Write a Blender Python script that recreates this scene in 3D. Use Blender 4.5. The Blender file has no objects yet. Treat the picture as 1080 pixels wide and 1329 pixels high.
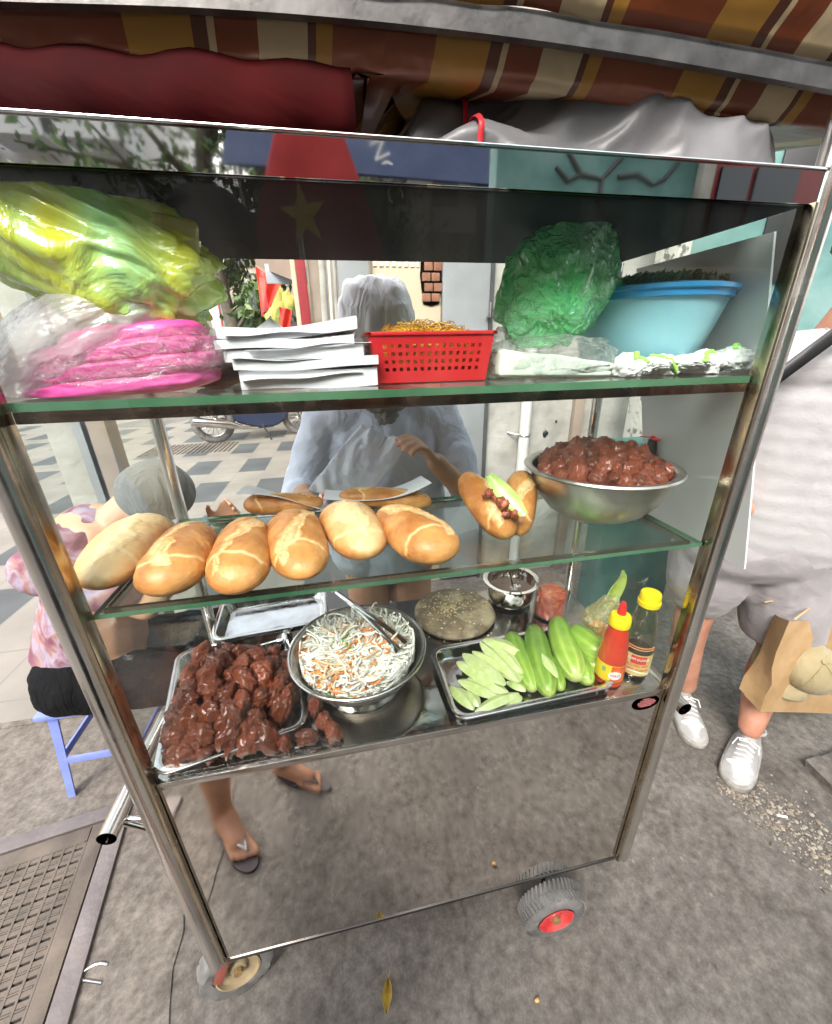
import bpy, bmesh, math, random
from mathutils import Vector as V, Matrix, Euler, noise
random.seed(7)
sc = bpy.context.scene
COL = sc.collection
PI = math.pi
# ---------------------------------------------------------------- camera
FPX = 512.0
CAM = V((0, 0, 1.4))
G = -.1                               # level of the ground; everything is lifted by .1 at the very end
def _n(a): return a.normalized()
_D = _n(V((25, 1236, FPX)))
_X = V((2971, -272, FPX)); _X = _n(_X - _D * _X.dot(_D)); _Y = _X.cross(_D)
RW = Matrix((_X, _Y, -_D))            # world = RW @ (right, down, forward)
right, down, fwd = RW @ V((1, 0, 0)), RW @ V((0, 1, 0)), RW @ V((0, 0, 1))
cd = bpy.data.cameras.new('camera'); cam = bpy.data.objects.new('camera', cd); COL.objects.link(cam)
m3 = Matrix((right, -down, -fwd)).transposed()
cam.matrix_world = Matrix.Translation(CAM) @ m3.to_4x4()
cd.sensor_fit = 'VERTICAL'; cd.sensor_height = 24; cd.lens = FPX / 1329 * 24
cd.clip_start = .02; cd.clip_end = 500
sc.camera = cam
# ---------------------------------------------------------------- light
SUN_EL, SUN_AZ = 44, -152
w = bpy.data.worlds.new('World'); sc.world = w; w.use_nodes = True
nt = w.node_tree; nt.nodes.clear()
sky = nt.nodes.new('ShaderNodeTexSky'); sky.sky_type = 'NISHITA'; sky.sun_disc = False
sky.sun_elevation = math.radians(SUN_EL); sky.sun_rotation = math.radians(SUN_AZ)
sky.air_density = 1.5; sky.dust_density = 4; sky.ozone_density = 1
hs = nt.nodes.new('ShaderNodeHueSaturation'); hs.inputs['Saturation'].default_value = .25; hs.inputs['Value'].default_value = 1.3
bg = nt.nodes.new('ShaderNodeBackground'); bg.inputs[1].default_value = .15
wo = nt.nodes.new('ShaderNodeOutputWorld')
nt.links.new(sky.outputs[0], hs.inputs['Color']); nt.links.new(hs.outputs[0], bg.inputs[0]); nt.links.new(bg.outputs[0], wo.inputs[0])
sl = bpy.data.lights.new('sun', 'SUN'); sl.energy = 1.1; sl.angle = math.radians(24); sl.color = (1, .95, .88)
so = bpy.data.objects.new('sun', sl); COL.objects.link(so); so.location = (0, -3, 8)
a = math.radians(SUN_AZ); e = math.radians(SUN_EL)
sd = V((math.sin(a) * math.cos(e), math.cos(a) * math.cos(e), math.sin(e)))
so.rotation_euler = sd.to_track_quat('Z', 'Y').to_euler()
sc.view_settings.view_transform = 'Standard'; sc.view_settings.look = 'None'
sc.view_settings.exposure = 1.48; sc.view_settings.gamma = 1
sc.render.engine = 'CYCLES'
c = sc.cycles
c.max_bounces = 10; c.diffuse_bounces = 4; c.glossy_bounces = 5; c.transmission_bounces = 6; c.transparent_max_bounces = 24
c.caustics_reflective = False; c.caustics_refractive = False; c.sample_clamp_indirect = 4
c.use_denoising = True

# ---------------------------------------------------------------- helpers
def ray(px, py): return RW @ V((px - 540, py - 664.5, FPX))
def atY(px, py, y): r = ray(px, py); return CAM + r * ((y - CAM.y) / r.y)
def atZ(px, py, z): r = ray(px, py); return CAM + r * ((z - CAM.z) / r.z)
def dep(p): return (V(p) - CAM).dot(fwd)
def mirY(px, py, y):                  # a point in front of the cart whose mirror image shows at that pixel
    p = atY(px, py, 1.05 - y); p.y = y; return p
def nz(p, s=1, seed=0): return noise.noise(V(p) * s + V((seed * 7.13, seed * 3.7, seed * 1.9)))

def new_mat(name):
    m = bpy.data.materials.new(name); m.use_nodes = True
    return m, m.node_tree, m.node_tree.nodes['Principled BSDF']
def node(nt, t, **kw):
    n = nt.nodes.new(t)
    for k, v in kw.items():
        if k in n.inputs: n.inputs[k].default_value = v
        else: setattr(n, k, v)
    return n
def ramp(nt, fac, stops):
    r = nt.nodes.new('ShaderNodeValToRGB')
    el = r.color_ramp.elements
    while len(el) < len(stops): el.new(.5)
    for q, (p, col) in zip(el, stops):
        q.position = p; q.color = (*col, 1) if len(col) == 3 else col
    nt.links.new(fac, r.inputs[0]); return r.outputs[0]
def coords(nt, kind='Object', scale=(1, 1, 1), rot=(0, 0, 0), loc=(0, 0, 0)):
    t = nt.nodes.new('ShaderNodeTexCoord'); mp = nt.nodes.new('ShaderNodeMapping')
    mp.inputs['Scale'].default_value = scale; mp.inputs['Rotation'].default_value = rot; mp.inputs['Location'].default_value = loc
    nt.links.new(t.outputs[kind], mp.inputs[0]); return mp.outputs[0]
def mat(name, c1, rough=.5, metal=0, c2=None, ns=8, nd=6, bump=0, bs=30, c3=None, coat=0, sheen=0, sss=0, rvar=0, stretch=(1, 1, 1), dist=0, lo=.35, hi=.65, trans=0, bdist=.01, rnd=0):
    m, nt, b = new_mat(name)
    b.inputs['Roughness'].default_value = rough; b.inputs['Metallic'].default_value = metal
    b.inputs['Coat Weight'].default_value = coat; b.inputs['Sheen Weight'].default_value = sheen
    b.inputs['Coat Roughness'].default_value = .12
    if sss: b.inputs['Subsurface Weight'].default_value = sss; b.inputs['Subsurface Radius'].default_value = (.02, .008, .004); b.inputs['Subsurface Scale'].default_value = .5
    if trans: b.inputs['Transmission Weight'].default_value = trans
    co = coords(nt, scale=stretch)
    last = None
    if c2:
        n = node(nt, 'ShaderNodeTexNoise', Scale=ns, Detail=nd, Distortion=dist); nt.links.new(co, n.inputs['Vector'])
        st = [(lo, c1), (hi, c2)] if not c3 else [(lo, c1), ((lo + hi) / 2, c2), (hi, c3)]
        last = ramp(nt, n.outputs['Fac'], st)
    if rnd:
        oi = nt.nodes.new('ShaderNodeObjectInfo'); h = nt.nodes.new('ShaderNodeHueSaturation')
        mr = node(nt, 'ShaderNodeMapRange'); mr.inputs[3].default_value = 1 - rnd; mr.inputs[4].default_value = 1 + rnd
        nt.links.new(oi.outputs['Random'], mr.inputs[0]); nt.links.new(mr.outputs[0], h.inputs['Value'])
        if last: nt.links.new(last, h.inputs['Color'])
        else: h.inputs['Color'].default_value = (*c1, 1)
        last = h.outputs[0]
    if last: nt.links.new(last, b.inputs['Base Color'])
    else: b.inputs['Base Color'].default_value = (*c1, 1)
    if rvar:
        n = node(nt, 'ShaderNodeTexNoise', Scale=ns * 1.7, Detail=8); nt.links.new(co, n.inputs['Vector'])
        mr = node(nt, 'ShaderNodeMapRange'); mr.inputs[1].default_value = .3; mr.inputs[2].default_value = .7
        mr.inputs[3].default_value = max(0, rough - rvar); mr.inputs[4].default_value = rough + rvar
        nt.links.new(n.outputs['Fac'], mr.inputs[0]); nt.links.new(mr.outputs[0], b.inputs['Roughness'])
    if bump:
        n = node(nt, 'ShaderNodeTexNoise', Scale=bs, Detail=6); nt.links.new(co, n.inputs['Vector'])
        bp = node(nt, 'ShaderNodeBump', Strength=bump, Distance=bdist); nt.links.new(n.outputs['Fac'], bp.inputs['Height'])
        nt.links.new(bp.outputs[0], b.inputs['Normal'])
    return m
def fres(nt, ior=1.5):
    g = nt.nodes.new('ShaderNodeNewGeometry'); q = node(nt, 'ShaderNodeMath', operation='MULTIPLY_ADD'); q.inputs[1].default_value = 1 / ior - ior; q.inputs[2].default_value = ior
    nt.links.new(g.outputs['Backfacing'], q.inputs[0]); fr = nt.nodes.new('ShaderNodeFresnel'); nt.links.new(q.outputs[0], fr.inputs['IOR']); return fr
def film(name, tint, alpha, rough=.12, trl=.5, ns=6, bump=.6, bs=18, c2=None, amax=None):
    """thin crinkled plastic: part see-through, part translucent colour, glossy creases"""
    m, nt, b = new_mat(name); out = nt.nodes['Material Output']
    co = coords(nt)
    n = node(nt, 'ShaderNodeTexNoise', Scale=ns, Detail=5, Distortion=1.2); nt.links.new(co, n.inputs['Vector'])
    colr = ramp(nt, n.outputs['Fac'], [(.35, tint), (.65, c2 or tint)])
    nt.links.new(colr, b.inputs['Base Color'])
    b.inputs['Roughness'].default_value = rough; b.inputs['Specular IOR Level'].default_value = .9
    n2 = node(nt, 'ShaderNodeTexNoise', Scale=bs, Detail=4, Distortion=2.5); nt.links.new(co, n2.inputs['Vector'])
    n3 = node(nt, 'ShaderNodeTexVoronoi', Scale=bs * .8, feature='DISTANCE_TO_EDGE'); nt.links.new(co, n3.inputs['Vector'])
    ad = node(nt, 'ShaderNodeMath', operation='ADD'); nt.links.new(n2.outputs['Fac'], ad.inputs[0]); nt.links.new(n3.outputs['Distance'], ad.inputs[1])
    bp = node(nt, 'ShaderNodeBump', Strength=bump, Distance=.01); nt.links.new(ad.outputs[0], bp.inputs['Height'])
    nt.links.new(bp.outputs[0], b.inputs['Normal'])
    tl = nt.nodes.new('ShaderNodeBsdfTranslucent'); nt.links.new(colr, tl.inputs[0])
    mx = nt.nodes.new('ShaderNodeMixShader'); mx.inputs[0].default_value = trl
    nt.links.new(b.outputs[0], mx.inputs[1]); nt.links.new(tl.outputs[0], mx.inputs[2])
    tr = nt.nodes.new('ShaderNodeBsdfTransparent'); tr.inputs[0].default_value = tuple(min(1, .75 + .25 * x) for x in tint) + (1,)
    n4 = node(nt, 'ShaderNodeTexNoise', Scale=ns * .8, Detail=3); nt.links.new(co, n4.inputs['Vector'])
    mr = node(nt, 'ShaderNodeMapRange'); mr.inputs[1].default_value = .35; mr.inputs[2].default_value = .65
    mr.inputs[3].default_value = alpha; mr.inputs[4].default_value = amax or min(1, alpha * 1.5)
    nt.links.new(n4.outputs['Fac'], mr.inputs[0])
    m2 = nt.nodes.new('ShaderNodeMixShader'); nt.links.new(mr.outputs[0], m2.inputs[0])
    nt.links.new(tr.outputs[0], m2.inputs[1]); nt.links.new(mx.outputs[0], m2.inputs[2])
    gl = nt.nodes.new('ShaderNodeBsdfGlossy'); gl.inputs['Roughness'].default_value = rough; nt.links.new(bp.outputs[0], gl.inputs['Normal'])
    fr = fres(nt); nt.links.new(bp.outputs[0], fr.inputs['Normal'])
    m3 = nt.nodes.new('ShaderNodeMixShader'); nt.links.new(fr.outputs[0], m3.inputs[0])
    nt.links.new(m2.outputs[0], m3.inputs[1]); nt.links.new(gl.outputs[0], m3.inputs[2])
    nt.links.new(m3.outputs[0], out.inputs[0]); return m
def pane(name, tint=(.97, .99, .98), dust=.03, ior=1.5):
    m, nt, b = new_mat(name); out = nt.nodes['Material Output']; nt.nodes.remove(b)
    tr = nt.nodes.new('ShaderNodeBsdfTransparent'); tr.inputs[0].default_value = (*tint, 1)
    gl = nt.nodes.new('ShaderNodeBsdfGlossy'); gl.inputs['Roughness'].default_value = .0
    fr = fres(nt, ior)
    mx = nt.nodes.new('ShaderNodeMixShader'); nt.links.new(fr.outputs[0], mx.inputs[0])
    nt.links.new(tr.outputs[0], mx.inputs[1]); nt.links.new(gl.outputs[0], mx.inputs[2])
    df = nt.nodes.new('ShaderNodeBsdfDiffuse'); df.inputs[0].default_value = (.6, .6, .56, 1)
    co = coords(nt, scale=(1, 1, .3))
    n = node(nt, 'ShaderNodeTexNoise', Scale=9, Detail=9, Distortion=.6); nt.links.new(co, n.inputs['Vector'])
    mr = node(nt, 'ShaderNodeMapRange'); mr.inputs[1].default_value = .45; mr.inputs[2].default_value = .8; mr.inputs[4].default_value = dust * 3
    mr.inputs[3].default_value = dust * .3
    nt.links.new(n.outputs['Fac'], mr.inputs[0])
    m2 = nt.nodes.new('ShaderNodeMixShader'); nt.links.new(mr.outputs[0], m2.inputs[0]); nt.links.new(mx.outputs[0], m2.inputs[1]); nt.links.new(df.outputs[0], m2.inputs[2])
    nt.links.new(m2.outputs[0], out.inputs[0]); return m

# --- mesh shapes into a bmesh
def box(bm, c, s, rot=None, bev=0, seg=2):
    r = bmesh.ops.create_cube(bm, size=1); vs = r['verts']
    M = Matrix.Translation(V(c)) @ (rot.to_4x4() if rot else Matrix.Identity(4)) @ Matrix.Diagonal((*s, 1))
    bmesh.ops.transform(bm, matrix=M, verts=vs)
    if bev:
        es = list({e for v in vs for e in v.link_edges})
        bmesh.ops.bevel(bm, geom=es, offset=bev, segments=seg, affect='EDGES', profile=.6)
def bx(bm, x0, x1, y0, y1, z0, z1, bev=0): box(bm, ((x0 + x1) / 2, (y0 + y1) / 2, (z0 + z1) / 2), (abs(x1 - x0), abs(y1 - y0), abs(z1 - z0)), None, bev)
def frame(d, up=V((0, 0, 1))):
    d = d.normalized()
    if abs(d.dot(up)) > .98: up = V((0, 1, 0))
    x = up.cross(d).normalized(); return x, d.cross(x)
def tube(bm, pts, r, n=12, caps=True, closed=False, flat=1):
    pts = [V(p) for p in pts]; N = len(pts); rs = r if isinstance(r, (list, tuple)) else [r] * N
    rings = []; px = None
    for i, p in enumerate(pts):
        if closed: d = pts[(i + 1) % N] - pts[i - 1]
        else: d = pts[min(i + 1, N - 1)] - pts[max(i - 1, 0)]
        x, y = frame(d)
        if px is not None:
            x = (px - d.normalized() * px.dot(d.normalized())).normalized(); y = d.normalized().cross(x)
        px = x
        rings.append([bm.verts.new(p + (x * math.cos(2 * PI * k / n) + y * flat * math.sin(2 * PI * k / n)) * rs[i]) for k in range(n)])
    for i in range(N if closed else N - 1):
        A, B = rings[i], rings[(i + 1) % N]
        for k in range(n): bm.faces.new((A[k], A[(k + 1) % n], B[(k + 1) % n], B[k]))
    if caps and not closed:
        bm.faces.new(rings[0][::-1]); bm.faces.new(rings[-1])
    return rings
def lathe(bm, prof, c=(0, 0, 0), n=48, rot=None):
    c = V(c); rings = []
    for r, z in prof:
        if r < 1e-5: rings.append([bm.verts.new(c + (rot @ V((0, 0, z)) if rot else V((0, 0, z))))])
        else:
            L = []
            for k in range(n):
                q = V((r * math.cos(2 * PI * k / n), r * math.sin(2 * PI * k / n), z))
                L.append(bm.verts.new(c + (rot @ q if rot else q)))
            rings.append(L)
    for A, B in zip(rings, rings[1:]):
        for k in range(n):
            k2 = (k + 1) % n
            if len(A) == 1 and len(B) == 1: continue
            if len(A) == 1: bm.faces.new((A[0], B[k2], B[k])) if 0 else bm.faces.new((A[0], B[k], B[k2]))
            elif len(B) == 1: bm.faces.new((A[k], B[0], A[k2]))
            else: bm.faces.new((A[k], B[k], B[k2], A[k2]))
def blob(bm, c, s, sub=3, amp=.2, fr=1.5, seed=0, rot=None, ridge=0, pw=1, fine=0, st=None):
    r = bmesh.ops.create_icosphere(bm, subdivisions=sub, radius=1)
    c = V(c); s = V(s)
    for v in r['verts']:
        p = v.co.copy()
        if pw != 1: p = V([math.copysign(abs(q) ** pw, q) for q in p])
        d = 1 + amp * nz(v.co, fr, seed) + amp * .5 * nz(v.co, fr * 2.7, seed + 3)
        q_ = V((v.co.x * st[0], v.co.y * st[1], v.co.z * st[2])) if st else v.co
        if st: q_ = q_ + V((nz(v.co, 1.3, seed + 2), nz(v.co, 1.3, seed + 4), nz(v.co, 1.3, seed + 6))) * .5
        if ridge: d += ridge * (abs(nz(q_, fr * 2.2, seed + 9)) - .25) + ridge * .5 * (abs(nz(q_, fr * 5, seed + 5)) - .25)
        if fine: d += fine * nz(v.co, fr * 7, seed + 1)
        p = V((p.x * s.x, p.y * s.y, p.z * s.z)) * d
        if rot: p = rot @ p
        v.co = c + p
    return r['verts']
def caps(bm, a, b, ra, rb, n=14, flat=1):
    a, b = V(a), V(b); d = b - a; L = d.length or 1e-4; d = d / L
    pts, rs = [], []
    for i in range(4): t = PI / 2 * (i / 4); pts.append(a - d * ra * math.cos(t)); rs.append(max(ra * math.sin(t), ra * .02))
    pts += [a, (a + b) / 2, b]; rs += [ra, (ra + rb) / 2, rb]
    for i in range(1, 5): t = PI / 2 * (i / 4); pts.append(b + d * rb * math.sin(t)); rs.append(max(rb * math.cos(t), rb * .02))
    tube(bm, pts, rs, n, True, False, flat)
def ell(bm, c, s, rot=None, n=20):
    r = bmesh.ops.create_uvsphere(bm, u_segments=n, v_segments=n // 2, radius=1)
    M = Matrix.Translation(V(c)) @ (rot.to_4x4() if rot else Matrix.Identity(4)) @ Matrix.Diagonal((*s, 1))
    bmesh.ops.transform(bm, matrix=M, verts=r['verts'])
def sheet(bm, f, nu, nv, th=0):
    g = [[bm.verts.new(f(i / nu, j / nv)) for j in range(nv + 1)] for i in range(nu + 1)]
    fs = [bm.faces.new((g[i][j], g[i + 1][j], g[i + 1][j + 1], g[i][j + 1])) for i in range(nu) for j in range(nv)]
    if th: 
        bmesh.ops.recalc_face_normals(bm, faces=fs); bmesh.ops.solidify(bm, geom=fs, thickness=th)
def tag(o, label=None, cat=None, group=None, kind=None):
    if label: o['label'] = label
    if cat: o['category'] = cat
    if group: o['group'] = group
    if kind: o['kind'] = kind
    return o
def thing(name, loc, label, cat, group=None):
    o = bpy.data.objects.new(name, None); COL.objects.link(o); o.location = V(loc); o.empty_display_size = .05
    return tag(o, label, cat, group)
def obj(name, bm, m, parent=None, label=None, cat=None, group=None, kind=None, smooth=35, recalc=True, at0=False, local=False):
    if recalc: bmesh.ops.recalc_face_normals(bm, faces=bm.faces)
    me = bpy.data.meshes.new(name)
    o = bpy.data.objects.new(name, me); COL.objects.link(o)
    off = V((0, 0, 0))
    if parent:
        p = parent
        while p and not local: off += p.location; p = p.parent
        o.parent = parent
    elif not at0:
        xs = [v.co for v in bm.verts]
        lo = V([min(q[k] for q in xs) for k in range(3)]); hi = V([max(q[k] for q in xs) for k in range(3)])
        off = V(((lo.x + hi.x) / 2, (lo.y + hi.y) / 2, lo.z)); o.location = off
    if off.length: bmesh.ops.translate(bm, vec=-off, verts=bm.verts)
    bm.to_mesh(me); bm.free()
    for mm in (m if isinstance(m, (list, tuple)) else [m]): me.materials.append(mm)
    if smooth:
        for p in me.polygons: p.use_smooth = True
        if smooth < 180:
            try: me.set_sharp_from_angle(angle=math.radians(smooth))
            except Exception: pass
    return tag(o, label, cat, group, kind)
def B(): return bmesh.new()
def remesh(o, vox, it=6, disp=0, ds=.1):
    r = o.modifiers.new('r', 'REMESH'); r.mode = 'VOXEL'; r.voxel_size = vox; r.use_smooth_shade = True
    s = o.modifiers.new('s', 'SMOOTH'); s.factor = .5; s.iterations = it
    if disp:
        t = bpy.data.textures.new('c', 'CLOUDS'); t.noise_scale = ds; t.noise_depth = 2
        d = o.modifiers.new('d', 'DISPLACE'); d.texture = t; d.strength = disp; d.mid_level = .5
    return o
def copytree(o, parent=None):
    c = o.copy(); COL.objects.link(c)
    if parent: c.parent = parent
    for ch in list(o.children): copytree(ch, c)
    return c
def textmesh(s, size, mtx, m, parent, name='lettering', ext=.0006):
    cu = bpy.data.curves.new('t', 'FONT'); cu.body = s; cu.size = size; cu.extrude = ext; cu.align_x = 'CENTER'; cu.align_y = 'CENTER'; cu.resolution_u = 3
    o = bpy.data.objects.new('t', cu); COL.objects.link(o)
    bpy.context.view_layer.update()
    me = bpy.data.meshes.new_from_object(o.evaluated_get(bpy.context.evaluated_depsgraph_get()))
    bpy.data.objects.remove(o)
    bm = B(); bm.from_mesh(me); bmesh.ops.transform(bm, matrix=mtx, verts=bm.verts)
    return bm
# ---------------------------------------------------------------- materials
M = {}
M['steel'] = mat('steel', (.62, .60, .57), .17, 1, c2=(.5, .48, .45), ns=14, rvar=.1, bump=.04, bs=160)
M['chrome'] = mat('chrome', (.74, .72, .70), .07, 1, c2=(.6, .57, .53), ns=9, rvar=.05, bump=.03, bs=25)
M['post'] = mat('post_steel', (.82, .80, .77), .2, 1, c2=(.68, .65, .60), ns=7, nd=10, rvar=.1, bump=.04, bs=60)
M['rail_reflection_brown'] = mat('rail_reflection_brown', (.24, .16, .11), .22, 1, c2=(.10, .06, .04), ns=22, rvar=.12, bump=.12, bs=70)  # dark surroundings mirrored by the chrome shelf rail, put into its colour as brown
M['gold_steel'] = mat('gold_steel', (.52, .45, .34), .2, 1, c2=(.40, .33, .24), ns=18, rvar=.1)
def mirror_mat():
    m, nt, b = new_mat('mirror_sheet'); b.inputs['Metallic'].default_value = 1
    co = coords(nt); n = node(nt, 'ShaderNodeTexNoise', Scale=3.5, Detail=9, Distortion=.8); nt.links.new(co, n.inputs['Vector'])
    nt.links.new(ramp(nt, n.outputs['Fac'], [(.32, (.80, .77, .73)), (.7, (.66, .63, .59))]), b.inputs['Base Color'])
    n2 = node(nt, 'ShaderNodeTexNoise', Scale=26, Detail=8); nt.links.new(coords(nt, scale=(1, 1, .35)), n2.inputs['Vector'])
    mr = node(nt, 'ShaderNodeMapRange'); mr.inputs[1].default_value = .45; mr.inputs[2].default_value = .8; mr.inputs[3].default_value = .025; mr.inputs[4].default_value = .12
    nt.links.new(n2.outputs['Fac'], mr.inputs[0]); nt.links.new(mr.outputs[0], b.inputs['Roughness'])
    n3 = node(nt, 'ShaderNodeTexNoise', Scale=3, Detail=2); nt.links.new(co, n3.inputs['Vector'])
    bp = node(nt, 'ShaderNodeBump', Strength=.22, Distance=.012); nt.links.new(n3.outputs['Fac'], bp.inputs['Height']); nt.links.new(bp.outputs[0], b.inputs['Normal'])
    return m
M['mirror'] = mirror_mat()
M['roof_steel'] = mat('roof_steel', (.16, .15, .145), .2, 1, c2=(.09, .085, .08), ns=6, rvar=.1)
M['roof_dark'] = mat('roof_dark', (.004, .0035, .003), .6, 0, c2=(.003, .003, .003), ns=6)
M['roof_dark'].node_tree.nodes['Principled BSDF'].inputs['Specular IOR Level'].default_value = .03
M['glass'] = pane('glass', dust=.004, ior=1.33)
M['shelf_glass'] = pane('shelf_glass', (.90, .95, .93), dust=.015, ior=1.4)
M['edge_glass'] = mat('edge_glass', (.03, .10, .05), .12, 0, c2=(.09, .20, .11), ns=5, stretch=(1, 1, .1), coat=.6)
M['rubber'] = mat('rubber', (.10, .097, .093), .75, c2=(.2, .19, .18), ns=22, bump=.3, bs=60)
M['red_rim'] = mat('red_rim', (.5, .03, .035), .35, c2=(.62, .09, .08), ns=30, bump=.1)
M['tan_rim'] = mat('tan_rim', (.42, .34, .2), .6, c2=(.3, .23, .14), ns=20)
M['rust'] = mat('rust', (.16, .09, .04), .7, c2=(.3, .2, .08), ns=40)
M['dark'] = mat('dark', (.015, .015, .016), .5)

# ---------------------------------------------------------------- ground
def ground_mat(nm='worn_concrete', k_=1.0, wm=1.0):
    m, nt, b = new_mat(nm); co = coords(nt)
    n = node(nt, 'ShaderNodeTexNoise', Scale=2.1, Detail=12, Roughness=.68, Distortion=.7); nt.links.new(co, n.inputs['Vector'])
    base = ramp(nt, n.outputs['Fac'], [(p_, (r_ * k_, g_ * k_ * (1 + wm) / 2, b_ * k_ * wm)) for p_, (r_, g_, b_) in ((.30, (.105, .092, .080)), (.5, (.148, .132, .117)), (.70, (.205, .185, .166)))])
    n2 = node(nt, 'ShaderNodeTexNoise', Scale=38, Detail=8, Roughness=.75); nt.links.new(co, n2.inputs['Vector'])
    g = ramp(nt, n2.outputs['Fac'], [(.3, (.5, .48, .46)), (.52, (1, 1, 1)), (.72, (1.6, 1.57, 1.53))])
    mx = node(nt, 'ShaderNodeMix', data_type='RGBA', blend_type='MULTIPLY'); mx.inputs[0].default_value = 1
    nt.links.new(base, mx.inputs[6]); nt.links.new(g, mx.inputs[7])
    # pale specks and dark spots
    v = node(nt, 'ShaderNodeTexVoronoi', Scale=32, Randomness=1); nt.links.new(co, v.inputs['Vector'])
    sp = ramp(nt, v.outputs['Distance'], [(.0, (1, 1, 1)), (.12, (1, 1, 1)), (.16, (0, 0, 0))])
    n5 = node(nt, 'ShaderNodeTexNoise', Scale=5, Detail=3); nt.links.new(co, n5.inputs['Vector'])
    k = ramp(nt, n5.outputs['Fac'], [(.60, (0, 0, 0)), (.70, (.8, .8, .8))])
    mm = node(nt, 'ShaderNodeMath', operation='MULTIPLY'); nt.links.new(sp, mm.inputs[0]); nt.links.new(k, mm.inputs[1])
    mx2 = node(nt, 'ShaderNodeMix', data_type='RGBA'); mx2.inputs[7].default_value = (.33, .31, .28, 1)
    nt.links.new(mm.outputs[0], mx2.inputs[0]); nt.links.new(mx.outputs[2], mx2.inputs[6])
    # thin wandering cracks
    n3 = node(nt, 'ShaderNodeTexNoise', Scale=2.2, Detail=5); nt.links.new(co, n3.inputs['Vector'])
    vm = node(nt, 'ShaderNodeVectorMath', operation='ADD'); sc_ = node(nt, 'ShaderNodeVectorMath', operation='SCALE'); sc_.inputs['Scale'].default_value = .5
    nt.links.new(n3.outputs['Color'], sc_.inputs[0]); nt.links.new(co, vm.inputs[0]); nt.links.new(sc_.outputs[0], vm.inputs[1])
    vc = node(nt, 'ShaderNodeTexVoronoi', Scale=.55, feature='DISTANCE_TO_EDGE'); nt.links.new(vm.outputs[0], vc.inputs['Vector'])
    cr = ramp(nt, vc.outputs['Distance'], [(0, (.78, .76, .75)), (.003, (.88, .87, .86)), (.006, (1, 1, 1))])
    mx3 = node(nt, 'ShaderNodeMix', data_type='RGBA', blend_type='MULTIPLY'); mx3.inputs[0].default_value = 1
    nt.links.new(mx2.outputs[2], mx3.inputs[6]); nt.links.new(cr, mx3.inputs[7])
    nt.links.new(mx3.outputs[2], b.inputs['Base Color']); b.inputs['Roughness'].default_value = .8; b.inputs['Specular IOR Level'].default_value = .3
    ad = node(nt, 'ShaderNodeMath', operation='MULTIPLY_ADD'); ad.inputs[1].default_value = 3
    nt.links.new(cr, ad.inputs[0]); nt.links.new(n2.outputs['Fac'], ad.inputs[2])
    bp = node(nt, 'ShaderNodeBump', Strength=.45, Distance=.004); nt.links.new(ad.outputs[0], bp.inputs['Height']); nt.links.new(bp.outputs[0], b.inputs['Normal'])
    return m
GM = ground_mat()
bm = B(); sheet(bm, lambda u, v: V((-80 + 160 * u, -80 + 160 * v, G)), 8, 8)
obj('ground', bm, GM, kind='structure', at0=True)
def lighter(): return mat('pale_concrete', (.17, .155, .135), .85, c2=(.26, .24, .21), ns=4, nd=10, bump=.4, bs=60, bdist=.003)
PALE = ground_mat('pale_concrete', 1.12, .95)
# paler concrete apron beside the grate
bm = B()
poly = [(x * 1.0714, y * 1.0714) for x, y in ((-3.2, 1.44), (-.62, 1.47), (-.60, 1.15), (-.56, .9), (-.5, .45), (-.46, .1), (-.55, -.6), (-3.2, -.6))]
vs = [bm.verts.new((x, y, G + .004)) for x, y in poly]; bm.faces.new(vs)
bmesh.ops.subdivide_edges(bm, edges=bm.edges[:], cuts=6)
for v in bm.verts:
    if v.co.x > -1.2: v.co.x += .025 * nz(v.co, 9, 2)
obj('concrete_apron', bm, PALE, kind='structure', at0=True)
def tile_mat():
    m, nt, b = new_mat('paving_tiles')
    t = nt.nodes.new('ShaderNodeTexCoord'); s = nt.nodes.new('ShaderNodeSeparateXYZ'); nt.links.new(t.outputs['Object'], s.inputs[0])
    def mth(op, a, bb=None, cc=None):
        q = node(nt, 'ShaderNodeMath', operation=op)
        for i, x in enumerate((a, bb, cc)):
            if x is None: continue
            if hasattr(x, 'links'): nt.links.new(x, q.inputs[i])
            else: q.inputs[i].default_value = x
        return q.outputs[0]
    u = mth('DIVIDE', s.outputs[0], .354); v = mth('DIVIDE', mth('ADD', s.outputs[1], .15), 1.125)
    iu, iv = mth('FLOOR', u), mth('FLOOR', v); fu, fv = mth('FRACT', u), mth('FRACT', v)
    par = mth('ABSOLUTE', mth('MODULO', mth('ADD', iu, iv), 2.0))
    chk = mth('MULTIPLY', mth('LESS_THAN', mth('ABSOLUTE', mth('SUBTRACT', par, 1.0)), .5), mth('LESS_THAN', fv, .66))
    seam = mth('MAXIMUM', mth('LESS_THAN', fu, .03), mth('MAXIMUM', mth('LESS_THAN', fv, .012), mth('LESS_THAN', mth('ABSOLUTE', mth('SUBTRACT', fv, .66)), .006)))
    n = node(nt, 'ShaderNodeTexNoise', Scale=2.5, Detail=9); nt.links.new(t.outputs['Object'], n.inputs['Vector'])
    light = ramp(nt, n.outputs['Fac'], [(.3, (.20, .18, .155)), (.7, (.28, .252, .218))])
    darkc = ramp(nt, n.outputs['Fac'], [(.3, (.062, .066, .068)), (.7, (.10, .105, .107))])
    mx = node(nt, 'ShaderNodeMix', data_type='RGBA'); nt.links.new(chk, mx.inputs[0]); nt.links.new(light, mx.inputs[6]); nt.links.new(darkc, mx.inputs[7])
    m2 = node(nt, 'ShaderNodeMix', data_type='RGBA'); m2.inputs[7].default_value = (.2, .18, .16, 1)
    nt.links.new(seam, m2.inputs[0]); nt.links.new(mx.outputs[2], m2.inputs[6]); nt.links.new(m2.outputs[2], b.inputs['Base Color'])
    b.inputs['Roughness'].default_value = .6; return m
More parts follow.
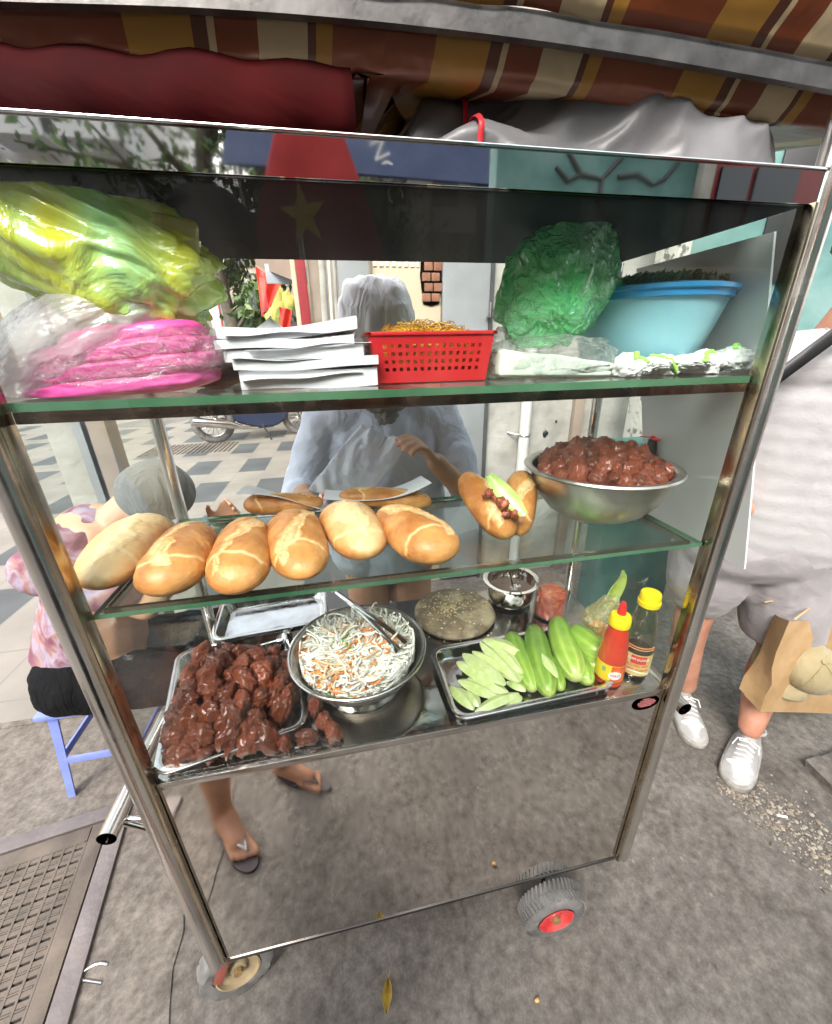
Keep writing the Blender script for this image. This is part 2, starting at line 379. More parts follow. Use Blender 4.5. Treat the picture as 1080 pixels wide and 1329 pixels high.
bm = B(); sheet(bm, lambda u, v: V((-9 + 9.15 * u, 1.575 + 28 * v, G + .006)), 4, 4)
obj('pavement', bm, tile_mat(), kind='structure', at0=True)
bm = B(); bx(bm, -3.2, .1, 1.55, 1.58, G - .02, G + .012, .004)
obj('kerb_strip', bm, PALE, kind='structure', at0=True)

# drain grate with steel frame
DM = mat('drain_iron', (.13, .105, .085), .6, .35, c2=(.21, .17, .135), ns=10, nd=9, bump=.35, bs=90, rvar=.15, bdist=.003)
FM = mat('drain_frame_iron', (.17, .145, .14), .5, .4, c2=(.26, .225, .215), ns=6, nd=9, bump=.2, bs=60, rvar=.15)
gl_ = V((-.873, 1.055, G)); rot = Matrix.Rotation(math.radians(9), 3, 'Z')
g = thing('drain_grate', (gl_.x, gl_.y, G), 'rusty brown slotted drain grate set in a steel frame, left of the cart', 'drain grate')
def gp(x, y, z): return gl_ + rot @ V((x, y, z))
bm = B()
def gbox(bm, x0, x1, y0, y1, z0, z1, bev=0): box(bm, gp((x0 + x1) / 2, (y0 + y1) / 2, (z0 + z1) / 2), (x1 - x0, y1 - y0, z1 - z0), rot, bev)
gbox(bm, -.030, .022, -1.1, .0, .004, .016, .002); gbox(bm, -1.1, .022, .002, .05, .004, .016, .002)
obj('frame', bm, FM, g)
bm = B(); gbox(bm, -.082, -.036, -1.1, -.006, .004, .013, .002); gbox(bm, -1.1, -.084, -.05, -.006, .004, .013, .002)
obj('rim', bm, DM, g)
bm = B(); gbox(bm, -1.1, -.084, -1.1, -.052, .0045, .006)
obj('pit', bm, M['dark'], g)
bm = B()
px_, py_ = .030, .019
for i in range(34):
    for j in range(56):
        x = -.1 - i * px_; y = -.062 - j * py_
        if gp(x, y, 0).x < -1.6 or gp(x, y, 0).y < .44: continue
        ox = px_ / 2 if j % 2 else 0
        gbox(bm, x - .0125 + ox * 0, x + .0125 + ox * 0, y - .006, y + .006, .006, .012)
for i in range(35):
    x = -.085 - i * px_; gbox(bm, x - .003, x + .003, -1.09, -.055, .006, .0135)
for j in range(28):
    y = -.0525 - j * py_ * 2; gbox(bm, -1.09, -.09, y - .002, y + .002, .006, .0125)
obj('grating', bm, DM, g)
# iron hook on the ground
bm = B(); a0 = atZ(140, 1252, G + .005); b0 = atZ(104, 1264, G + .006); c0 = atZ(112, 1273, G + .005); d0 = atZ(132, 1276, G + .005)
hk = [a0.lerp(V((b0.x, b0.y, a0.z)), k / 6) + V((0, .010 * math.sin(PI * k / 6), 0)) for k in range(6)] + [b0.lerp(c0, .5) + (b0 - c0) * .5 * math.cos(PI * k / 6) + V((-.009 * math.sin(PI * k / 6), 0, 0)) for k in range(7)] + [c0.lerp(d0, .5), d0]
tube(bm, hk, .0035, 10)
obj('wire_hook', bm, M['steel'], label='bent pale wire hook lying on the concrete beside the drain grate', cat='hook')
# leaf
def leaf(px, py, L, W, ang, m, label):
    bm = B(); p = atZ(px, py, G + .012); R_ = Matrix.Rotation(ang, 3, 'Z')
    sheet(bm, lambda u, v: p + R_ @ V(((v - .5) * W * math.sin(PI * min(1, u * .97 + .03)) ** .8, (u - .5) * L, .012 * abs(v - .5) * 2 + .006 * math.sin(u * 5))), 14, 6, .0006)
    tube(bm, [p + R_ @ V((0, L * .48, .003)), p + R_ @ V((.004, L * .72, .003))], .0012, 6)
    obj('fallen_leaf', bm, m, label=label, cat='leaf')
leaf(503, 1292, .06, .024, -.2, mat('leaf_yellow', (.42, .30, .05), .5, c2=(.25, .16, .03), ns=60), 'yellow fallen leaf lying on the ground below the cart')
PEB = [mat('pebble_a', (.24, .20, .15), .85), mat('pebble_b', (.14, .125, .11), .9), mat('pebble_c', (.36, .32, .26), .85)]
def litter(px, py, r, m, label, cat='scrap', name='litter_scrap'):
    bm = B(); p = atZ(px, py, G + r * .5 + .004); blob(bm, p, (r, r * .8, r * .5), 2, .4, 2, px)
    obj(name, bm, m, label=label, cat=cat)
litter(697, 1298, .006, mat('orange_bit', (.6, .36, .12), .7), 'small orange crumb on the ground right of the yellow leaf')
litter(635, 1124, .004, mat('orange_bit2', (.55, .3, .12), .7), 'tiny tan crumb on the ground below the cart edge')
# broken paving at the right: chipped slab, hole and rubble
bm = B(); P0 = atZ(1085, 985, G)
pts = [atZ(1045, 990, G + .02), atZ(1095, 975, G + .02), atZ(1180, 1000, G + .02), atZ(1180, 1080, G + .02), atZ(1085, 1030, G + .02)]
up = [bm.verts.new((p.x, p.y, G + .035)) for p in pts]; dn = [bm.verts.new((p.x, p.y, G + .001)) for p in pts]
bm.faces.new(up)
for i in range(5): bm.faces.new((up[i], up[(i + 1) % 5], dn[(i + 1) % 5], dn[i]))
bmesh.ops.subdivide_edges(bm, edges=bm.edges[:], cuts=4)
for v in bm.verts: v.co += V((nz(v.co, 20, 1), nz(v.co, 20, 2), 0)) * .008
obj('broken_slab', bm, GM, label='broken grey paving slab raised at the right edge of the photo', cat='paving slab', smooth=0)
bm = B()
for i in range(1300):
    t = random.random(); s = random.gauss(0, 1)
    p = atZ(930 + 170 * t, 1010 + 110 * t + s * (7 + 22 * t), G)
    r = random.uniform(.0015, .0055) * (1 if random.random() < .93 else 2)
    vs = blob(bm, (p.x, p.y, G + r * .35), (r, r * random.uniform(.6, 1), r * .5), 1, .5, 2, i, Matrix.Rotation(random.random() * 6, 3, 'Z'))
    mi = random.randrange(3)
    for f in {f for v in vs for f in v.link_faces}: f.material_index = mi
obj('rubble', bm, PEB, label='crumbled gravel and chips along the broken paving', cat='rubble', kind='stuff', smooth=0)
bm = B(); p = atZ(1008, 1058, G + .006); tube(bm, [p, p + V((.028, -.012, 0))], .004, 8)
obj('cigarette_butt', bm, mat('butt', (.8, .78, .74), .7), label='white cigarette butt lying in the crumbled paving at right', cat='cigarette butt')

# ---------------------------------------------------------------- food cart
XL, XR, YF, YB = -.3675, .632, .525, .905
ZC, Z2, Z1, ZR, ZP = .7175, 1.065, 1.352, 1.566, .105
cart = thing('food_cart', ((XL + XR) / 2, .71, 0), 'stainless steel and glass bread cart with two glass shelves and a mirrored lower panel', 'food cart')
for (x, y, z0, z1, r) in ((XL - .0225, YF + .003, ZP - .005, 1.72, .0172), (XR + .0225, YF + .003, ZP - .005, 1.72, .0172), (XL - .005, YB + .01, ZP, ZR, .013), (XR + .005, YB + .01, ZP, ZR, .013)):
    bm = B(); tube(bm, [(x, y, z0 + (z1 - z0) * k / 6) for k in range(7)], r, 24); obj('post', bm, M['post'], cart)
for x in (XL - .001, XR + .001):
    bm = B(); bx(bm, x - .0035, x + .0035, YF - .012, YF + .012, ZP, ZR, .0015); obj('corner_strip', bm, M['gold_steel'], cart)
bm = B(); N = 30
sheet(bm, lambda u, v: V((XL + .004 + (XR - XL - .008) * u, YF, ZP + (ZC - .004 - ZP) * v)), 30, 20, .0015)
obj('front_panel', bm, M['mirror'], cart)
bm = B(); bx(bm, XL + .004, XR - .004, YF - .004, YF - .001, ZP - .003, ZP + .006, .001); obj('panel_hem', bm, M['roof_steel'], cart)
bm = B(); bx(bm, XL, XR, YF + .004, YB, ZP + .0, ZP + .004); obj('bottom_panel', bm, M['roof_steel'], cart)
for x in (XL, XR):
    bm = B(); bx(bm, x - .0015, x + .0015, YF + .015, YB, ZP + .006, ZC - .004); obj('side_panel', bm, M['steel'], cart)
bm = B(); bx(bm, XL + .004, XR - .004, YB - .002, YB + .001, ZP + .006, ZC - .004); obj('back_panel', bm, M['steel'], cart)
bm = B(); bx(bm, XL, XR, YF - .001, .96, ZC - .003, ZC, .001); cm = obj('counter', bm, mat('counter_steel', (.42, .40, .37), .12, 1, c2=(.3, .285, .265), ns=7, nd=9, rvar=.09, bump=.05, bs=30), cart)
bm = B(); bx(bm, XL + .004, XR - .004, YF - .0035, YF - .0012, ZC - .012, ZC + .003, .0008); obj('counter_lip', bm, M['steel'], cart)
# panes
bm = B(); bx(bm, XL + .004, XR - .004, YF + .001, YF + .0045, ZC + .001, ZR - .001); obj('front_glass', bm, M['glass'], cart)
for x in (XL, XR):
    bm = B(); bx(bm, x - .0015, x + .0015, YF + .014, YB - .004, ZC + .001, ZR - .001); obj('side_glass', bm, M['glass'], cart)
def glass_shelf(z, x0, x1, y0, y1, th=.009):
    bm = B(); bx(bm, x0, x1, y0, y1, z - th, z)
    for f in bm.faces: f.material_index = 0 if abs(f.normal.z) > .5 else 1
    o = obj('glass_shelf', bm, [M['shelf_glass'], M['edge_glass']], cart, smooth=0); return o
glass_shelf(Z1, XL + .005, XR - .005, YF + .006, YB - .004, .010)
glass_shelf(Z2, XL + .005, XR - .005, YF + .006, YB - .03, .0075)
for (y, n) in ((YF + .0075, 0), (YB - .012, 1)):
    bm = B(); bx(bm, XL + .005, XR - .005, y, y + .014, Z1 - .024, Z1 - .0105, .001); obj('shelf_rail', bm, M['rail_reflection_brown'], cart)
bm = B(); bx(bm, XL + .005, XR - .005, YF + .03, YF + .036, Z2 - .02, Z2 - .008); obj('shelf_rail', bm, M['gold_steel'], cart)
bm = B(); bx(bm, XL + .005, XR - .005, YB - .05, YB - .036, Z2 - .022, Z2 - .008); obj('shelf_rail', bm, M['steel'], cart)
for x in (XL + .006, XR - .012):
    for z in (Z1 - .0105, Z2 - .008):
        bm = B(); bx(bm, x, x + .006, YF + .04, YB - .055, z - .01, z); obj('shelf_bracket', bm, M['gold_steel'], cart)
# roof
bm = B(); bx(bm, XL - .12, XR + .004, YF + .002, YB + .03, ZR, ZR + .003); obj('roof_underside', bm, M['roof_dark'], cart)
bm = B(); bx(bm, XL - .12, XR + .004, YF + .002, YB + .03, ZR + .0055, ZR + .03); obj('roof', bm, M['steel'], cart)
bm = B()
sheet(bm, lambda u, v: V((XL - .12 + (XR + .012 - XL + .12) * u, YF - .003, ZR - .001 + .036 * v)), 60, 2, .0015)
bx(bm, XL - .12, XR + .012, YF - .0075, YF - .0052, ZR + .034, ZR + .037, .0008)
obj('roof_edge_band', bm, mat('band_mirror', (.70, .69, .67), .03, 1, c2=(.6, .59, .57), ns=9, rvar=.02), cart)
# stand handles on both sides
for sx, x0, xt in ((-1, XL - .035, XL - .115), (1, XR + .035, XR + .085)):
    z = .59 if sx < 0 else .625
    bm = B(); tube(bm, [(xt, y, z) for y in (.535, .6, .7, .8)], .0165, 24, caps=False); tube(bm, [(xt, y, z) for y in (.8, .7, .6, .535)], .0145, 24, caps=False)
    hd = obj('push_handle', bm, M['chrome'], cart, recalc=False)
    for y in (.575, .77):
        bm = B(); tube(bm, [(x0, y, z - .09), (xt, y, z - .016)], .007, 12); obj('brace', bm, M['chrome'], hd)
        bm = B(); tube(bm, [(x0, y, z - .03), (xt, y, z - .012)], .006, 12); obj('brace', bm, M['chrome'], hd)
# wheels
def wheel(c, R, W, rim, rot, rimm, worn, tilt=0):
    Rm = Matrix.Rotation(rot, 3, 'Z') @ Matrix.Rotation(PI / 2 - tilt, 3, 'X')   # local z -> -Y (facing the viewer)
    bm = B()
    prof = [(R * .58, W / 2 - .004), (R * .62, W / 2), (R * .84, W / 2 + .001), (R * .95, W / 2 - .004), (R, W / 2 - .012), (R, -W / 2 + .012), (R * .95, -W / 2 + .004), (R * .84, -W / 2), (R * .58, -W / 2 + .004), (R * .58, W / 2 - .004)]
    lathe(bm, prof, c, 64, Rm)
    if not worn:
        for k in range(44):
            a = 2 * PI * k / 44
            for s in (-1, 1):
                q = Rm @ V((math.cos(a + s * .03) * (R + .0005), math.sin(a + s * .03) * (R + .0005), s * W * .22))
                box(bm, V(c) + q, (.0045, .006, W * .42), Rm @ Matrix.Rotation(a, 3, 'Z') @ Matrix.Rotation(s * .35, 3, 'X'))
    if worn:
        for v in bm.verts: v.co += (v.co - V(c)) * (.10 * nz(v.co, 40, 3) + .05 * nz(v.co, 110, 5))
    t = obj('wheel', bm, M['rubber'], cart)
    bm = B(); lathe(bm, [(R * .585, W / 2 + .001), (R * .54, W / 2 + .002), (R * .52, W / 2 - .008), (R * .26, W / 2 - .016), (R * .2, W / 2 - .006), (.0, W / 2 - .005)], c, 40, Rm); obj('rim', bm, rimm, t)
    bm = B(); lathe(bm, [(R * .12, W / 2 - .006), (R * .12, W / 2 + .004), (0, W / 2 + .005)], c, 8, Rm); obj('hub_nut', bm, M['rust'], t)
    bm = B(); tube(bm, [V(c) + Rm @ V((0, 0, -W / 2 + .005)), V(c) + Rm @ V((0, 0, -W / 2 - .02)), V((c[0], c[1] + .08, ZP + .003))], .007, 8); obj('axle', bm, M['roof_steel'], t)
wheel((.447, .504, G + .086), .086, .055, 0, 0, M['red_rim'], False)
wheel((-.372, .565, G + .088), .088, .046, 0, math.radians(14), M['tan_rim'], True, .12)
bm = B(); box(bm, (-.392, .532, .045), (.022, .006, .11), Matrix.Rotation(.35, 3, 'Y'), .002); obj('caster_fork', bm, mat('faded_red', (.30, .05, .045), .6, c2=(.22, .10, .06), ns=40), cart)
# oval red sticker on the panel
c0 = atY(838, 912, YF - .0020)
bm = B(); r_ = bmesh.ops.create_circle(bm, cap_ends=True, radius=1, segments=48)
for v in bm.verts: v.co = c0 + V((v.co.x * .033, -.0002, v.co.y * .020))
fs = bm.faces[:]; bmesh.ops.solidify(bm, geom=fs, thickness=.0002)
st = obj('oval_sticker', bm, mat('sticker_red', (.5, .025, .03), .4, c2=(.36, .02, .03), ns=80), cart, label='red oval sticker with lines of print')
bm = B()
for i, wd in enumerate((.018, .030, .040, .036, .026)):
    x = -wd / 2
    while x < wd / 2:
        l = random.uniform(.002, .005); bx(bm, c0.x + x, c0.x + x + l, c0.y - .0008, c0.y - .0005, c0.z + .0098 - i * .005, c0.z + .0122 - i * .005); x += l + .0012
obj('print', bm, mat('sticker_ink', (.62, .2, .2), .5), st, smooth=0)
# leaning pale board outside the right side glass
f0, f1 = atY(968, 738, .60), atY(1008, 300, .60)
f1.x = max(f1.x, XR + .012)
bm = B()
sheet(bm, lambda u, v: (f0.lerp(f1, v) + V((.03 * (1 - v) * (1 - u) * 0, .30 * u, 0)) + V((0, 0, .0))), 6, 8, .004)
obj('backing_board', bm, mat('board_white', (.68, .70, .70), .45, c2=(.78, .80, .80), ns=3, nd=6, bump=.05), label='tall pale grey board leaning outside the right side of the cart', cat='board')
# ---------------------------------------------------------------- food and wares
def obj_scaleR(px, p): return px * dep(p) / FPX
CR = mat('crust', (.50, .20, .045), .42, c2=(.66, .34, .11), ns=16, nd=8, bump=.25, bs=70, bdist=.002, coat=.12)
def crust_mat(name, dark, mid, pale):
    m, nt, b = new_mat(name); co = coords(nt)
    at = nt.nodes.new('ShaderNodeAttribute'); at.attribute_name = 'split'
    n = node(nt, 'ShaderNodeTexNoise', Scale=22, Detail=8, Roughness=.65); nt.links.new(co, n.inputs['Vector'])
    q = node(nt, 'ShaderNodeMath', operation='MULTIPLY_ADD'); q.inputs[1].default_value = .45; nt.links.new(n.outputs['Fac'], q.inputs[0]); 
    nt.links.new(at.outputs['Fac'], q.inputs[2])
    nt.links.new(ramp(nt, q.outputs[0], [(.10, dark), (.27, mid), (.55, pale), (.9, (.80, .60, .33))]), b.inputs['Base Color'])
    b.inputs['Roughness'].default_value = .45; b.inputs['Coat Weight'].default_value = .1; b.inputs['Coat Roughness'].default_value = .3
    n2 = node(nt, 'ShaderNodeTexNoise', Scale=90, Detail=5); nt.links.new(co, n2.inputs['Vector'])
    v = node(nt, 'ShaderNodeTexVoronoi', Scale=60, feature='DISTANCE_TO_EDGE'); nt.links.new(co, v.inputs['Vector'])
    q2 = node(nt, 'ShaderNodeMath', operation='MULTIPLY_ADD'); q2.inputs[1].default_value = .6; nt.links.new(v.outputs['Distance'], q2.inputs[0]); nt.links.new(n2.outputs['Fac'], q2.inputs[2])
    bp = node(nt, 'ShaderNodeBump', Strength=.4, Distance=.002); nt.links.new(q2.outputs[0], bp.inputs['Height']); nt.links.new(bp.outputs[0], b.inputs['Normal'])
    n9 = node(nt, 'ShaderNodeTexNoise', Scale=9, Detail=3); nt.links.new(co, n9.inputs['Vector'])
    q9 = node(nt, 'ShaderNodeMath', operation='MULTIPLY_ADD'); q9.inputs[1].default_value = .5; q9.inputs[2].default_value = -.27; nt.links.new(n9.outputs['Fac'], q9.inputs[0])
    q8 = node(nt, 'ShaderNodeMath', operation='ADD'); nt.links.new(q9.outputs[0], q8.inputs[0]); nt.links.new(at.outputs['Fac'], q8.inputs[1]); nt.links.new(q8.outputs[0], q.inputs[2])
    return m
CR = crust_mat('bread_crust', (.38, .125, .022), (.62, .29, .085), (.80, .56, .28))
def loaf(a, b, R, seed, label=None, flat=.86, style=0, m=None, group='bread rolls lined up on the middle glass shelf', pale=0, name='bread_roll', parent=None, reg=(0, 0)):
    """blunt-ended roll from a to b with a burst slash along the top"""
    a, b = V(a), V(b); d = (b - a); L = d.length; d.normalize(); x = V((0, 0, 1)).cross(d).normalized(); y = d.cross(x)   # y ~ up
    bm = B(); nu, nv = 130, 96; lay = bm.verts.layers.float.new('split'); rings = []
    rs = random.Random(seed)
    for i in range(nu + 1):
        u = i / nu; s = 2 * u - 1; s = math.copysign(abs(s) ** .8, s); t = (s + 1) / 2
        prof = max(0.0, 1 - abs(s) ** 3.3) ** .5
        prof *= (1 - .10 * s * (1 if seed % 2 else -1))
        ring = []
        for k in range(nv):
            th = 2 * PI * k / nv
            rad = R * prof
            # slash: a band that swings over the top, pale and slightly sunken, with a raised lip on one side
            up_ = (th - PI / 2 + PI) % (2 * PI) - PI
            if style == 0: cen = .55 * math.sin(s * 2.2 + seed)
            elif style == 1: cen = s * 1.1
            else: cen = -.1 + .2 * math.sin(s * 3 + seed)
            wv = (.34 + .12 * math.sin(s * 4 + seed * 2)) * (1 - abs(s) ** 3)
            q = (up_ - cen + .30 * nz((s * 3, up_ * 1.5, seed), 1.3) + .10 * nz((s * 9, up_ * 4, seed), 1.3)) / max(wv, .02)
            split = 0; dr = 0
            if abs(q) < 1 and abs(s) < .82:
                split = .40 * (1 - q * q) * (.7 + .6 * nz((s * 5, up_ * 4, seed), 2)); dr = -.035 * (1 - abs(q)) + .03 * q
            if .9 < q < 1.35 and abs(s) < .82: dr += .035; split = .55 * max(0, 1 - abs(q - 1.1) / .22) * .9
            # cap crease near each end
            for e_, ph in ((-.60 + .09 * math.sin(up_ * 1.7 + seed) + .04 * nz((up_ * 2, seed, 0), 1.5), 0),):
                dd = abs(s - e_)
                if dd < .045: dr -= .022 * (1 - dd / .045); split = max(split, .42 * (1 - dd / .045) * max(0, math.cos(up_ * .7)))
            split += pale * max(0, math.cos(up_)) ** 1.2 * .35
            pos = V((math.cos(th), math.sin(th), 0))
            w_ = 1 + dr + .035 * nz((math.cos(th), math.sin(th), s * 2), 1.6, seed) + .020 * nz((math.cos(th) * 3, math.sin(th) * 3, s * 6), 2, seed) + .008 * nz((math.cos(th) * 9, math.sin(th) * 9, s * 20), 2, seed)
            p = a.lerp(b, t) + (x * pos.x + y * pos.y * (flat if pos.y > 0 else flat * .8)) * rad * w_ + x * (.05 * R * math.sin(s * 2 + seed))
            v = bm.verts.new(p); v[lay] = split; ring.append(v)
        rings.append(ring)
    for A_, B_ in zip(rings, rings[1:]):
        for k in range(nv): bm.faces.new((A_[k], A_[(k + 1) % nv], B_[(k + 1) % nv], B_[k]))
    bmesh.ops.remove_doubles(bm, verts=bm.verts, dist=.0002)
    return obj(name, bm, m or CR, parent=parent, label=label, cat=None if parent else 'bread roll', group=None if parent else group, smooth=180)
def roll(fx, fy, bx_, by_, wpx, seed, label, **k):
    z = Z2 + .038
    f_, b_ = atZ(fx, fy, z), atZ(bx_, by_, z); R = obj_scaleR(wpx / 2, f_.lerp(b_, .4))
    k.setdefault('flat', .037 / R if R > .046 else .85)
    f_.z = b_.z = Z2 + R * k['flat'] * .8 + .001
    return loaf(f_, b_, R, seed, label, **k)
roll(124, 754, 194, 674, 88, 2, 'leftmost bread roll on the middle shelf, with a long pale floury top', style=2, pale=1)
roll(206, 760, 254, 682, 82, 5, 'second bread roll from the left, with a wide pale burst down its right side', style=0)
roll(308, 757, 319, 676, 76, 3, 'third bread roll from the left, slimmer and crossed by two slashes', style=1)
roll(396, 741, 379, 668, 78, 8, 'fourth bread roll from the left, with a smooth rounded front end', style=1)
roll(481, 714, 439, 658, 77, 4, 'fifth bread roll from the left, pale on top and leaning left', style=2, pale=.8)
roll(583, 716, 498, 661, 78, 9, 'rightmost whole bread roll on the middle shelf, lying diagonally with a forked slash', style=0)
loaf(atY(316, 656, .80) , atY(420, 652, .80), .028, 11, 'flat bread roll lying sideways behind the third and fourth rolls', style=2)
loaf(atY(440, 643, .83), atY(560, 652, .83), .030, 12, 'bread roll lying sideways under the white paper, behind the right rolls', style=2)
PAP = mat('white_paper', (.74, .74, .76), .7, bump=.03, bs=8)
# paper sheets lying over the back rolls, curling up
bm = B(); a0, a1 = atY(312, 641, .80), atY(420, 650, .80)
sheet(bm, lambda u, v: a0.lerp(a1, u) + V((0, (v - .3) * .12, .012 - .012 * u - .028 * v + .008 * math.sin(u * 4 + v * 2))), 20, 10, .0006)
obj('paper_sheet', bm, PAP, label='white paper sheet over the sideways bread roll at the back left', cat='paper')
bm = B(); a0, a1 = atY(420, 640, .83), atY(556, 630, .83)
sheet(bm, lambda u, v: a0.lerp(a1, u) + V((0, (v - .3) * .12, -.012 + .03 * (2 * u - 1) ** 2 * (1 if u > .5 else .4) - .02 * v)), 24, 10, .0006)
obj('paper_sheet', bm, PAP, label='white paper sheet curling up at its right corner behind the vendor\'s bread', cat='paper')

# stuffed sandwich held upright at the glass
sp0, sp1 = atY(668, 690, .66), atY(632, 618, .70)
sw = thing('sandwich', (sp0.x, sp0.y, sp0.z - .01), 'split bread roll filled with cucumber and meat, standing left of the meat bowl', 'sandwich')
dd = (sp1 - sp0).normalized(); sx_ = V((0, 0, 1)).cross(dd).normalized()
q0, q1 = atY(664, 696, .62), atY(600, 618, .78)
loaf(q0, q1, .034, 21, parent=sw, name='bread_half', style=1, flat=1.1)
q0, q1 = atY(674, 694, .645), atY(676, 616, .78)
loaf(q0, q1, .033, 22, parent=sw, name='bread_half', style=1, flat=1.1)
bm = B(); q0, q1 = atY(680, 668, .60), atY(634, 616, .67); ux = V((1, -.1, .5)).normalized()
sheet(bm, lambda u, v: q0.lerp(q1, u) + ux * (v - .5) * .032 * math.sin(PI * min(.97, max(.05, u))) ** .4 + V((0, -.004 * math.sin(PI * v), 0)), 12, 6, .004)
obj('cucumber_slice', bm, mat('cucumber_cut', (.25, .42, .06), .35, c2=(.42, .55, .16), ns=25, coat=.4), sw)
MEATD = None
def meat_mat(name, a, b2, c3, rough=.3):
    m, nt, b = new_mat(name); t = nt.nodes.new('ShaderNodeTexCoord'); oi = nt.nodes.new('ShaderNodeObjectInfo')
    ad = node(nt, 'ShaderNodeVectorMath', operation='ADD'); nt.links.new(t.outputs['Object'], ad.inputs[0]); nt.links.new(oi.outputs['Location'], ad.inputs[1])
    n = node(nt, 'ShaderNodeTexNoise', Scale=45, Detail=8, Roughness=.7); nt.links.new(ad.outputs[0], n.inputs['Vector'])
    colr = ramp(nt, n.outputs['Fac'], [(.36, a), (.52, b2), (.72, c3)])
    h = nt.nodes.new('ShaderNodeHueSaturation'); mr = node(nt, 'ShaderNodeMapRange'); mr.inputs[3].default_value = .7; mr.inputs[4].default_value = 1.45
    nt.links.new(oi.outputs['Random'], mr.inputs[0]); nt.links.new(mr.outputs[0], h.inputs['Value']); nt.links.new(colr, h.inputs['Color'])
    nt.links.new(h.outputs[0], b.inputs['Base Color']); b.inputs['Roughness'].default_value = .34
    b.inputs['Coat Weight'].default_value = .6; b.inputs['Coat Roughness'].default_value = .16
    b.inputs['Subsurface Weight'].default_value = .08; b.inputs['Subsurface Radius'].default_value = (.01, .003, .002)
    v = node(nt, 'ShaderNodeTexVoronoi', Scale=130); nt.links.new(ad.outputs[0], v.inputs['Vector'])
    q = node(nt, 'ShaderNodeMath', operation='ADD'); nt.links.new(v.outputs['Distance'], q.inputs[0]); nt.links.new(n.outputs['Fac'], q.inputs[1])
    bp = node(nt, 'ShaderNodeBump', Strength=.8, Distance=.0035); nt.links.new(q.outputs[0], bp.inputs['Height']); nt.links.new(bp.outputs[0], b.inputs['Normal'])
    return m
MEAT = meat_mat('glazed_meat', (.13, .024, .010), (.34, .072, .028), (.62, .24, .12))
chunks = []
for s in range(9):
    bm = B(); blob(bm, (0, 0, 0), (random.uniform(1, 1.35), random.uniform(.8, 1), random.uniform(.7, .9)), 4, .28, 1.35, s * 3 + 1, ridge=.34, fine=.10)
    me = bpy.data.meshes.new('meat_chunk'); bm.to_mesh(me); bm.free(); me.materials.append(MEAT)
    for p in me.polygons: p.use_smooth = True
    chunks.append(me)
def chunk(p, r, label, group, name='meat_chunk', sq=1):
    p = V((max(p.x, XL + .008 + r * 1.1), max(p.y, YF + .008 + r * 1.1), max(p.z, (ZC if p.z < 1 else 0) + r * .7)))
    o = bpy.data.objects.new(name, random.choice(chunks)); COL.objects.link(o); o.location = p
    o.scale = (r, r, r * sq); o.rotation_euler = [random.uniform(0, 6.28) for _ in range(3)]
    return tag(o, label, 'grilled meat', group)
bm = B()
for i in range(9):
    t = (i / 8) * .6; blob(bm, q0.lerp(q1, t) + V((random.uniform(-.028, -.008), random.uniform(.0, .018), random.uniform(-.014, .002))), (random.uniform(.007, .012), .007, random.uniform(.006, .010)), 3, .5, 1.6, i, ridge=.4)
obj('meat_filling', bm, MEAT, sw, smooth=180)

# trays: rounded rectangular pans
def tray(c, w, d, h, rot, label, name='steel_tray', m=None, rad=.03, fl=.018, tilt=None):
    Rm = Matrix.Rotation(rot, 3, 'Z')
    if tilt: Rm = Rm @ tilt
    bm = B(); rings = []
    def ring(w_, d_, r_, z):
        L = []
        for cx, cy, a0 in ((1, 1, 0), (-1, 1, 90), (-1, -1, 180), (1, -1, 270)):
            for k in range(7):
                a = math.radians(a0 + 15 * k); L.append(bm.verts.new(V(c) + Rm @ V((cx * (w_ / 2 - r_) + r_ * math.cos(a), cy * (d_ / 2 - r_) + r_ * math.sin(a), z))))
        return L
    i_ = .012
    prof = [(0, 0, rad, h - .003), (0, 0, rad, h), (-.004, 0, rad, h + .0015), (-fl, 0, rad * .8, h), (-fl - .004, 0, rad * .75, h - .004), (-fl - .012, 0, rad * .7, .006), (-fl - .02, 0, rad * .6, .001)]
    for dw, _, r_, z in prof: rings.append(ring(w + dw * 2 * .6, d + dw * 2 * .6, r_, z))
    for A_, B_ in zip(rings, rings[1:]):
        n = len(A_)
        for k in range(n): bm.faces.new((A_[k], A_[(k + 1) % n], B_[(k + 1) % n], B_[k]))
    bm.faces.new(rings[-1])
    return obj(name, bm, m or M['tray'], label=label, cat='tray', smooth=40)
M['tray'] = mat('tray_steel', (.68, .68, .68), .14, 1, c2=(.56, .55, .54), ns=18, rvar=.1, bump=.05, bs=50)
tray((-.268, .70, ZC + .001), .26, .325, .028, math.radians(12), 'steel tray heaped with grilled meat at the left of the counter')
tray((.342, .63, ZC + .001), .36, .205, .022, math.radians(2), 'steel tray holding whole and sliced cucumbers', name='steel_tray')
# second pan at the back left and a flat steel lid
tray((-.215, .915, ZC + .028), .28, .18, .03, math.radians(4), 'empty pale steel tray at the back left behind the meat')
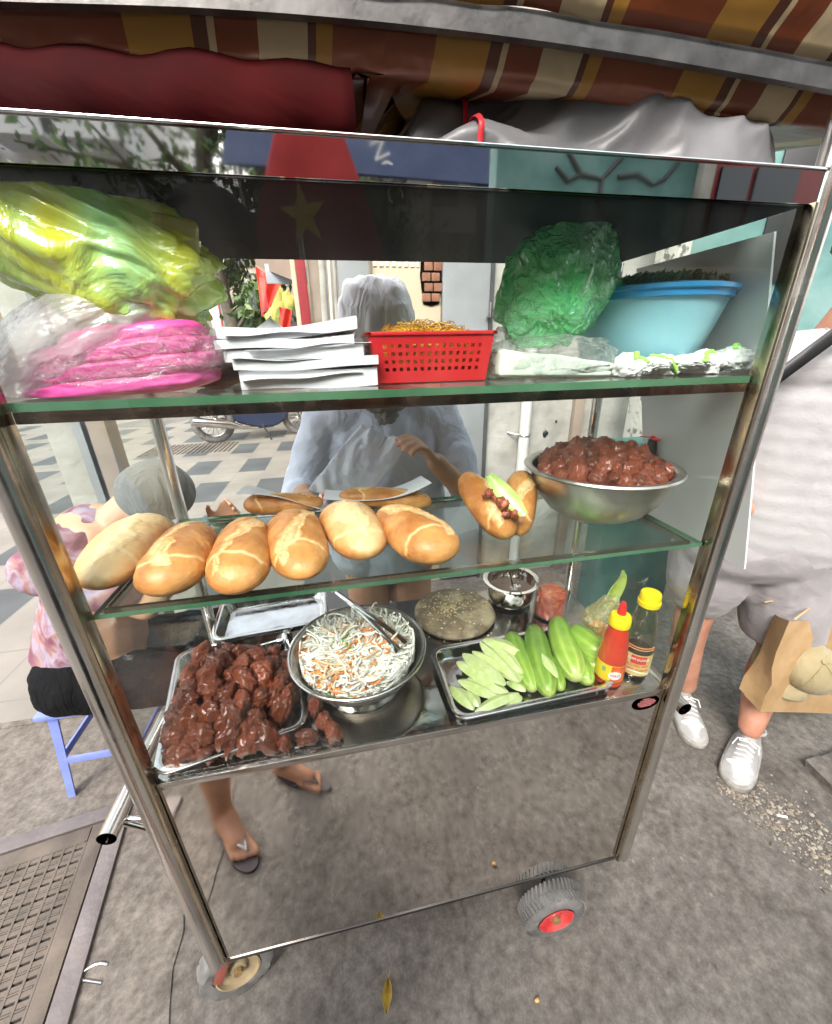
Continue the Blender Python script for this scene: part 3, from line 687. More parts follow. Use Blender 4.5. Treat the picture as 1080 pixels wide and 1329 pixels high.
# meat pile in the tray
def zone(p, cx, cy, q, label):
    dx, dy = p.x - cx, p.y - cy
    a = 'back' if dy > q else 'front' if dy < -q else 'middle'; b_ = 'left' if dx < -q else 'right' if dx > q else 'centre'
    return label % (a + ' ' + b_ if a != 'middle' or b_ != 'centre' else 'very top')
def mound(cx, cy, rx, ry, rot, h, n, r0, r1, base, label, group, mind):
    pts = []; tries = 0
    while len(pts) < n and tries < 30000:
        tries += 1
        a = random.random() * 2 * PI; q = math.sqrt(random.random()); lx, ly = q * math.cos(a), q * math.sin(a)
        z = base + r0 * .7 + (h * (1 - q ** 2.2)) * (1 - .25 * random.random() ** 3)
        p = V((cx, cy, z)) + Matrix.Rotation(rot, 3, 'Z') @ V((lx * rx, ly * ry, 0))
        if all((p - s).length > mind for s in pts): pts.append(p)
    for p in pts: chunk(p, random.uniform(r0, r1), zone(p, cx, cy, rx * .45, label), group)
lab_t = 'glazed brown meat chunk at the %s of the heap on the left tray'
mound(-.28, .655, .145, .135, math.radians(10), .085, 74, .020, .027, ZC + .004, lab_t, 'grilled meat chunks heaped on the tray', .031)
mound(-.28, .665, .09, .08, 0, .045, 20, .022, .028, ZC + .002, lab_t, 'grilled meat chunks heaped on the tray', .03)
for px, py, z, r in ((165, 892, .79, .021), (185, 860, .80, .02), (172, 918, .775, .021), (190, 945, .755, .02), (205, 880, .80, .022), (312, 848, .80, .020), (345, 880, .78, .022), (350, 905, .775, .021), (370, 912, .765, .02), (180, 965, .74, .019), (178, 985, .737, .018), (290, 860, .81, .02)):
    p = atZ(px, py, z); chunk(p, r, zone(p, -.28, .655, .06, lab_t), 'grilled meat chunks heaped on the tray')
for k in range(26):
    p = V((-.352 + random.uniform(0, .035), .56 + .19 * k / 25, ZC + random.choice((.02, .035, .055)) + random.uniform(0, .01))); chunk(p, random.uniform(.018, .024), zone(p, -.28, .655, .06, lab_t), 'grilled meat chunks heaped on the tray')
for px, py, r, l in ((368, 972, .017, 'small meat chunk on the bare counter, leftmost of the loose ones'), (398, 964, .0175, 'loose meat chunk on the counter edge, between two others'), (432, 953, .0185, 'round meat chunk on the counter, rightmost of the loose ones'), (408, 918, .019, 'upper loose meat chunk beside the tray corner and the strainer'), (420, 936, .019, 'loose meat chunk on the counter just under the strainer')):
    chunk(atZ(px, py, ZC + r * .8), r, l, None)

# big bowl of meat on the middle shelf
def bowl_obj(name, c, prof, m, label, cat, n=72): 
    bm = B(); lathe(bm, prof, c, n); return obj(name, bm, m, label=label, cat=cat, smooth=50)
BS = mat('bowl_steel', (.60, .58, .55), .34, 1, c2=(.54, .52, .48), ns=30, stretch=(1, 1, .15), rvar=.04)
bc = V((.521, .705, Z2)); 
prof = [(0, .001), (.055, .001), (.075, .003), (.098, .018), (.120, .045), (.134, .075), (.140, .098), (.150, .101), (.153, .1045), (.150, .108), (.139, .107), (.133, .100), (.127, .075), (.113, .046), (.092, .022), (.07, .008), (0, .006)]
bowl_obj('steel_bowl', bc, prof, BS, 'large brushed steel bowl piled with dark grilled meat on the middle shelf', 'bowl')
bm = B(); blob(bm, bc + V((0, 0, .085)), (.122, .122, .035), 4, .1, 3, 5); obj('meat_base', bm, MEAT, label='dark mass of grilled meat filling the steel bowl under the top pieces', cat='grilled meat', kind='stuff', smooth=180)
lab_b = 'dark meat chunk at the %s of the heap in the large steel bowl'
mound(bc.x, bc.y, .118, .118, 0, .045, 85, .0145, .020, Z2 + .088, lab_b, 'grilled meat chunks in the steel bowl', .021)
# small fan with red blades beyond the bowl, keeping flies off
fp = atY(848, 568, .86)
fn = thing('fly_fan', (fp.x, fp.y, Z2), 'small dark stand with flat red blades behind the meat bowl', 'fan')
bm = B(); tube(bm, [(fp.x, fp.y, Z2 - .0), (fp.x, fp.y, fp.z - .004)], [.022, .010], 16); obj('stand', bm, M['dark'], fn)
bm = B()
for k in range(3):
    a = 2.1 * k + .2; box(bm, fp + V((math.cos(a) * .014, math.sin(a) * .014, 0)), (.032, .012, .002), Matrix.Rotation(a, 3, 'Z') @ Matrix.Rotation(.25, 3, 'X'), .0008)
lathe(bm, [(0, .005), (.006, .004), (.006, -.006), (0, -.006)], fp, 12)
obj('blades', bm, mat('red_plastic', (.75, .015, .02), .35), fn)

# strainer with pickled radish and carrot
cc = V((-.005, .695, ZC))
def mesh_mat():
    m, nt, b = new_mat('wire_mesh'); b.inputs['Metallic'].default_value = 1; b.inputs['Roughness'].default_value = .3; b.inputs['Base Color'].default_value = (.46, .43, .38, 1)
    co = coords(nt); v = node(nt, 'ShaderNodeTexVoronoi', Scale=260, Randomness=.15); nt.links.new(co, v.inputs['Vector'])
    nt.links.new(ramp(nt, v.outputs['Distance'], [(.25, (.16, .14, .12)), (.4, (.62, .58, .52))]), b.inputs['Base Color'])
    bp = node(nt, 'ShaderNodeBump', Strength=.5, Distance=.001); nt.links.new(v.outputs['Distance'], bp.inputs['Height']); nt.links.new(bp.outputs[0], b.inputs['Normal']); return m
st = thing('strainer', cc, 'fine mesh steel strainer full of shredded white radish and carrot', 'strainer')
prof = [(0, .014), (.07, .014), (.1, .026), (.125, .05), (.140, .082), (.143, .088), (.139, .088), (.121, .052), (.097, .03), (.068, .018), (0, .018)]
bm = B(); lathe(bm, prof, cc, 96); obj('mesh_bowl', bm, mesh_mat(), st, smooth=60)
bm = B(); tube(bm, [cc + V((.145 * math.cos(a), .145 * math.sin(a), .088)) for a in [2 * PI * k / 96 for k in range(96)]], .0038, 10, closed=True); obj('rim', bm, M['steel'], st)
bm = B(); lathe(bm, [(.078, 0), (.084, 0), (.088, .020), (.082, .020), (.078, 0)], cc, 64); obj('foot_ring', bm, M['steel'], st)
RAD = [mat('radish', (.88, .86, .78), .35, coat=.3), mat('radish_clear', (.78, .78, .68), .3, coat=.4), mat('carrot', (.80, .27, .05), .35, coat=.3), mat('carrot_pale', (.82, .50, .27), .35, coat=.3), mat('herb_bit', (.2, .36, .06), .4)]
bm = B(); blob(bm, cc + V((0, 0, .056)), (.118, .118, .034), 3, .05, 3, 2)
def strand(bm, p, L, r, mi, curl):
    a = random.random() * 6.28; pts = [p]; el = random.uniform(-.3, .3)
    for i in range(7):
        a += random.gauss(0, curl); el += random.gauss(0, .25); el = max(-.5, min(.6, el))
        pts.append(pts[-1] + V((math.cos(a), math.sin(a), math.sin(el) * .6)) * L / 7)
    out = []
    for q in pts:
        dxy = V((q.x - cc.x, q.y - cc.y, 0)); R_ = .122
        if dxy.length > R_: q = V((cc.x, cc.y, q.z)) + dxy.normalized() * R_
        out.append(q)
    n0 = len(bm.faces); tube(bm, out, r, 5); bm.faces.ensure_lookup_table()
    for f in bm.faces[n0:]: f.material_index = mi
def shred(n, seed):
    for i in range(n):
        a = random.random() * 6.28; q = math.sqrt(random.random()) * .112
        x, y = q * math.cos(a), q * math.sin(a)
        z = .074 + .020 * (1 - (q / .115) ** 2) + random.uniform(-.006, .008) + .006 * nz((x, y, 0), 30)
        pat = nz((x, y, 0), 22, 4)
        r = random.random()
        mi = 2 if (pat > .24 and r < .6) else 3 if (pat > .10 and r < .5) else 4 if r > .988 else (1 if r < .4 else 0)
        strand(bm, cc + V((x, y, z)), random.uniform(.03, .085), random.uniform(.0018, .0027), mi, .35)
shred(1500, 1)
obj('pickled_radish', bm, RAD, label='shredded white radish and orange carrot filling the mesh strainer', cat='pickles', kind='stuff', smooth=180)
# tongs
t0 = atZ(437, 768, .845); t1 = atZ(519, 845, .822); t1b = atZ(530, 834, .822)
tg = thing('tongs', (t0.x, t0.y, .80), 'shiny steel tongs resting in the strainer on the shredded radish', 'tongs')
for e_, lift in ((t1, .002), (t1b, .004)):
    bm = B(); d = (e_ - t0).normalized(); sd_ = V((0, 0, 1)).cross(d).normalized(); off = sd_ * (.002 if e_ is t1 else -.006)
    sheet(bm, lambda u, v: t0.lerp(e_, u) + off * math.sin(PI * u) + sd_ * (v - .5) * (.013 + .006 * (u > .93)) + V((0, 0, -.004 * (1 - (2 * v - 1) ** 2) * -1 + lift * math.sin(PI * u) * 2)), 24, 6, .0012)
    obj('arm', bm, M['chrome'], tg)
bm = B(); tube(bm, [t0 + V((-.007, -.002, 0)), t0 + V((-.012, .008, .002)), t0 + V((-.002, .014, .002)), t0 + V((.008, .006, 0))], .0042, 10, flat=.5); obj('spring_end', bm, M['chrome'], tg)

# chopping board with crumbs
cb = V((.262, .865, ZC))
bm = B(); lathe(bm, [(0, 0), (.098, 0), (.108, .004), (.110, .011), (.106, .017), (.100, .019), (0, .0185)], cb, 64)
for v in bm.verts:
    if v.co.z > ZC + .01: v.co.x += .004 * nz(v.co, 14, 3); v.co.y += .004 * nz(v.co, 14, 8)
obj('chopping_board', bm, mat('board_wood', (.30, .23, .14), .6, c2=(.17, .125, .08), ns=18, nd=9, c3=(.42, .34, .22), bump=.4, bs=50, bdist=.003), label='round worn wooden chopping board strewn with crumbs behind the cucumber tray', cat='chopping board')
bm = B()
for i in range(520):
    a = random.random() * 6.28; q = abs(random.gauss(0, .055)); q = min(q, .1) if random.random() < .8 else random.uniform(.1, .2)
    x, y = cb.x + q * math.cos(a) - .01, cb.y + q * math.sin(a) * .9 + .01
    on = (V((x, y, 0)) - V((cb.x, cb.y, 0))).length < .1
    if not on and (y > .94 or y < .76 or x > .36 or x < .16): continue
    r = random.uniform(.0012, .0036); vs = blob(bm, (x, y, (ZC + .019 if on else ZC) + r * .4), (r, r * .8, r * .5), 1, .5, 2, i)
    mi = random.choice((0, 0, 1, 2))
    for f in {f for v in vs for f in v.link_faces}: f.material_index = mi
obj('crumbs', bm, [mat('crumb_a', (.55, .42, .22), .7), mat('crumb_b', (.35, .22, .09), .7), mat('crumb_c', (.7, .6, .42), .7)], label='bread crumbs scattered over the round chopping board', cat='crumbs', kind='stuff', smooth=0)
# steel pot with spoons
pc = V((.44, .90, ZC)); pr = .070
bm = B(); lathe(bm, [(0, .001), (.046, .001), (.060, .008), (pr - .002, .028), (pr, .066), (pr + .009, .068), (pr + .009, .0715), (pr - .003, .070), (pr - .004, .03), (.055, .012), (0, .008)], pc, 64)
pot = obj('steel_pot', bm, M['chrome'], label='small shiny steel pot of brown sauce behind the chopping board', cat='pot')
bm = B(); lathe(bm, [(0, .0), (pr - .004, 0), (pr - .006, -.002), (0, -.003)], pc + V((0, 0, .052)), 40); obj('sauce', bm, mat('brown_sauce', (.09, .035, .015), .15, coat=.6), label='dark brown sauce filling the small steel pot', cat='sauce')
for (tx, ty, hx, hy, l) in ((.44, .88, 664, 700, 'thin steel spoon standing in the sauce pot, leaning left'), (.455, .89, 700, 706, 'second steel spoon in the sauce pot, leaning back')):
    bm = B(); t_ = V((tx, ty, ZC + .05)); h_ = V((tx + (hx - 690) * .0012, ty - .02, ZC + .135))
    tube(bm, [t_, t_.lerp(h_, .5), h_], [.004, .0025, .004], 8, flat=.5); blob(bm, t_, (.013, .016, .005), 2, .0, 1, 1)
    obj('spoon', bm, M['steel'], label=l, cat='spoon')
# chilli jar
jc = V((.52, .815, ZC)); jar = thing('chilli_jar', jc, 'clear plastic jar of red chilli sauce with a spoon leaning in it', 'jar')
bm = B(); lathe(bm, [(0, .001), (.034, .001), (.037, .004), (.037, .072), (.033, .082), (.0335, .092), (.0355, .093), (.0355, .096), (.0315, .096), (.031, .083), (.0345, .071), (.0345, .005), (0, .004)], jc, 48); obj('jar_wall', bm, pane('clear_plastic', (.96, .96, .95), dust=.06), jar)
CHM = mat('chilli', (.42, .02, .01), .3, c2=(.62, .10, .02), ns=90, c3=(.75, .35, .1), lo=.4, hi=.72, bump=.6, bs=160, coat=.4, bdist=.003)
bm = B(); lathe(bm, [(0, .005), (.0335, .006), (.0335, .062), (.028, .066), (0, .068)], jc, 40)
for v in bm.verts:
    if v.co.z > ZC + .05: v.co.z += .004 * nz(v.co, 60, 1)
obj('chilli_paste', bm, CHM, jar)
bm = B(); a_, b_ = V((jc.x - .012, jc.y, ZC + .05)), V((jc.x - .062, jc.y - .005, ZC + .125)); tube(bm, [a_, b_], [.0035, .0028], 8, flat=.5)
obj('spoon', bm, M['steel'], label='slim steel spoon leaning out of the red chilli jar', cat='spoon')
# yellow bag with peeled vegetable
YB_ = film('yellow_film', (.92, .80, .30), .25, ns=16, bs=40, c2=(.9, .86, .6), trl=.35, amax=.4)
yc = V((.588, .69, ZC))
bm = B(); blob(bm, yc + V((0, 0, .052)), (.045, .045, .052), 5, .15, 1.3, 4, ridge=.25, st=(.5, .5, 1.3))
for v in bm.verts:
    if v.co.z > ZC + .08: v.co.x += (v.co.z - ZC - .08) * .4; v.co.z = ZC + .08 + (v.co.z - ZC - .08) * 1.5
yb = obj('vegetable_bag', bm, YB_, label='crumpled yellowish clear bag of vegetables between chilli jar and sauce bottles', cat='plastic bag', smooth=180)
GREENL = mat('pale_leaf', (.42, .55, .06), .4, c2=(.6, .68, .2), ns=30, sss=.1)
bm = B(); b0, b1 = atY(790, 790, .72), atY(812, 745, .74)
sheet(bm, lambda u, v: b0.lerp(b1, u) + V(((v - .5) * .045 * math.sin(PI * (.15 + .85 * u)) ** .7, .014 * math.sin(v * 3), .006 * math.sin(v * 6 + u * 3))), 12, 10, .001)
obj('lettuce_leaf', bm, GREENL, label='light green leaf poking out of the top of the yellowish bag', cat='leaf')
bm = B()
for i in range(7): blob(bm, yc + V((random.uniform(-.02, .02), random.uniform(-.02, .02), random.uniform(.02, .06))), (.014, .012, .010), 2, .3, 2, i)
obj('cut_vegetables', bm, mat('veg_red', (.6, .16, .05), .4, c2=(.75, .5, .15), ns=40), label='red and yellow cut vegetables inside the clear yellowish bag', cat='vegetables', kind='stuff', smooth=180)
# bottles
def label_band(c, r, z0, z1, a0, a1, m, parent, name='label', bulge=.0004):
    bm = B(); sheet(bm, lambda u, v: V(c) + V((math.cos(a0 + (a1 - a0) * u) * (r + bulge), math.sin(a0 + (a1 - a0) * u) * (r + bulge), z0 + (z1 - z0) * v)), 28, 4)
    return obj(name, bm, m, parent, recalc=False)
def on_cyl(bm, c, r, ang, z, sc_=1):
    for v in bm.verts:
        a = ang + v.co.x / r; v.co = V(c) + V((math.cos(a) * (r + .0006 + v.co.z * .3), math.sin(a) * (r + .0006 + v.co.z * .3), z + v.co.y))
def cyl_text(s, size, c, r, ang, z, m, parent):
    bm = textmesh(s, size, Matrix.Identity(4), m, parent)
    on_cyl(bm, c, r, ang, z); return obj('lettering', bm, m, parent, smooth=0)
YEL = mat('yellow_cap', (.85, .62, .01), .35); REDP = mat('red_tip', (.72, .02, .02), .35); WHI = mat('label_white', (.85, .83, .8), .5)
b1 = V((.530, .575, ZC)); view = math.atan2(-b1.y, -b1.x)
bt = thing('chilli_bottle', b1, 'red chilli sauce squeeze bottle with yellow cap, red tip and yellow label', 'bottle')
bm = B(); lathe(bm, [(0, 0), (.022, 0), (.0245, .003), (.0245, .045), (.024, .052), (.0215, .075), (.0165, .098), (.0145, .104), (.0145, .108), (0, .108)], b1, 48); obj('bottle_body', bm, mat('chilli_sauce', (.52, .035, .012), .16, c2=(.62, .07, .02), ns=15, coat=.7, sss=.15), bt)
bm = B(); lathe(bm, [(0, .104), (.0175, .104), (.018, .107), (.018, .116), (.0155, .121), (.0085, .123), (0, .123)], b1, 40)
obj('cap', bm, YEL, bt)
bm = B(); lathe(bm, [(0, .122), (.0075, .122), (.0065, .130), (.0048, .139), (.003, .143), (0, .1435)], b1, 24); obj('tip', bm, REDP, bt)
label_band(b1, .0246, .013, .043, view - 1.35, view + 1.35, mat('label_yellow', (.85, .62, .03), .4), bt)
label_band(b1, .0249, .0135, .0425, view + .15, view + 1.35, mat('label_red', (.66, .04, .02), .4, c2=(.75, .2, .03), ns=60), bt, 'label_panel')
bm = B(); r_ = bmesh.ops.create_circle(bm, cap_ends=True, radius=1, segments=28)
for v in bm.verts: v.co = V((v.co.x * .0115, v.co.y * .0075, 0))
bmesh.ops.triangulate(bm, faces=bm.faces); bmesh.ops.subdivide_edges(bm, edges=bm.edges[:], cuts=2); on_cyl(bm, b1, .0252, view + .45, ZC + .026 - ZC); obj('label_oval', bm, WHI, bt)
cyl_text('HAO', .0075, b1, .0256, view + .45, .026, mat('ink_red', (.5, .02, .02), .5), bt)
bm = B(); bx(bm, -.003, .003, -.004, .004, 0, .0002); bmesh.ops.subdivide_edges(bm, edges=bm.edges[:], cuts=2); on_cyl(bm, b1, .0250, view - .35, .034); obj('label_mark', bm, mat('ink_green', (.25, .4, .15), .5), bt)
b2 = V((.600, .585, ZC)); view = math.atan2(-b2.y, -b2.x)
bt = thing('soy_bottle', b2, 'clear bottle of dark seasoning sauce with a yellow screw cap', 'bottle')
prof = [(0, .001), (.022, .001), (.0265, .005), (.0265, .058), (.0255, .063), (.0265, .068), (.0255, .080), (.022, .105), (.0165, .128), (.014, .136), (.014, .140), (.0132, .140), (.0132, .135), (.0155, .128), (.021, .104), (.0245, .08), (.0255, .058), (.0255, .006), (0, .003)]
bm = B(); lathe(bm, prof, b2, 48); obj('bottle_body', bm, pane('bottle_clear', (.93, .92, .84), dust=.02, ior=1.6), bt)
bm = B(); lathe(bm, [(0, .004), (.025, .006), (.025, .050), (0, .050)], b2, 40); obj('sauce', bm, mat('soy', (.018, .008, .004), .08, coat=.8), bt)
bm = B()
lathe(bm, [(0, .136), (.0185, .136), (.0190, .138), (.0190, .144), (.0175, .1445), (.0175, .155), (.0160, .158), (0, .158)], b2, 60)
obj('cap', bm, YEL, bt)
label_band(b2, .0266, .010, .052, view - 1.4, view + 1.4, mat('label_tan', (.62, .42, .14), .4, c2=(.75, .58, .25), ns=30), bt)
label_band(b2, .0269, .034, .050, view - .25, view + .75, mat('label_red2', (.55, .05, .03), .4), bt, 'label_panel')
cyl_text('NAM DUONG', .0058, b2, .0273, view + .25, .043, WHI, bt)
cyl_text('HUONG VIET', .0066, b2, .0270, view + .2, .030, mat('ink_red3', (.5, .02, .02), .5), bt)
cyl_text('NUOC TUONG', .0062, b2, .0270, view + .2, .022, mat('ink_red4', (.5, .02, .02), .5), bt)
for z, m_ in ((.0145, WHI), (.062, mat('band_orange', (.6, .25, .08), .4)), (.0665, mat('band_orange2', (.6, .25, .08), .4))):
    bm = B(); tube(bm, [b2 + V((.0268 * math.cos(view + a), .0268 * math.sin(view + a), z + (.004 * math.cos(a * 2) if z < .02 else 0))) for a in [(-1.2 + .08 * k) for k in range(31)]], .0009, 6); obj('label_band', bm, m_, bt)

bpy.data.objects['chilli_bottle'].scale = (1.18, 1.18, 1.42); bpy.data.objects['soy_bottle'].scale = (1.15, 1.15, 1.32); bpy.data.objects['chilli_jar'].scale = (1.15, 1.15, 1.15)
# cucumbers
CUC = None
def cuc_mat():
    m, nt, b = new_mat('cucumber_skin'); at = nt.nodes.new('ShaderNodeAttribute'); at.attribute_name = 'u'
    co = coords(nt); n = node(nt, 'ShaderNodeTexNoise', Scale=30, Detail=6); nt.links.new(co, n.inputs['Vector'])
    q = node(nt, 'ShaderNodeMath', operation='MULTIPLY_ADD'); q.inputs[1].default_value = .45; nt.links.new(n.outputs['Fac'], q.inputs[0]); nt.links.new(at.outputs['Fac'], q.inputs[2])
    nt.links.new(ramp(nt, q.outputs[0], [(.15, (.07, .16, .015)), (.5, (.18, .33, .035)), (.85, (.36, .52, .08)), (1.1, (.55, .62, .22))]), b.inputs['Base Color'])
    b.inputs['Roughness'].default_value = .35; b.inputs['Coat Weight'].default_value = .25
    v = node(nt, 'ShaderNodeTexVoronoi', Scale=110); nt.links.new(co, v.inputs['Vector'])
    bp = node(nt, 'ShaderNodeBump', Strength=.3, Distance=.001); nt.links.new(v.outputs['Distance'], bp.inputs['Height']); nt.links.new(bp.outputs[0], b.inputs['Normal']); return m
CM = cuc_mat()
def cucumber(a, b, R, seed, label, mx=0.0):
    a, b = V(a), V(b); d = (b - a).normalized(); x = V((0, 0, 1)).cross(d).normalized(); y = d.cross(x)
    bm = B(); lay = bm.verts.layers.float.new('u'); rings = []; n = 28
    for i in range(41):
        s = -math.cos(PI * i / 40); t = (s + 1) / 2; pr = max(0, 1 - abs(s) ** 3.2) ** .5
        ring = []
        for k in range(n):
            th = 2 * PI * k / n; st_ = math.cos(th * 9 + seed)
            w_ = R * pr * (1 + .02 * st_ + .04 * nz((math.cos(th), math.sin(th), s * 2), 2, seed)) * (1 + .08 * math.sin(s * 1.4 + seed))
            v = bm.verts.new(a.lerp(b, t) + (x * math.cos(th) + y * math.sin(th)) * w_ + x * .12 * R * math.cos(s * 2))
            v[lay] = (1 - t) * .45 + mx + .26 * (st_ > .5) * (1 - t) ** .7 + (.2 if abs(s) > .93 and t < .5 else 0); ring.append(v)
        rings.append(ring)
    for A_, B_ in zip(rings, rings[1:]):
        for k in range(n): bm.faces.new((A_[k], A_[(k + 1) % n], B_[(k + 1) % n], B_[k]))
    bmesh.ops.remove_doubles(bm, verts=bm.verts, dist=.0001)
    obj('cucumber', bm, CM, label=label, cat='cucumber', group='whole cucumbers on the tray', smooth=180)
zc = ZC + .018
def cu(fx, fy, gx, gy, wpx, seed, dz, label, mx=0): a, b = atZ(fx, fy, zc + dz), atZ(gx, gy, zc + dz + .002); cucumber(a, b, obj_scaleR(wpx / 2, a.lerp(b, .5)), seed, label, mx)
cu(692, 897, 662, 822, 29, 1, 0, 'leftmost whole cucumber on the tray, half covered by cut wedges', .05)
cu(712, 903, 692, 812, 32, 2, .006, 'dark green cucumber second from the left, with a cut sliver on it', -.08)
cu(748, 882, 722, 802, 35, 3, .010, 'thick light green cucumber in the middle of the row', .12)
cu(764, 888, 742, 832, 26, 4, .002, 'striped cucumber tucked right of the thick middle one', 0)
cu(790, 856, 738, 818, 40, 5, .014, 'plump cucumber lying diagonally at the right end of the tray', .08)
cu(786, 872, 756, 852, 25, 6, -.004, 'small cucumber tip at the right under the plump diagonal one', .25)
cu(728, 896, 716, 850, 20, 7, -.006, 'slim dark cucumber wedged low between its neighbours', 0)
CUT = mat('cucumber_flesh', (.50, .62, .20), .3, c2=(.64, .72, .36), ns=60, stretch=(1, 1, 1), coat=.5, bump=.2, bs=80)
SK = mat('cucumber_rind', (.24, .42, .05), .4, c2=(.38, .54, .10), ns=30)
def wedge(px1, py1, px2, py2, wpx, z, label):
    a, b = atZ(px1, py1, z), atZ(px2, py2, z + .004); d = b - a; x = V((0, 0, 1)).cross(d.normalized()).normalized(); W = obj_scaleR(wpx * 1.15, a); a, b = a - d * .12, b + d * .12
    bm = B(); n = 18; rings = []
    for i in range(n + 1):
        t = i / n; pr = math.sin(PI * (t * .96 + .02)) ** .65; p = a.lerp(b, t) + V((0, 0, .004 * math.sin(PI * t)))
        rings.append([bm.verts.new(p + x * W * .5 * pr), bm.verts.new(p + V((0, 0, .008 * pr))), bm.verts.new(p - x * W * .5 * pr), bm.verts.new(p - x * W * .3 * pr - V((0, 0, .006 * pr))), bm.verts.new(p + x * W * .3 * pr - V((0, 0, .006 * pr)))])
    for A_, B_ in zip(rings, rings[1:]):
        for k in range(5):
            f = bm.faces.new((A_[k], A_[(k + 1) % 5], B_[(k + 1) % 5], B_[k])); f.material_index = 1 if k >= 2 else 0
    bm.faces.new(rings[0]); bm.faces.new(rings[-1][::-1])
    obj('cucumber_wedge', bm, [CUT, SK], label=label, cat='cucumber wedge', group='cut cucumber wedges on the tray', smooth=40)
WL = ['leftmost cut cucumber wedge, leaning on the tray wall', 'short pale wedge just right of the leftmost cucumber wedge', 'cucumber wedge low in the front of the pile, left side', 'cucumber wedge in the front of the pile under the curled pale one', 'long pale curled cucumber strip across the front of the pile', 'rounded pale wedge end at the front right of the pile', 'cucumber wedge at the left middle of the pile with green rind showing', 'cucumber wedge at the upper left of the pile, pointing to the back', 'broad cucumber wedge in the middle of the pile', 'long cucumber wedge running down the upper middle of the pile', 'cucumber wedge high in the pile beside the whole cucumbers', 'topmost cucumber wedge at the back of the pile', 'narrow wedge squeezed against the leftmost whole cucumber', 'cucumber wedge at the right middle of the pile', 'small wedge low at the right foot of the pile', 'single peeled cucumber sliver lying on the dark whole cucumber', 'flat cucumber wedge at the left foot of the pile']
for i, (x1, y1, x2, y2, wd, dz) in enumerate(((588, 893, 612, 918, 18, .004), (605, 898, 620, 915, 16, .004), (600, 885, 645, 905, 20, .008), (612, 882, 655, 898, 18, .012), (622, 922, 668, 902, 15, .014), (655, 912, 675, 905, 18, .008), (598, 862, 640, 888, 20, .016), (606, 852, 650, 885, 22, .022), (618, 848, 658, 872, 16, .022), (628, 838, 668, 880, 18, .026), (640, 836, 674, 870, 16, .028), (632, 832, 676, 848, 20, .030), (668, 850, 674, 880, 14, .022), (648, 868, 672, 884, 16, .018), (660, 886, 680, 896, 14, .008), (700, 848, 721, 876, 12, .040), (610, 868, 648, 896, 18, .014))):
    wedge(x1, y1, x2, y2, wd, ZC + .006 + dz, WL[i])

# ---------------------------------------------------------------- upper shelf
zs = Z1
# yellow-green bag
YG = film('lime_film', (.95, .92, .04), .7, ns=5, bs=10, c2=(.40, .95, .48), trl=.3, amax=.95, bump=.9, rough=.08)
bm = B(); p = atY(105, 303, .625); blob(bm, p, (.148, .082, .100), 6, .16, 1.1, 6, ridge=.20, st=(.35, .6, 1.1), rot=Matrix.Rotation(.25, 3, 'Y'))
for v in bm.verts:
    v.co.z -= (v.co.x - p.x) * .18
    if v.co.z < zs + .055 and v.co.x > p.x: v.co.z = zs + .055 + (v.co.z - zs - .055) * .2
    v.co.z = max(v.co.z, zs + .02); v.co.y = max(v.co.y, YF + .012); v.co.z = min(v.co.z, ZR - .006)
obj('green_yellow_bag', bm, YG, label='puffed translucent yellow and green plastic bag at the top left of the cart', cat='plastic bag', smooth=180)
bm = B(); bp0 = atY(252, 328, .62)
ymat = film('amber_film', (.95, .68, .10), .6, ns=9, bs=20, c2=(.75, .8, .35), trl=.5)
box(bm, bp0 - V((.02, 0, 0)), (.05, .06, .068), Matrix.Rotation(.15, 3, 'Y') @ Matrix.Rotation(.3, 3, 'Z'), .008, 3); obj('plastic_container', bm, ymat, label='frosted yellow container edge sticking out right of the lime bag', cat='container')
bm = B(); blob(bm, p + V((.03, .02, .0)), (.085, .05, .05), 4, .15, 1.3, 16, ridge=.2)
obj('green_bag', bm, film('deep_green_film', (.15, .70, .32), .6, ns=9, bs=24, c2=(.4, .6, .05), trl=.5), label='darker green bundle seen inside the lime yellow bag', cat='plastic bag', smooth=180)
# clear bag draped at left
CF = film('clear_film', (.92, .92, .92), .3, ns=8, bs=26, trl=.4, amax=.6, bump=.4)
bm = B(); p = atY(110, 440, .60); blob(bm, p, (.125, .05, .055), 6, .12, 1.1, 26, ridge=.10, st=(.3, .6, 1.2), rot=Matrix.Rotation(-.45, 3, 'Y'))
for v in bm.verts: v.co.z = max(v.co.z, zs + .002); v.co.y = max(v.co.y, YF + .01)
obj('clear_bag', bm, CF, label='crinkled clear plastic bag lying behind the pink bundle', cat='plastic bag', smooth=180)
# pink bundle
PK = mat('pink_plastic', (.82, .06, .34), .35, c2=(.9, .16, .46), ns=14, bump=.4, bs=30, sss=.1, coat=.2)
pk0 = atY(175, 512, .60); pk = thing('pink_bag_bundle', (pk0.x, pk0.y, zs), 'folded hot pink plastic bags packed in shiny clear wrap on the top shelf', 'plastic bags')
bm = B()
for k, (dx, z, w_, dp) in enumerate(((-.006, .011, .112, .05), (.004, .030, .115, .052), (.006, .048, .106, .05), (.020, .064, .082, .045))):
    blob(bm, (pk0.x + dx, pk0.y + .005, zs + z + .002), (w_, dp, .0175), 5, .05, 1.2, 40 + k, pw=.72, ridge=.06)
for v in bm.verts: v.co.z = max(zs + .002, v.co.z + (v.co.x - pk0.x) * .09); v.co.y = max(v.co.y, YF + .012)
obj('folded_bags', bm, PK, pk, smooth=180)
bm = B(); blob(bm, (pk0.x + .004, pk0.y + .005, zs + .040), (.126, .058, .044), 6, .05, 1.3, 50, ridge=.08, pw=.85, st=(1.1, .5, .5))
for v in bm.verts: v.co.z = max(zs + .001, v.co.z + (v.co.x - pk0.x) * .10); v.co.y = max(v.co.y, YF + .009)
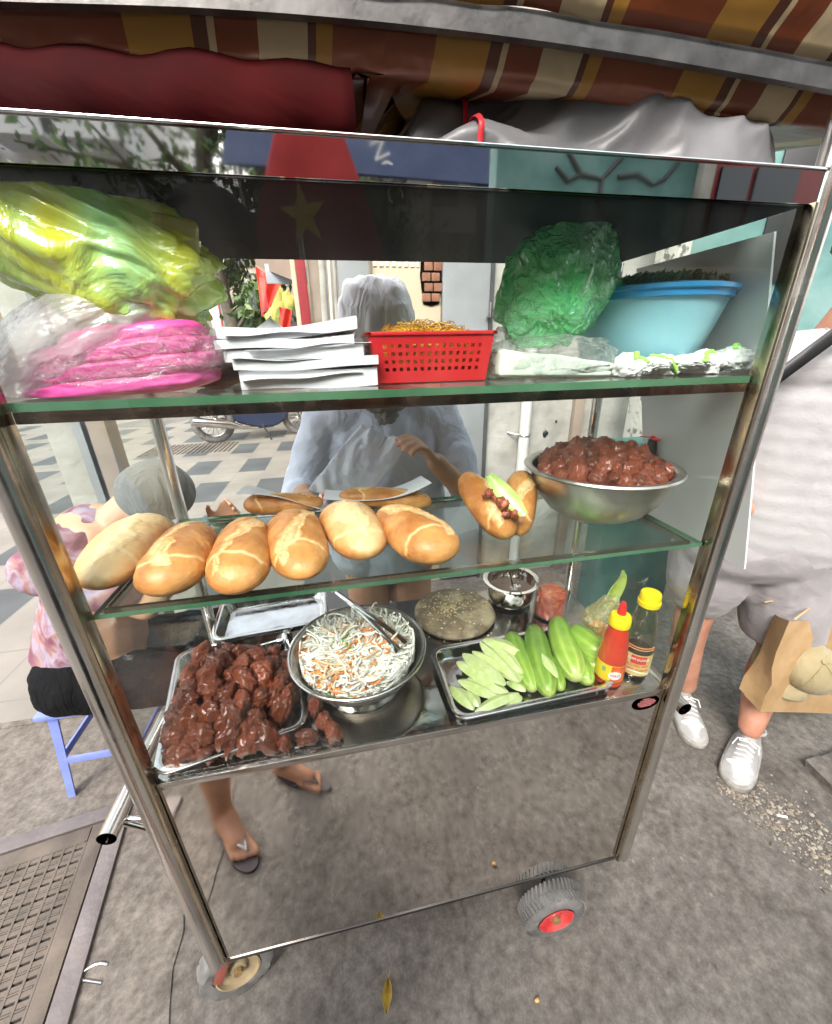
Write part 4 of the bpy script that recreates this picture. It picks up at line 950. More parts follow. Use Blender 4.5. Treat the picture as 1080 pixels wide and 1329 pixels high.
obj('wrapper', bm, film('wrap_film', (.95, .8, .88), .05, rough=.05, ns=10, bs=55, trl=.2, amax=.2, bump=2), pk, smooth=180)
# dark red bundle base between pink and papers
bm = B(); p = atY(292, 492, .66); blob(bm, (p.x - .01, p.y, zs + .016), (.04, .03, .017), 4, .2, 2, 3); obj('cloth_bundle', bm, mat('maroon_cloth', (.13, .05, .045), .7, bump=.3), label='small maroon cloth bundle between the pink bags and the paper', cat='cloth', smooth=180)
# transparent greyish bag tail behind pink
bm = B(); a_ = atY(300, 415, .70); blob(bm, (a_.x, a_.y, zs + .03), (.075, .035, .035), 5, .2, 1.6, 33, ridge=.3); 
for v in bm.verts: v.co.z = max(v.co.z, zs + .002)
obj('clear_bag', bm, film('smoky_film', (.42, .36, .3), .55, ns=10, bs=20, trl=.3), label='smoky clear bag behind the papers, right of the pink bundle', cat='plastic bag', smooth=180)
# paper stacks
PP = [mat('sheaf_white', (.78, .78, .80), .65, bump=.03, bs=20), mat('sheaf_edge', (.62, .62, .66), .7, c2=(.8, .8, .82), ns=260, stretch=(.02, .02, 1), nd=2)]
L_, R_ = atY(312, 505, .60), atY(486, 500, .60)
w0 = R_.x - L_.x; z = zs + .0005
for k, (dx, w_, h, cur, lab) in enumerate(((.004, w0, .022, 0, 'thick bottom sheaf of white wrapping paper beside the red basket'), (.0, w0 + .006, .010, .004, 'second sheaf from the bottom of the white paper stack, edges lifting'), (-.01, w0 * .98, .013, .003, 'middle sheaf of white paper with grey edges in the stack'), (-.018, w0 * .96, .010, .004, 'fourth sheaf of the white paper stack, slightly shifted left'), (-.014, w0 * .97, .012, .009, 'topmost white sheaf of the stack, curling up to the right'))):
    bm = B(); x0 = L_.x + dx; nx = 16; h *= 1.1
    top, bot = [], []
    def zz(u, j): return cur * (u ** 3) * (1 if k != 4 else 1.4) + .0015 * math.sin(u * 7 + k * 2 + j)
    for i in range(nx + 1):
        u = i / nx
        top.append([bm.verts.new((x0 + w_ * u, .585 + .004 * math.sin(k * 3 + 1) + .15 * j, z + h + zz(u, j))) for j in (0, 1)])
        bot.append([bm.verts.new((x0 + w_ * u, .585 + .004 * math.sin(k * 3 + 1) + .15 * j, z + zz(u, j) * .8)) for j in (0, 1)])
    for i in range(nx):
        f = bm.faces.new((top[i][0], top[i + 1][0], top[i + 1][1], top[i][1])); bm.faces.new((bot[i][0], bot[i][1], bot[i + 1][1], bot[i + 1][0]))
        f = bm.faces.new((top[i][0], bot[i][0], bot[i + 1][0], top[i + 1][0])); f.material_index = 1
        f = bm.faces.new((top[i][1], top[i + 1][1], bot[i + 1][1], bot[i][1])); f.material_index = 1
    for e_ in (0, nx):
        f = bm.faces.new((top[e_][0], top[e_][1], bot[e_][1], bot[e_][0])); f.material_index = 1
    obj('paper_sheaf', bm, PP, label=lab, cat='paper', smooth=30); z += h + .0006
bm = B(); a_, b_, c_ = atY(316, 438, .62), atY(385, 436, .62), atY(349, 410, .66)
sheet(bm, lambda u, v: a_.lerp(b_, u).lerp(c_ + V((0, .02, 0)), v) + V((0, 0, .002 * math.sin(u * 5))), 8, 8, .0008); obj('paper_sheet', bm, PAP, label='single white sheet folded up to a point on top of the paper stack', cat='paper')
bm = B(); a_, b_ = atY(400, 436, .61), atY(458, 425, .61)
sheet(bm, lambda u, v: a_.lerp(b_, u) + V((0, .08 * v, .004 * math.sin(v * 3) - .0)), 10, 6, .002); obj('paper_sheet', bm, PAP, label='loose white sheet sloping up to the right on top of the paper stack', cat='paper')
for k, (xa, xb, zt_, tl, lab) in enumerate(((308, 470, .012, .006, 'thin white sheet sticking out left near the bottom of the paper stack'), (300, 455, .034, -.004, 'thin white sheet slipping out between the middle sheaves'), (322, 484, .050, .010, 'thin white sheet lifting at the right, upper part of the paper stack'), (296, 440, .066, .004, 'thin white sheet drooping left over the upper sheaves'))):
    bm = B(); A0, A1 = atY(xa, 470, .578), atY(xb, 470, .578)
    sheet(bm, lambda u, v: V((A0.x + (A1.x - A0.x) * u, .574 + .10 * v + .01 * u, zs + .004 + zt_ + tl * (u - .5) + .0015 * math.sin(u * 9 + k))), 14, 3, .0006); obj('paper_sheet', bm, PAP, label=lab, cat='paper')
# red basket
bk0 = atY(490, 500, .60); bk1 = atY(632, 497, .60); tk0 = atY(479, 432, .595); tk1 = atY(643, 431, .595)
bkc = V(((bk0.x + bk1.x) / 2, .66, zs)); wb, wt = (bk1.x - bk0.x), (tk1.x - tk0.x); hb = tk0.z - zs - .001
RB = mat('basket_red', (.50, .012, .02), .35, c2=(.6, .03, .03), ns=8)
bas = thing('red_basket', bkc, 'small red perforated plastic basket full of orange rubber bands', 'basket')
bm = B(); nx, nzz = 33, 13
def bwall(P, nxx):
    g = {}
    def gv(i, j):
        if (i, j) not in g: g[i, j] = bm.verts.new(P(i / nxx, j / nzz))
        return g[i, j]
    for i in range(nxx):
        for j in range(nzz):
            if i % 2 == 1 and 3 <= i < nxx - 3 and j % 2 == 1 and 1 < j < nzz - 2: continue
            bm.faces.new((gv(i, j), gv(i + 1, j), gv(i + 1, j + 1), gv(i, j + 1)))
db, dt_ = .10, .12
def corner(u, v, sgn): return wb / 2 + (wt / 2 - wb / 2) * v
bwall(lambda u, v: bkc + V(((2 * u - 1) * corner(0, v, 1), -(db + (dt_ - db) * v) / 2, .002 + hb * v)), nx)
bwall(lambda u, v: bkc + V(((2 * u - 1) * corner(0, v, 1), (db + (dt_ - db) * v) / 2, .002 + hb * v)), nx)
bwall(lambda u, v: bkc + V((-corner(0, v, 1), (2 * u - 1) * (db + (dt_ - db) * v) / 2, .002 + hb * v)), 21)
bwall(lambda u, v: bkc + V((corner(0, v, 1), (2 * u - 1) * (db + (dt_ - db) * v) / 2, .002 + hb * v)), 21)
bmesh.ops.recalc_face_normals(bm, faces=bm.faces); bmesh.ops.solidify(bm, geom=bm.faces[:], thickness=.002)
box(bm, bkc + V((0, 0, .002)), (wb, db, .003)); obj('basket_wall', bm, RB, bas, smooth=0)
bm = B(); e_ = .004
pts = [bkc + V((x * (wt / 2), y * dt_ / 2, hb)) for x, y in ((-1, -1), (1, -1), (1, 1), (-1, 1))]
for i in range(4):
    a_, b_ = pts[i], pts[(i + 1) % 4]; d = (b_ - a_); box(bm, (a_ + b_) / 2 , (abs(d.x) + .008, abs(d.y) + .008, .005), None, .0015)
obj('rim', bm, RB, bas)
bm = B(); RBm = [mat('band_yellow', (.80, .42, .03), .4, sss=.1), mat('band_orange_r', (.72, .30, .015), .4, sss=.1), mat('band_gold', (.85, .55, .1), .4)]
bwx, bwy = wt / 2 - .012, dt_ / 2 - .012
blob(bm, bkc + V((0, 0, hb * .55)), (bwx * .95, bwy * .95, hb * .38), 3, .05, 2, 1, pw=.7)
for i in range(420):
    x, y = random.uniform(-1, 1), random.uniform(-1, 1); zt = hb * .88 + .014 * (1 - x * x) * (1 - y * y) + random.uniform(-.006, .006)
    c_ = bkc + V((x * bwx * .82, y * bwy * .82, zt)); r = random.uniform(.012, .019); Rm = Euler((random.gauss(0, .45), random.gauss(0, .45), random.random() * 6)).to_matrix(); sq = random.uniform(.35, .9); ph = random.random() * 6
    n0 = len(bm.faces)
    tube(bm, [c_ + Rm @ V((r * math.cos(t) * (1 + .12 * math.sin(2 * t + ph)), r * sq * math.sin(t), .003 * math.sin(3 * t + ph))) for t in [2 * PI * k / 16 for k in range(16)]], .0007, 4, closed=True)
    bm.faces.ensure_lookup_table(); mi = random.randrange(3)
    for f in bm.faces[n0:]: f.material_index = mi
obj('rubber_bands', bm, RBm, label='tangle of orange rubber bands filling the red basket', cat='rubber bands', kind='stuff', smooth=180)
# green bag
GF = film('green_film', (.14, 1, .28), .8, ns=6, bs=34, c2=(.48, 1, .58), trl=.3, amax=.92, bump=2, rough=.07)
p = atY(727, 365, .68); bm = B(); blob(bm, p, (.108, .06, .094), 6, .15, 1.1, 14, ridge=.22, st=(1.1, .6, .35), rot=Matrix.Rotation(-.5, 3, 'Y'))
for v in bm.verts:
    q = (v.co.z - p.z) / .094
    v.co.x += .012 * q; 
    v.co.x = p.x + (v.co.x - p.x) * (1 - .25 * max(0, q)); v.co.z = max(v.co.z, zs + .045)
obj('green_bag', bm, GF, label='bright green crinkled plastic bag standing between red basket and blue tub', cat='plastic bag', smooth=180)
bm = B(); blob(bm, p + V((0, .005, -.005)), (.085, .045, .07), 4, .2, 2.2, 15, ridge=.3); obj('packed_bags', bm, mat('packed_green', (.10, .92, .24), .5, c2=(.45, .9, .5), ns=14, bump=.8, bs=30), label='wad of green plastic inside the bright green bag', cat='plastic bags', kind=None, smooth=180)
# flat pack of white bags in clear film under it
p0 = atY(645, 495, .61); p1 = atY(790, 490, .61)
fpk = thing('white_bag_pack', ((p0.x + p1.x) / 2, .63, zs), 'flat pack of milky white plastic bags lying under the green bag', 'plastic bags')
bm = B(); sheet(bm, lambda u, v: V((p0.x + (p1.x - p0.x) * u, .60 + .10 * v, zs + .001 + (.048 - .018 * u) * 1.0)), 10, 4)
bm.free(); bm = B()
box(bm, ((p0.x + p1.x) / 2, .65, zs + .022), (p1.x - p0.x, .10, .040), Matrix.Rotation(.03, 3, 'Y'), .008, 3)
bmesh.ops.subdivide_edges(bm, edges=bm.edges[:], cuts=3, use_grid_fill=True)
for v in bm.verts:
    u = (v.co.x - p0.x) / (p1.x - p0.x); 
    if v.co.z > zs + .02: v.co.z -= .016 * u + .004 * nz(v.co, 25)
obj('folded_bags', bm, mat('milky', (.66, .74, .62), .4, c2=(.8, .85, .78), ns=10, sss=.2, bump=.25, bs=25), fpk, smooth=180)
bm = B(); blob(bm, ((p0.x + p1.x) / 2 + .006, .65, zs + .028), ((p1.x - p0.x) / 2 + .014, .056, .034), 6, .05, 1.6, 61, ridge=.2, pw=.7)
for v in bm.verts: v.co.z = max(v.co.z, zs + .001)
obj('wrapper', bm, film('wrap2', (.9, .93, .88), .08, ns=12, bs=34, trl=.2, amax=.2, bump=1.2), fpk, smooth=180)
bm = B(); p = atY(655, 432, .70); blob(bm, (p.x, p.y, zs + .04), (.022, .03, .04), 5, .15, 2, 71, ridge=.25); obj('clear_bag', bm, CF, label='small clear bag between the red basket and the green bag', cat='plastic bag', smooth=180)
# blue tub with herbs
tc = V((.580, .735, zs)); tb = thing('blue_tub', tc, 'pale blue plastic tub with a bright blue rim holding green herbs', 'tub')
ht = atY(860, 378, .62).z - zs
ht = .132
bm = B(); lathe(bm, [(0, .001), (.088, .001), (.094, .006), (.116, ht * .55), (.130, ht - .012), (.127, ht - .012), (.112, ht * .55), (.09, .01), (0, .006)], tc, 72); obj('tub_wall', bm, mat('tub_blue', (.26, .56, .66), .35, c2=(.34, .64, .73), ns=4, sss=.1, coat=.1), tb)
bm = B(); lathe(bm, [(.128, ht - .015), (.136, ht - .014), (.1365, ht - .005), (.142, ht - .003), (.142, ht + .003), (.137, ht + .005), (.128, ht + .004), (.126, ht - .01), (.128, ht - .015)], tc, 72); obj('rim', bm, mat('rim_blue', (.03, .30, .62), .3, coat=.3), tb)
HB = [mat('herb_dark', (.03, .10, .015), .5), mat('herb', (.07, .19, .03), .5), mat('herb_light', (.14, .28, .06), .5)]
bm = B(); blob(bm, tc + V((0, 0, ht - .03)), (.11, .11, .03), 3, .1, 3, 3)
def leafquad(bm, c_, r, mi, el=.8):
    Rm = Euler((random.gauss(0, el), random.gauss(0, el), random.random() * 6.28)).to_matrix()
    vs = [bm.verts.new(V(c_) + Rm @ V((x * r, y * r * .6, z_ * r))) for x, y, z_ in ((-1, 0, 0), (-.2, .8, .15), (1, 0, -.1), (-.2, -.8, .15))]
    f = bm.faces.new(vs); f.material_index = mi
for i in range(1600):
    a = random.random() * 6.28; q = math.sqrt(random.random()) * .118; lf = nz((q * math.cos(a), q * math.sin(a), 0), 25, 3)
    leafquad(bm, tc + V((q * math.cos(a), q * math.sin(a), ht + .012 + .012 * lf + random.uniform(0, .018) * (1 - q / .15))), random.uniform(.005, .010), random.choice((0, 1, 1, 2)))
obj('herbs', bm, HB, label='dark green herb leaves heaped in the blue tub', cat='herbs', kind='stuff', smooth=0)
# towels
TW = mat('towel_white', (.78, .78, .77), .9, bump=.8, bs=260, sheen=.3, bdist=.003); TG = mat('towel_green', (.35, .72, .12), .9, bump=.6, bs=200, bdist=.003)
from mathutils.bvhtree import BVHTree
def towel(px0, px1, h, seed, label):
    a_, b_ = atY(px0, 490, .60), atY(px1, 486, .60); cx_ = (a_.x + b_.x) / 2; hw_ = (b_.x - a_.x) / 2
    bm = B()
    for k in range(4):
        t = (k + .5) / 4; blob(bm, (a_.x + (b_.x - a_.x) * t, .598 + .012 * (k % 2), zs + h * (.34 + .1 * math.sin(seed + k * 2))), (hw_ * .42, .030, h * (.40 + .16 * math.sin(seed * 2 + k * 1.7))), 5, .22, 1.5, seed + k, ridge=.25)
    for v in bm.verts: v.co.z = max(v.co.z, zs + .001)
    tr_ = BVHTree.FromBMesh(bm)
    o = obj('towel', bm, TW, label=label, cat='towel', smooth=180)
    for s0, s1, ph in ((.12, .42, 0), (.55, .92, 2)):
        pts = []
        for k in range(26):
            t = s0 + (s1 - s0) * k / 25; x_ = a_.x + (b_.x - a_.x) * t; y_ = .585 + .016 * math.sin(t * 14 + ph + seed)
            hit = tr_.ray_cast(V((x_, y_, zs + .2)), V((0, 0, -1)))
            if hit[0]: pts.append(hit[0] + V((0, 0, .0012)))
        if len(pts) > 4:
            bm = B(); tube(bm, pts, .0042, 8, flat=.6); obj('hem', bm, TG, o, smooth=180)
towel(800, 872, .042, 4, 'crumpled white towel with lime green edging in front of the blue tub')
towel(872, 982, .046, 9, 'crumpled white towel with lime green edging beside the right corner post')
# ---------------------------------------------------------------- people
def skin_mat(name, c1, c2): return mat(name, c1, .45, c2=c2, ns=14, nd=6, sss=.15, bump=.15, bs=120, bdist=.002)
SK1 = skin_mat('skin_tan', (.52, .27, .16), (.62, .35, .23)); SK2 = skin_mat('skin_ruddy', (.46, .20, .125), (.56, .29, .20)); SK3 = skin_mat('skin_warm', (.38, .18, .10), (.48, .25, .15))
def fabric(name, c1, c2=None, ns=9, wr=.5, ws=14, weave=400, rough=.85, **k):
    m, nt, b = new_mat(name); co = coords(nt); b.inputs['Roughness'].default_value = rough; b.inputs['Sheen Weight'].default_value = .15 if c1[0] > .1 else 0; b.inputs['Specular IOR Level'].default_value = .3 if c1[0] > .1 else .15
    n = node(nt, 'ShaderNodeTexNoise', Scale=ns, Detail=5); nt.links.new(co, n.inputs['Vector'])
    nt.links.new(ramp(nt, n.outputs['Fac'], [(.4, c1), (.6, c2 or c1)]), b.inputs['Base Color'])
    n2 = node(nt, 'ShaderNodeTexNoise', Scale=ws, Detail=4, Distortion=1.8); nt.links.new(coords(nt, scale=k.get('st', (1, 1, .45))), n2.inputs['Vector'])
    bp = node(nt, 'ShaderNodeBump', Strength=wr, Distance=.035); nt.links.new(n2.outputs['Fac'], bp.inputs['Height'])
    nt.links.new(bp.outputs[0], b.inputs['Normal']); return m
def person(loc, label): return thing('person', loc, label, 'person')
def hand(bm, w, d, nrm, curl=.5, s=1.0, thumb=1, spread=.05):
    w, d, nrm = V(w), V(d).normalized(), V(nrm); nrm = (nrm - d * nrm.dot(d)).normalized(); l = d.cross(nrm).normalized() * thumb
    for q in (-.024, -.008, .008, .024):
        caps(bm, w + l * q * .55 * s + d * .01 * s, w + d * .082 * s + l * q * s, .0125 * s, .0105 * s)
    for i, (q, L) in enumerate(((.030, .068), (.010, .077), (-.010, .071), (-.029, .056))):
        p = w + d * .085 * s + l * q * s; r = .0092 * s; ang = curl * (.7 + .12 * i)
        dirv = (d + l * (q * spread * 20) * .2).normalized()
        for seg, (f_, c_) in enumerate(((.46, .6), (.30, 1.0), (.24, .7))):
            a_ = ang * c_; dirv = (Matrix.Rotation(a_, 3, d.cross(nrm)) @ dirv).normalized()
            q2 = p + dirv * L * f_ * s; caps(bm, p, q2, r, r * .9, 10); p = q2; r *= .9
    p = w + l * .026 * s + d * .022 * s; dt = (d * .75 + l * .62 + nrm * .35).normalized()
    q2 = p + dt * .042 * s; caps(bm, p, q2, .0125 * s, .0105 * s, 10); dt = (dt + d * .35 - l * .25 + nrm * (.2 + curl * .3)).normalized(); caps(bm, q2, q2 + dt * .03 * s, .0105 * s, .0088 * s, 10)
def head(bm, c, f, up=V((0, 0, 1)), s=1.0):
    c, f = V(c), V(f).normalized(); up = (up - f * up.dot(f)).normalized(); r = f.cross(up).normalized()
    R = Matrix((r, f, up)).transposed()
    def P(x, y, z): return c + R @ V((x, y, z)) * s
    ell(bm, P(0, -.012, .035), (.074 * s, .092 * s, .085 * s), R); ell(bm, P(0, .012, -.03), (.058 * s, .070 * s, .075 * s), R)
    ell(bm, P(0, .055, -.078), (.026 * s, .026 * s, .022 * s), R)
    caps(bm, P(0, .083, .018), P(0, .100, -.016), .008 * s, .013 * s); caps(bm, P(-.014, .085, -.02), P(.014, .085, -.02), .009 * s, .009 * s)
    caps(bm, P(-.02, .078, -.047), P(.02, .078, -.047), .008 * s, .008 * s); caps(bm, P(-.018, .075, -.056), P(.018, .075, -.056), .009 * s, .009 * s)
    for sx in (-1, 1):
        caps(bm, P(sx * .016, .083, .034), P(sx * .046, .070, .032), .010 * s, .008 * s); caps(bm, P(sx * .045, .05, -.02), P(sx * .035, .062, -.035), .022 * s, .018 * s)
        ell(bm, P(sx * .074, -.008, .0), (.010 * s, .018 * s, .030 * s), R)
    return P, R
def eyes(P, R, parent, s=1):
    for sx in (-1, 1):
        bm = B(); ell(bm, P(sx * .030, .072, .016), (.013 * s, .012 * s, .009 * s), R, 14); obj('eye', bm, mat('eye', (.7, .68, .64), .2), parent)
def limb(bm, pts, rs):
    for i in range(len(pts) - 1): caps(bm, pts[i], pts[i + 1], rs[i], rs[i + 1], 16)

# vendor
vd = person((.13, 1.15, G), 'vendor in pale blue shirt and white bucket hat holding a clear bag behind the cart')
hc = V((.118, 1.14, 1.425))
bm = B(); P, R = head(bm, hc, V((.0, -.95, -.42)))
limb(bm, [hc - V((0, -.03, .05)), V((.125, 1.19, 1.27))], [.05, .052])
sR, sL = V((.295, 1.18, 1.215)), V((-.045, 1.18, 1.215))
limb(bm, [sL, V((.125, 1.19, 1.24)), sR], [.055, .07, .055]); limb(bm, [V((.125, 1.20, 1.18)), V((.125, 1.21, .95)), V((.125, 1.22, .80))], [.105, .095, .115])
eR = atY(606, 640, 1.08); wR = atY(566, 600, .985); hR = atY(545, 575, .95)
limb(bm, [sR, eR, wR], [.048, .036, .026]); hand(bm, wR, (hR - wR), V((-.5, .1, -.9)), .75, .92, -1)
eL = V((-.14, 1.13, 1.0)); wL = atY(395, 640, .98)
limb(bm, [sL, eL, wL], [.048, .036, .026]); hand(bm, wL, V((-.25, -.6, .0)), V((.3, 0, -1)), .6, .92, 1)
for sx in (-1, 1): limb(bm, [V((.125 + sx * .07, 1.22, .8)), V((.125 + sx * .08, 1.2, .38)), V((.125 + sx * .085, 1.22, -.04))], [.09, .06, .04]); limb(bm, [V((.125 + sx * .085, 1.24, -.06)), V((.125 + sx * .1, 1.08, -.07))], [.04, .03])
remesh(obj('body', bm, SK1, vd, smooth=180), .0055, 4)
eyes(P, R, vd)
BLU = fabric('pale_blue_shirt', (.58, .62, .74), (.64, .68, .79), wr=.35, ws=9, st=(1, 1, .9))
bm = B(); limb(bm, [sL - V((0, 0, .002)), V((.02, 1.18, 1.225)), V((.125, 1.19, 1.235)), V((.23, 1.18, 1.225)), sR], [.064, .075, .08, .075, .064])
limb(bm, [V((.125, 1.19, 1.17)), V((.125, 1.20, 1.0)), V((.125, 1.21, .78))], [.125, .125, .14]); limb(bm, [V((.04, 1.19, 1.14)), V((.04, 1.2, .8))], [.10, .115]); limb(bm, [V((.21, 1.19, 1.14)), V((.21, 1.2, .8))], [.10, .115])
limb(bm, [sR, sR.lerp(eR, .5) + V((.01, 0, 0)), eR.lerp(sR, .12)], [.062, .056, .056]); limb(bm, [sL, sL.lerp(eL, .5), eL, eL.lerp(wL, .75)], [.062, .056, .052, .042])
remesh(obj('shirt', bm, BLU, vd, smooth=180), .007, 8, .014, .06)
bm = B(); blob(bm, V((.125, 1.115, 1.265)), (.062, .05, .035), 4, .15, 1.6, 8, ridge=.2); blob(bm, V((.13, 1.10, 1.225)), (.035, .03, .035), 4, .15, 1.6, 9, ridge=.2); obj('scarf', bm, fabric('scarf_cloth', (.16, .15, .145), (.24, .23, .22)), vd, smooth=180)
bm = B()
for sx in (-1, 1): 
    a_, b_ = V((.125 + sx * .012, 1.095, 1.17)), V((.125 + sx * .075, 1.14, 1.275))
    sheet(bm, lambda u, v: a_.lerp(b_, u) + V((-sx * .035 * v * u, -.012 * math.sin(PI * v) * u + .0, -.01 * v)), 8, 5, .003)
obj('collar', bm, BLU, vd, smooth=180)
bm = B(); blob(bm, hc + V((0, -.055, -.05)), (.062, .045, .05), 4, .06, 2, 3); blob(bm, hc + V((0, -.02, -.11)), (.058, .05, .045), 4, .1, 2, 6); obj('face_mask', bm, fabric('mask_cloth', (.22, .21, .20), (.30, .29, .28)), vd, smooth=180)
HATM = fabric('hat_cloth', (.72, .70, .74), (.80, .78, .80), wr=1, ws=10, st=(1, 1, .3))
bm = B(); Rh = Matrix.Rotation(.28, 3, 'X')
pr_ = [(0, .115), (.04, .113), (.075, .098), (.094, .065), (.100, .02), (.103, .0), (.120, -.026), (.138, -.055), (.136, -.058), (.116, -.03), (.098, -.001)]
pr_ = [tuple(V(pr_[i]).lerp(V(pr_[i + 1]), k / 5)) for i in range(len(pr_) - 1) for k in range(5)] + [pr_[-1]]
lathe(bm, pr_, hc + V((0, .0, .028)), 90, Rh)
for v in bm.verts:
    v.co += (v.co - hc).normalized() * (.010 * nz(v.co, 14, 3) + .015 * (abs(nz((v.co.x, v.co.y, v.co.z * .7), 26, 5)) - .2))
obj('bucket_hat', bm, HATM, vd, smooth=180)
# clear bag in the vendor's hands
bgp = [atY(476, 545, 1.00), atY(532, 575, .96), atY(505, 612, .94), atY(478, 644, .93), atY(398, 640, .95), atY(420, 606, .98)]
bm = B()
def bagf(u, v):
    top = bgp[5].lerp(bgp[0], u) if 0 else None
    a_ = bgp[4].lerp(bgp[5], .5).lerp(bgp[5].lerp(bgp[0], .1), 0)
    l_ = bgp[4].lerp(bgp[5], v).lerp(bgp[0], v * v * .9); r_ = bgp[3].lerp(bgp[1], v)
    return l_.lerp(r_, u) + V((0, -.012 * math.sin(PI * u) * math.sin(PI * v) + .022 * (abs(nz((u * 3 + v * 2, v * 1.2, 0), 1.5, 4)) - .2), .010 * nz((u * 5, v * 2, 1), 1.5, 8) * (u + v)))
sheet(bm, bagf, 26, 26, .0015)
obj('clear_bag', bm, film('milky_film', (.95, .96, 1), .55, ns=6, bs=12, trl=.5, amax=.8, bump=1.2), label='thin milky clear plastic bag held open by the vendor', cat='plastic bag', smooth=180)

# seated person with floral shirt
sp = person((-.89, 1.215, 0), 'person in a pink floral shirt and dark grey hat bending forward on a blue stool')
SQ = V((.04, .075, 0)); hip, ch, hd = V((-.90, 1.16, .45)) + SQ, V((-.79, 1.15, .88)) + SQ, V((-.60, 1.12, 1.02)) + SQ
bm = B(); P, R = head(bm, hd, V((.55, -.35, -.75)), V((.6, -.2, .6)), .85)
limb(bm, [hd + V((-.05, .02, -.02)), ch], [.05, .06]); s1, s2 = ch + V((-.06, -.15, .0)), ch + V((.06, .15, .02))
limb(bm, [s1, ch, s2], [.055, .09, .055]); limb(bm, [ch, hip], [.12, .13])
k1, k2 = V((-.51, 1.09, .43)), V((-.48, 1.35, .43)); f1, f2 = V((-.52, 1.09, .06)), V((-.50, 1.37, .06))
for s_, k_, f_ in ((-1, k1, f1), (1, k2, f2)):
    limb(bm, [hip + V((.02, s_ * .08, -.02)), k_, f_], [.085, .058, .036]); limb(bm, [f_ + V((-.02, 0, -.02)), f_ + V((.14, 0, -.03))], [.036, .026])
w1, w2 = V((-.47, 1.06, .84)), V((-.43, 1.27, .88))
limb(bm, [s1, V((-.58, 1.05, .74)), w1], [.045, .034, .024]); hand(bm, w1, V((.6, .1, .6)), V((0, 1, 0)), .7, .9, 1)
limb(bm, [s2, V((-.54, 1.35, .74)), w2], [.045, .034, .024]); hand(bm, w2, V((.6, -.1, .6)), V((0, -1, 0)), .7, .9, -1)
remesh(obj('body', bm, SK1, sp, smooth=180), .007, 4); eyes(P, R, sp)
def floral():
    m, nt, b = new_mat('floral_shirt'); co = coords(nt); b.inputs['Roughness'].default_value = .75
    n = node(nt, 'ShaderNodeTexNoise', Scale=7, Detail=3, Distortion=1.6); nt.links.new(co, n.inputs['Vector'])
    nt.links.new(ramp(nt, n.outputs['Fac'], [(.30, (.045, .022, .03)), (.40, (.16, .055, .08)), (.46, (.27, .16, .20)), (.52, (.28, .25, .33)), (.56, (.30, .17, .15)), (.66, (.18, .06, .10))]), b.inputs['Base Color'])
    n2 = node(nt, 'ShaderNodeTexNoise', Scale=10, Detail=4, Distortion=1); nt.links.new(co, n2.inputs['Vector'])
    bp = node(nt, 'ShaderNodeBump', Strength=.5, Distance=.02); nt.links.new(n2.outputs['Fac'], bp.inputs['Height']); nt.links.new(bp.outputs[0], b.inputs['Normal']); return m
bm = B(); limb(bm, [s1, ch, s2], [.065, .115, .065]); limb(bm, [ch, ch.lerp(hip, .5) + V((-.02, 0, 0)), hip + V((-.02, 0, .07))], [.12, .13, .148])
limb(bm, [s1, V((-.64, 1.05, .80))], [.062, .062]); limb(bm, [s2, V((-.62, 1.35, .80))], [.062, .062])
remesh(obj('shirt', bm, floral(), sp, smooth=180), .009, 5, .015, .06)
bm = B(); limb(bm, [hip + V((-.03, -.06, -.005)), hip + V((-.03, .06, -.005))], [.135, .135])
for s_, k_ in ((-1, k1), (1, k2)): limb(bm, [hip + V((.02, s_ * .08, -.03)), k_, k_ + V((0, 0, -.22))], [.105, .075, .06])
for v in bm.verts: v.co.z = max(v.co.z, .372) if v.co.x < -.64 else v.co.z
remesh(obj('trousers', bm, fabric('black_cloth', (.004, .004, .005), (.007, .007, .008)), sp, smooth=180), .009, 4, .01, .05)
bm = B(); Rh = V((.42, -.62, .66)).to_track_quat('Z', 'Y').to_matrix(); hh = hd + V((.04, -.03, .03))
lathe(bm, [(0, .075), (.04, .070), (.070, .048), (.082, .01), (.094, -.006), (.098, -.010), (.096, -.013), (.08, .002)], hh, 48, Rh)
obj('sun_hat', bm, fabric('grey_hat', (.11, .11, .10), (.15, .15, .14)), sp, smooth=180)
# blue stool
stl = V((-.89, 1.215, 0)); BL = mat('stool_blue', (.17, .22, .60), .4, c2=(.22, .28, .66), ns=10, rvar=.05)
sto = thing('plastic_stool', stl, 'low blue plastic stool under the seated person', 'stool')
bm = B(); box(bm, stl + V((0, 0, .36)), (.25, .25, .02), None, .008); obj('seat', bm, BL, sto)
for sx, sy in ((-1, -1), (1, -1), (1, 1), (-1, 1)):
    a_, b_ = stl + V((sx * .10, sy * .10, .352)), stl + V((sx * .135, sy * .125, 0))
    bm = B(); tk = .022
    for dx in (0, 1):
        o_ = V((-sx * .012, 0, 0)) if dx else V((0, -sy * .012, 0))
        s_ = (.028, .006) if dx else (.006, .028)
        rg = []
        for q, k in ((a_, 1.0), (b_, .8)):
            rg.append([bm.verts.new(q + V((x * s_[0] * k * .5, y * s_[1] * k * .5, 0)) + o_ * k) for x, y in ((-1, -1), (1, -1), (1, 1), (-1, 1))])
        for k in range(4): bm.faces.new((rg[0][k], rg[0][(k + 1) % 4], rg[1][(k + 1) % 4], rg[1][k]))
        bm.faces.new(rg[0]); bm.faces.new(rg[1][::-1])
    obj('leg', bm, BL, sto, smooth=0)
for i, (dx, dy) in enumerate(((0, -1), (0, 1), (-1, 0), (1, 0))):
    bm = B(); box(bm, stl + V((dx * .12, dy * .112, .16)), (.23 if dx == 0 else .008, .008 if dx == 0 else .22, .026), None, .002); obj('stretcher', bm, BL, sto)

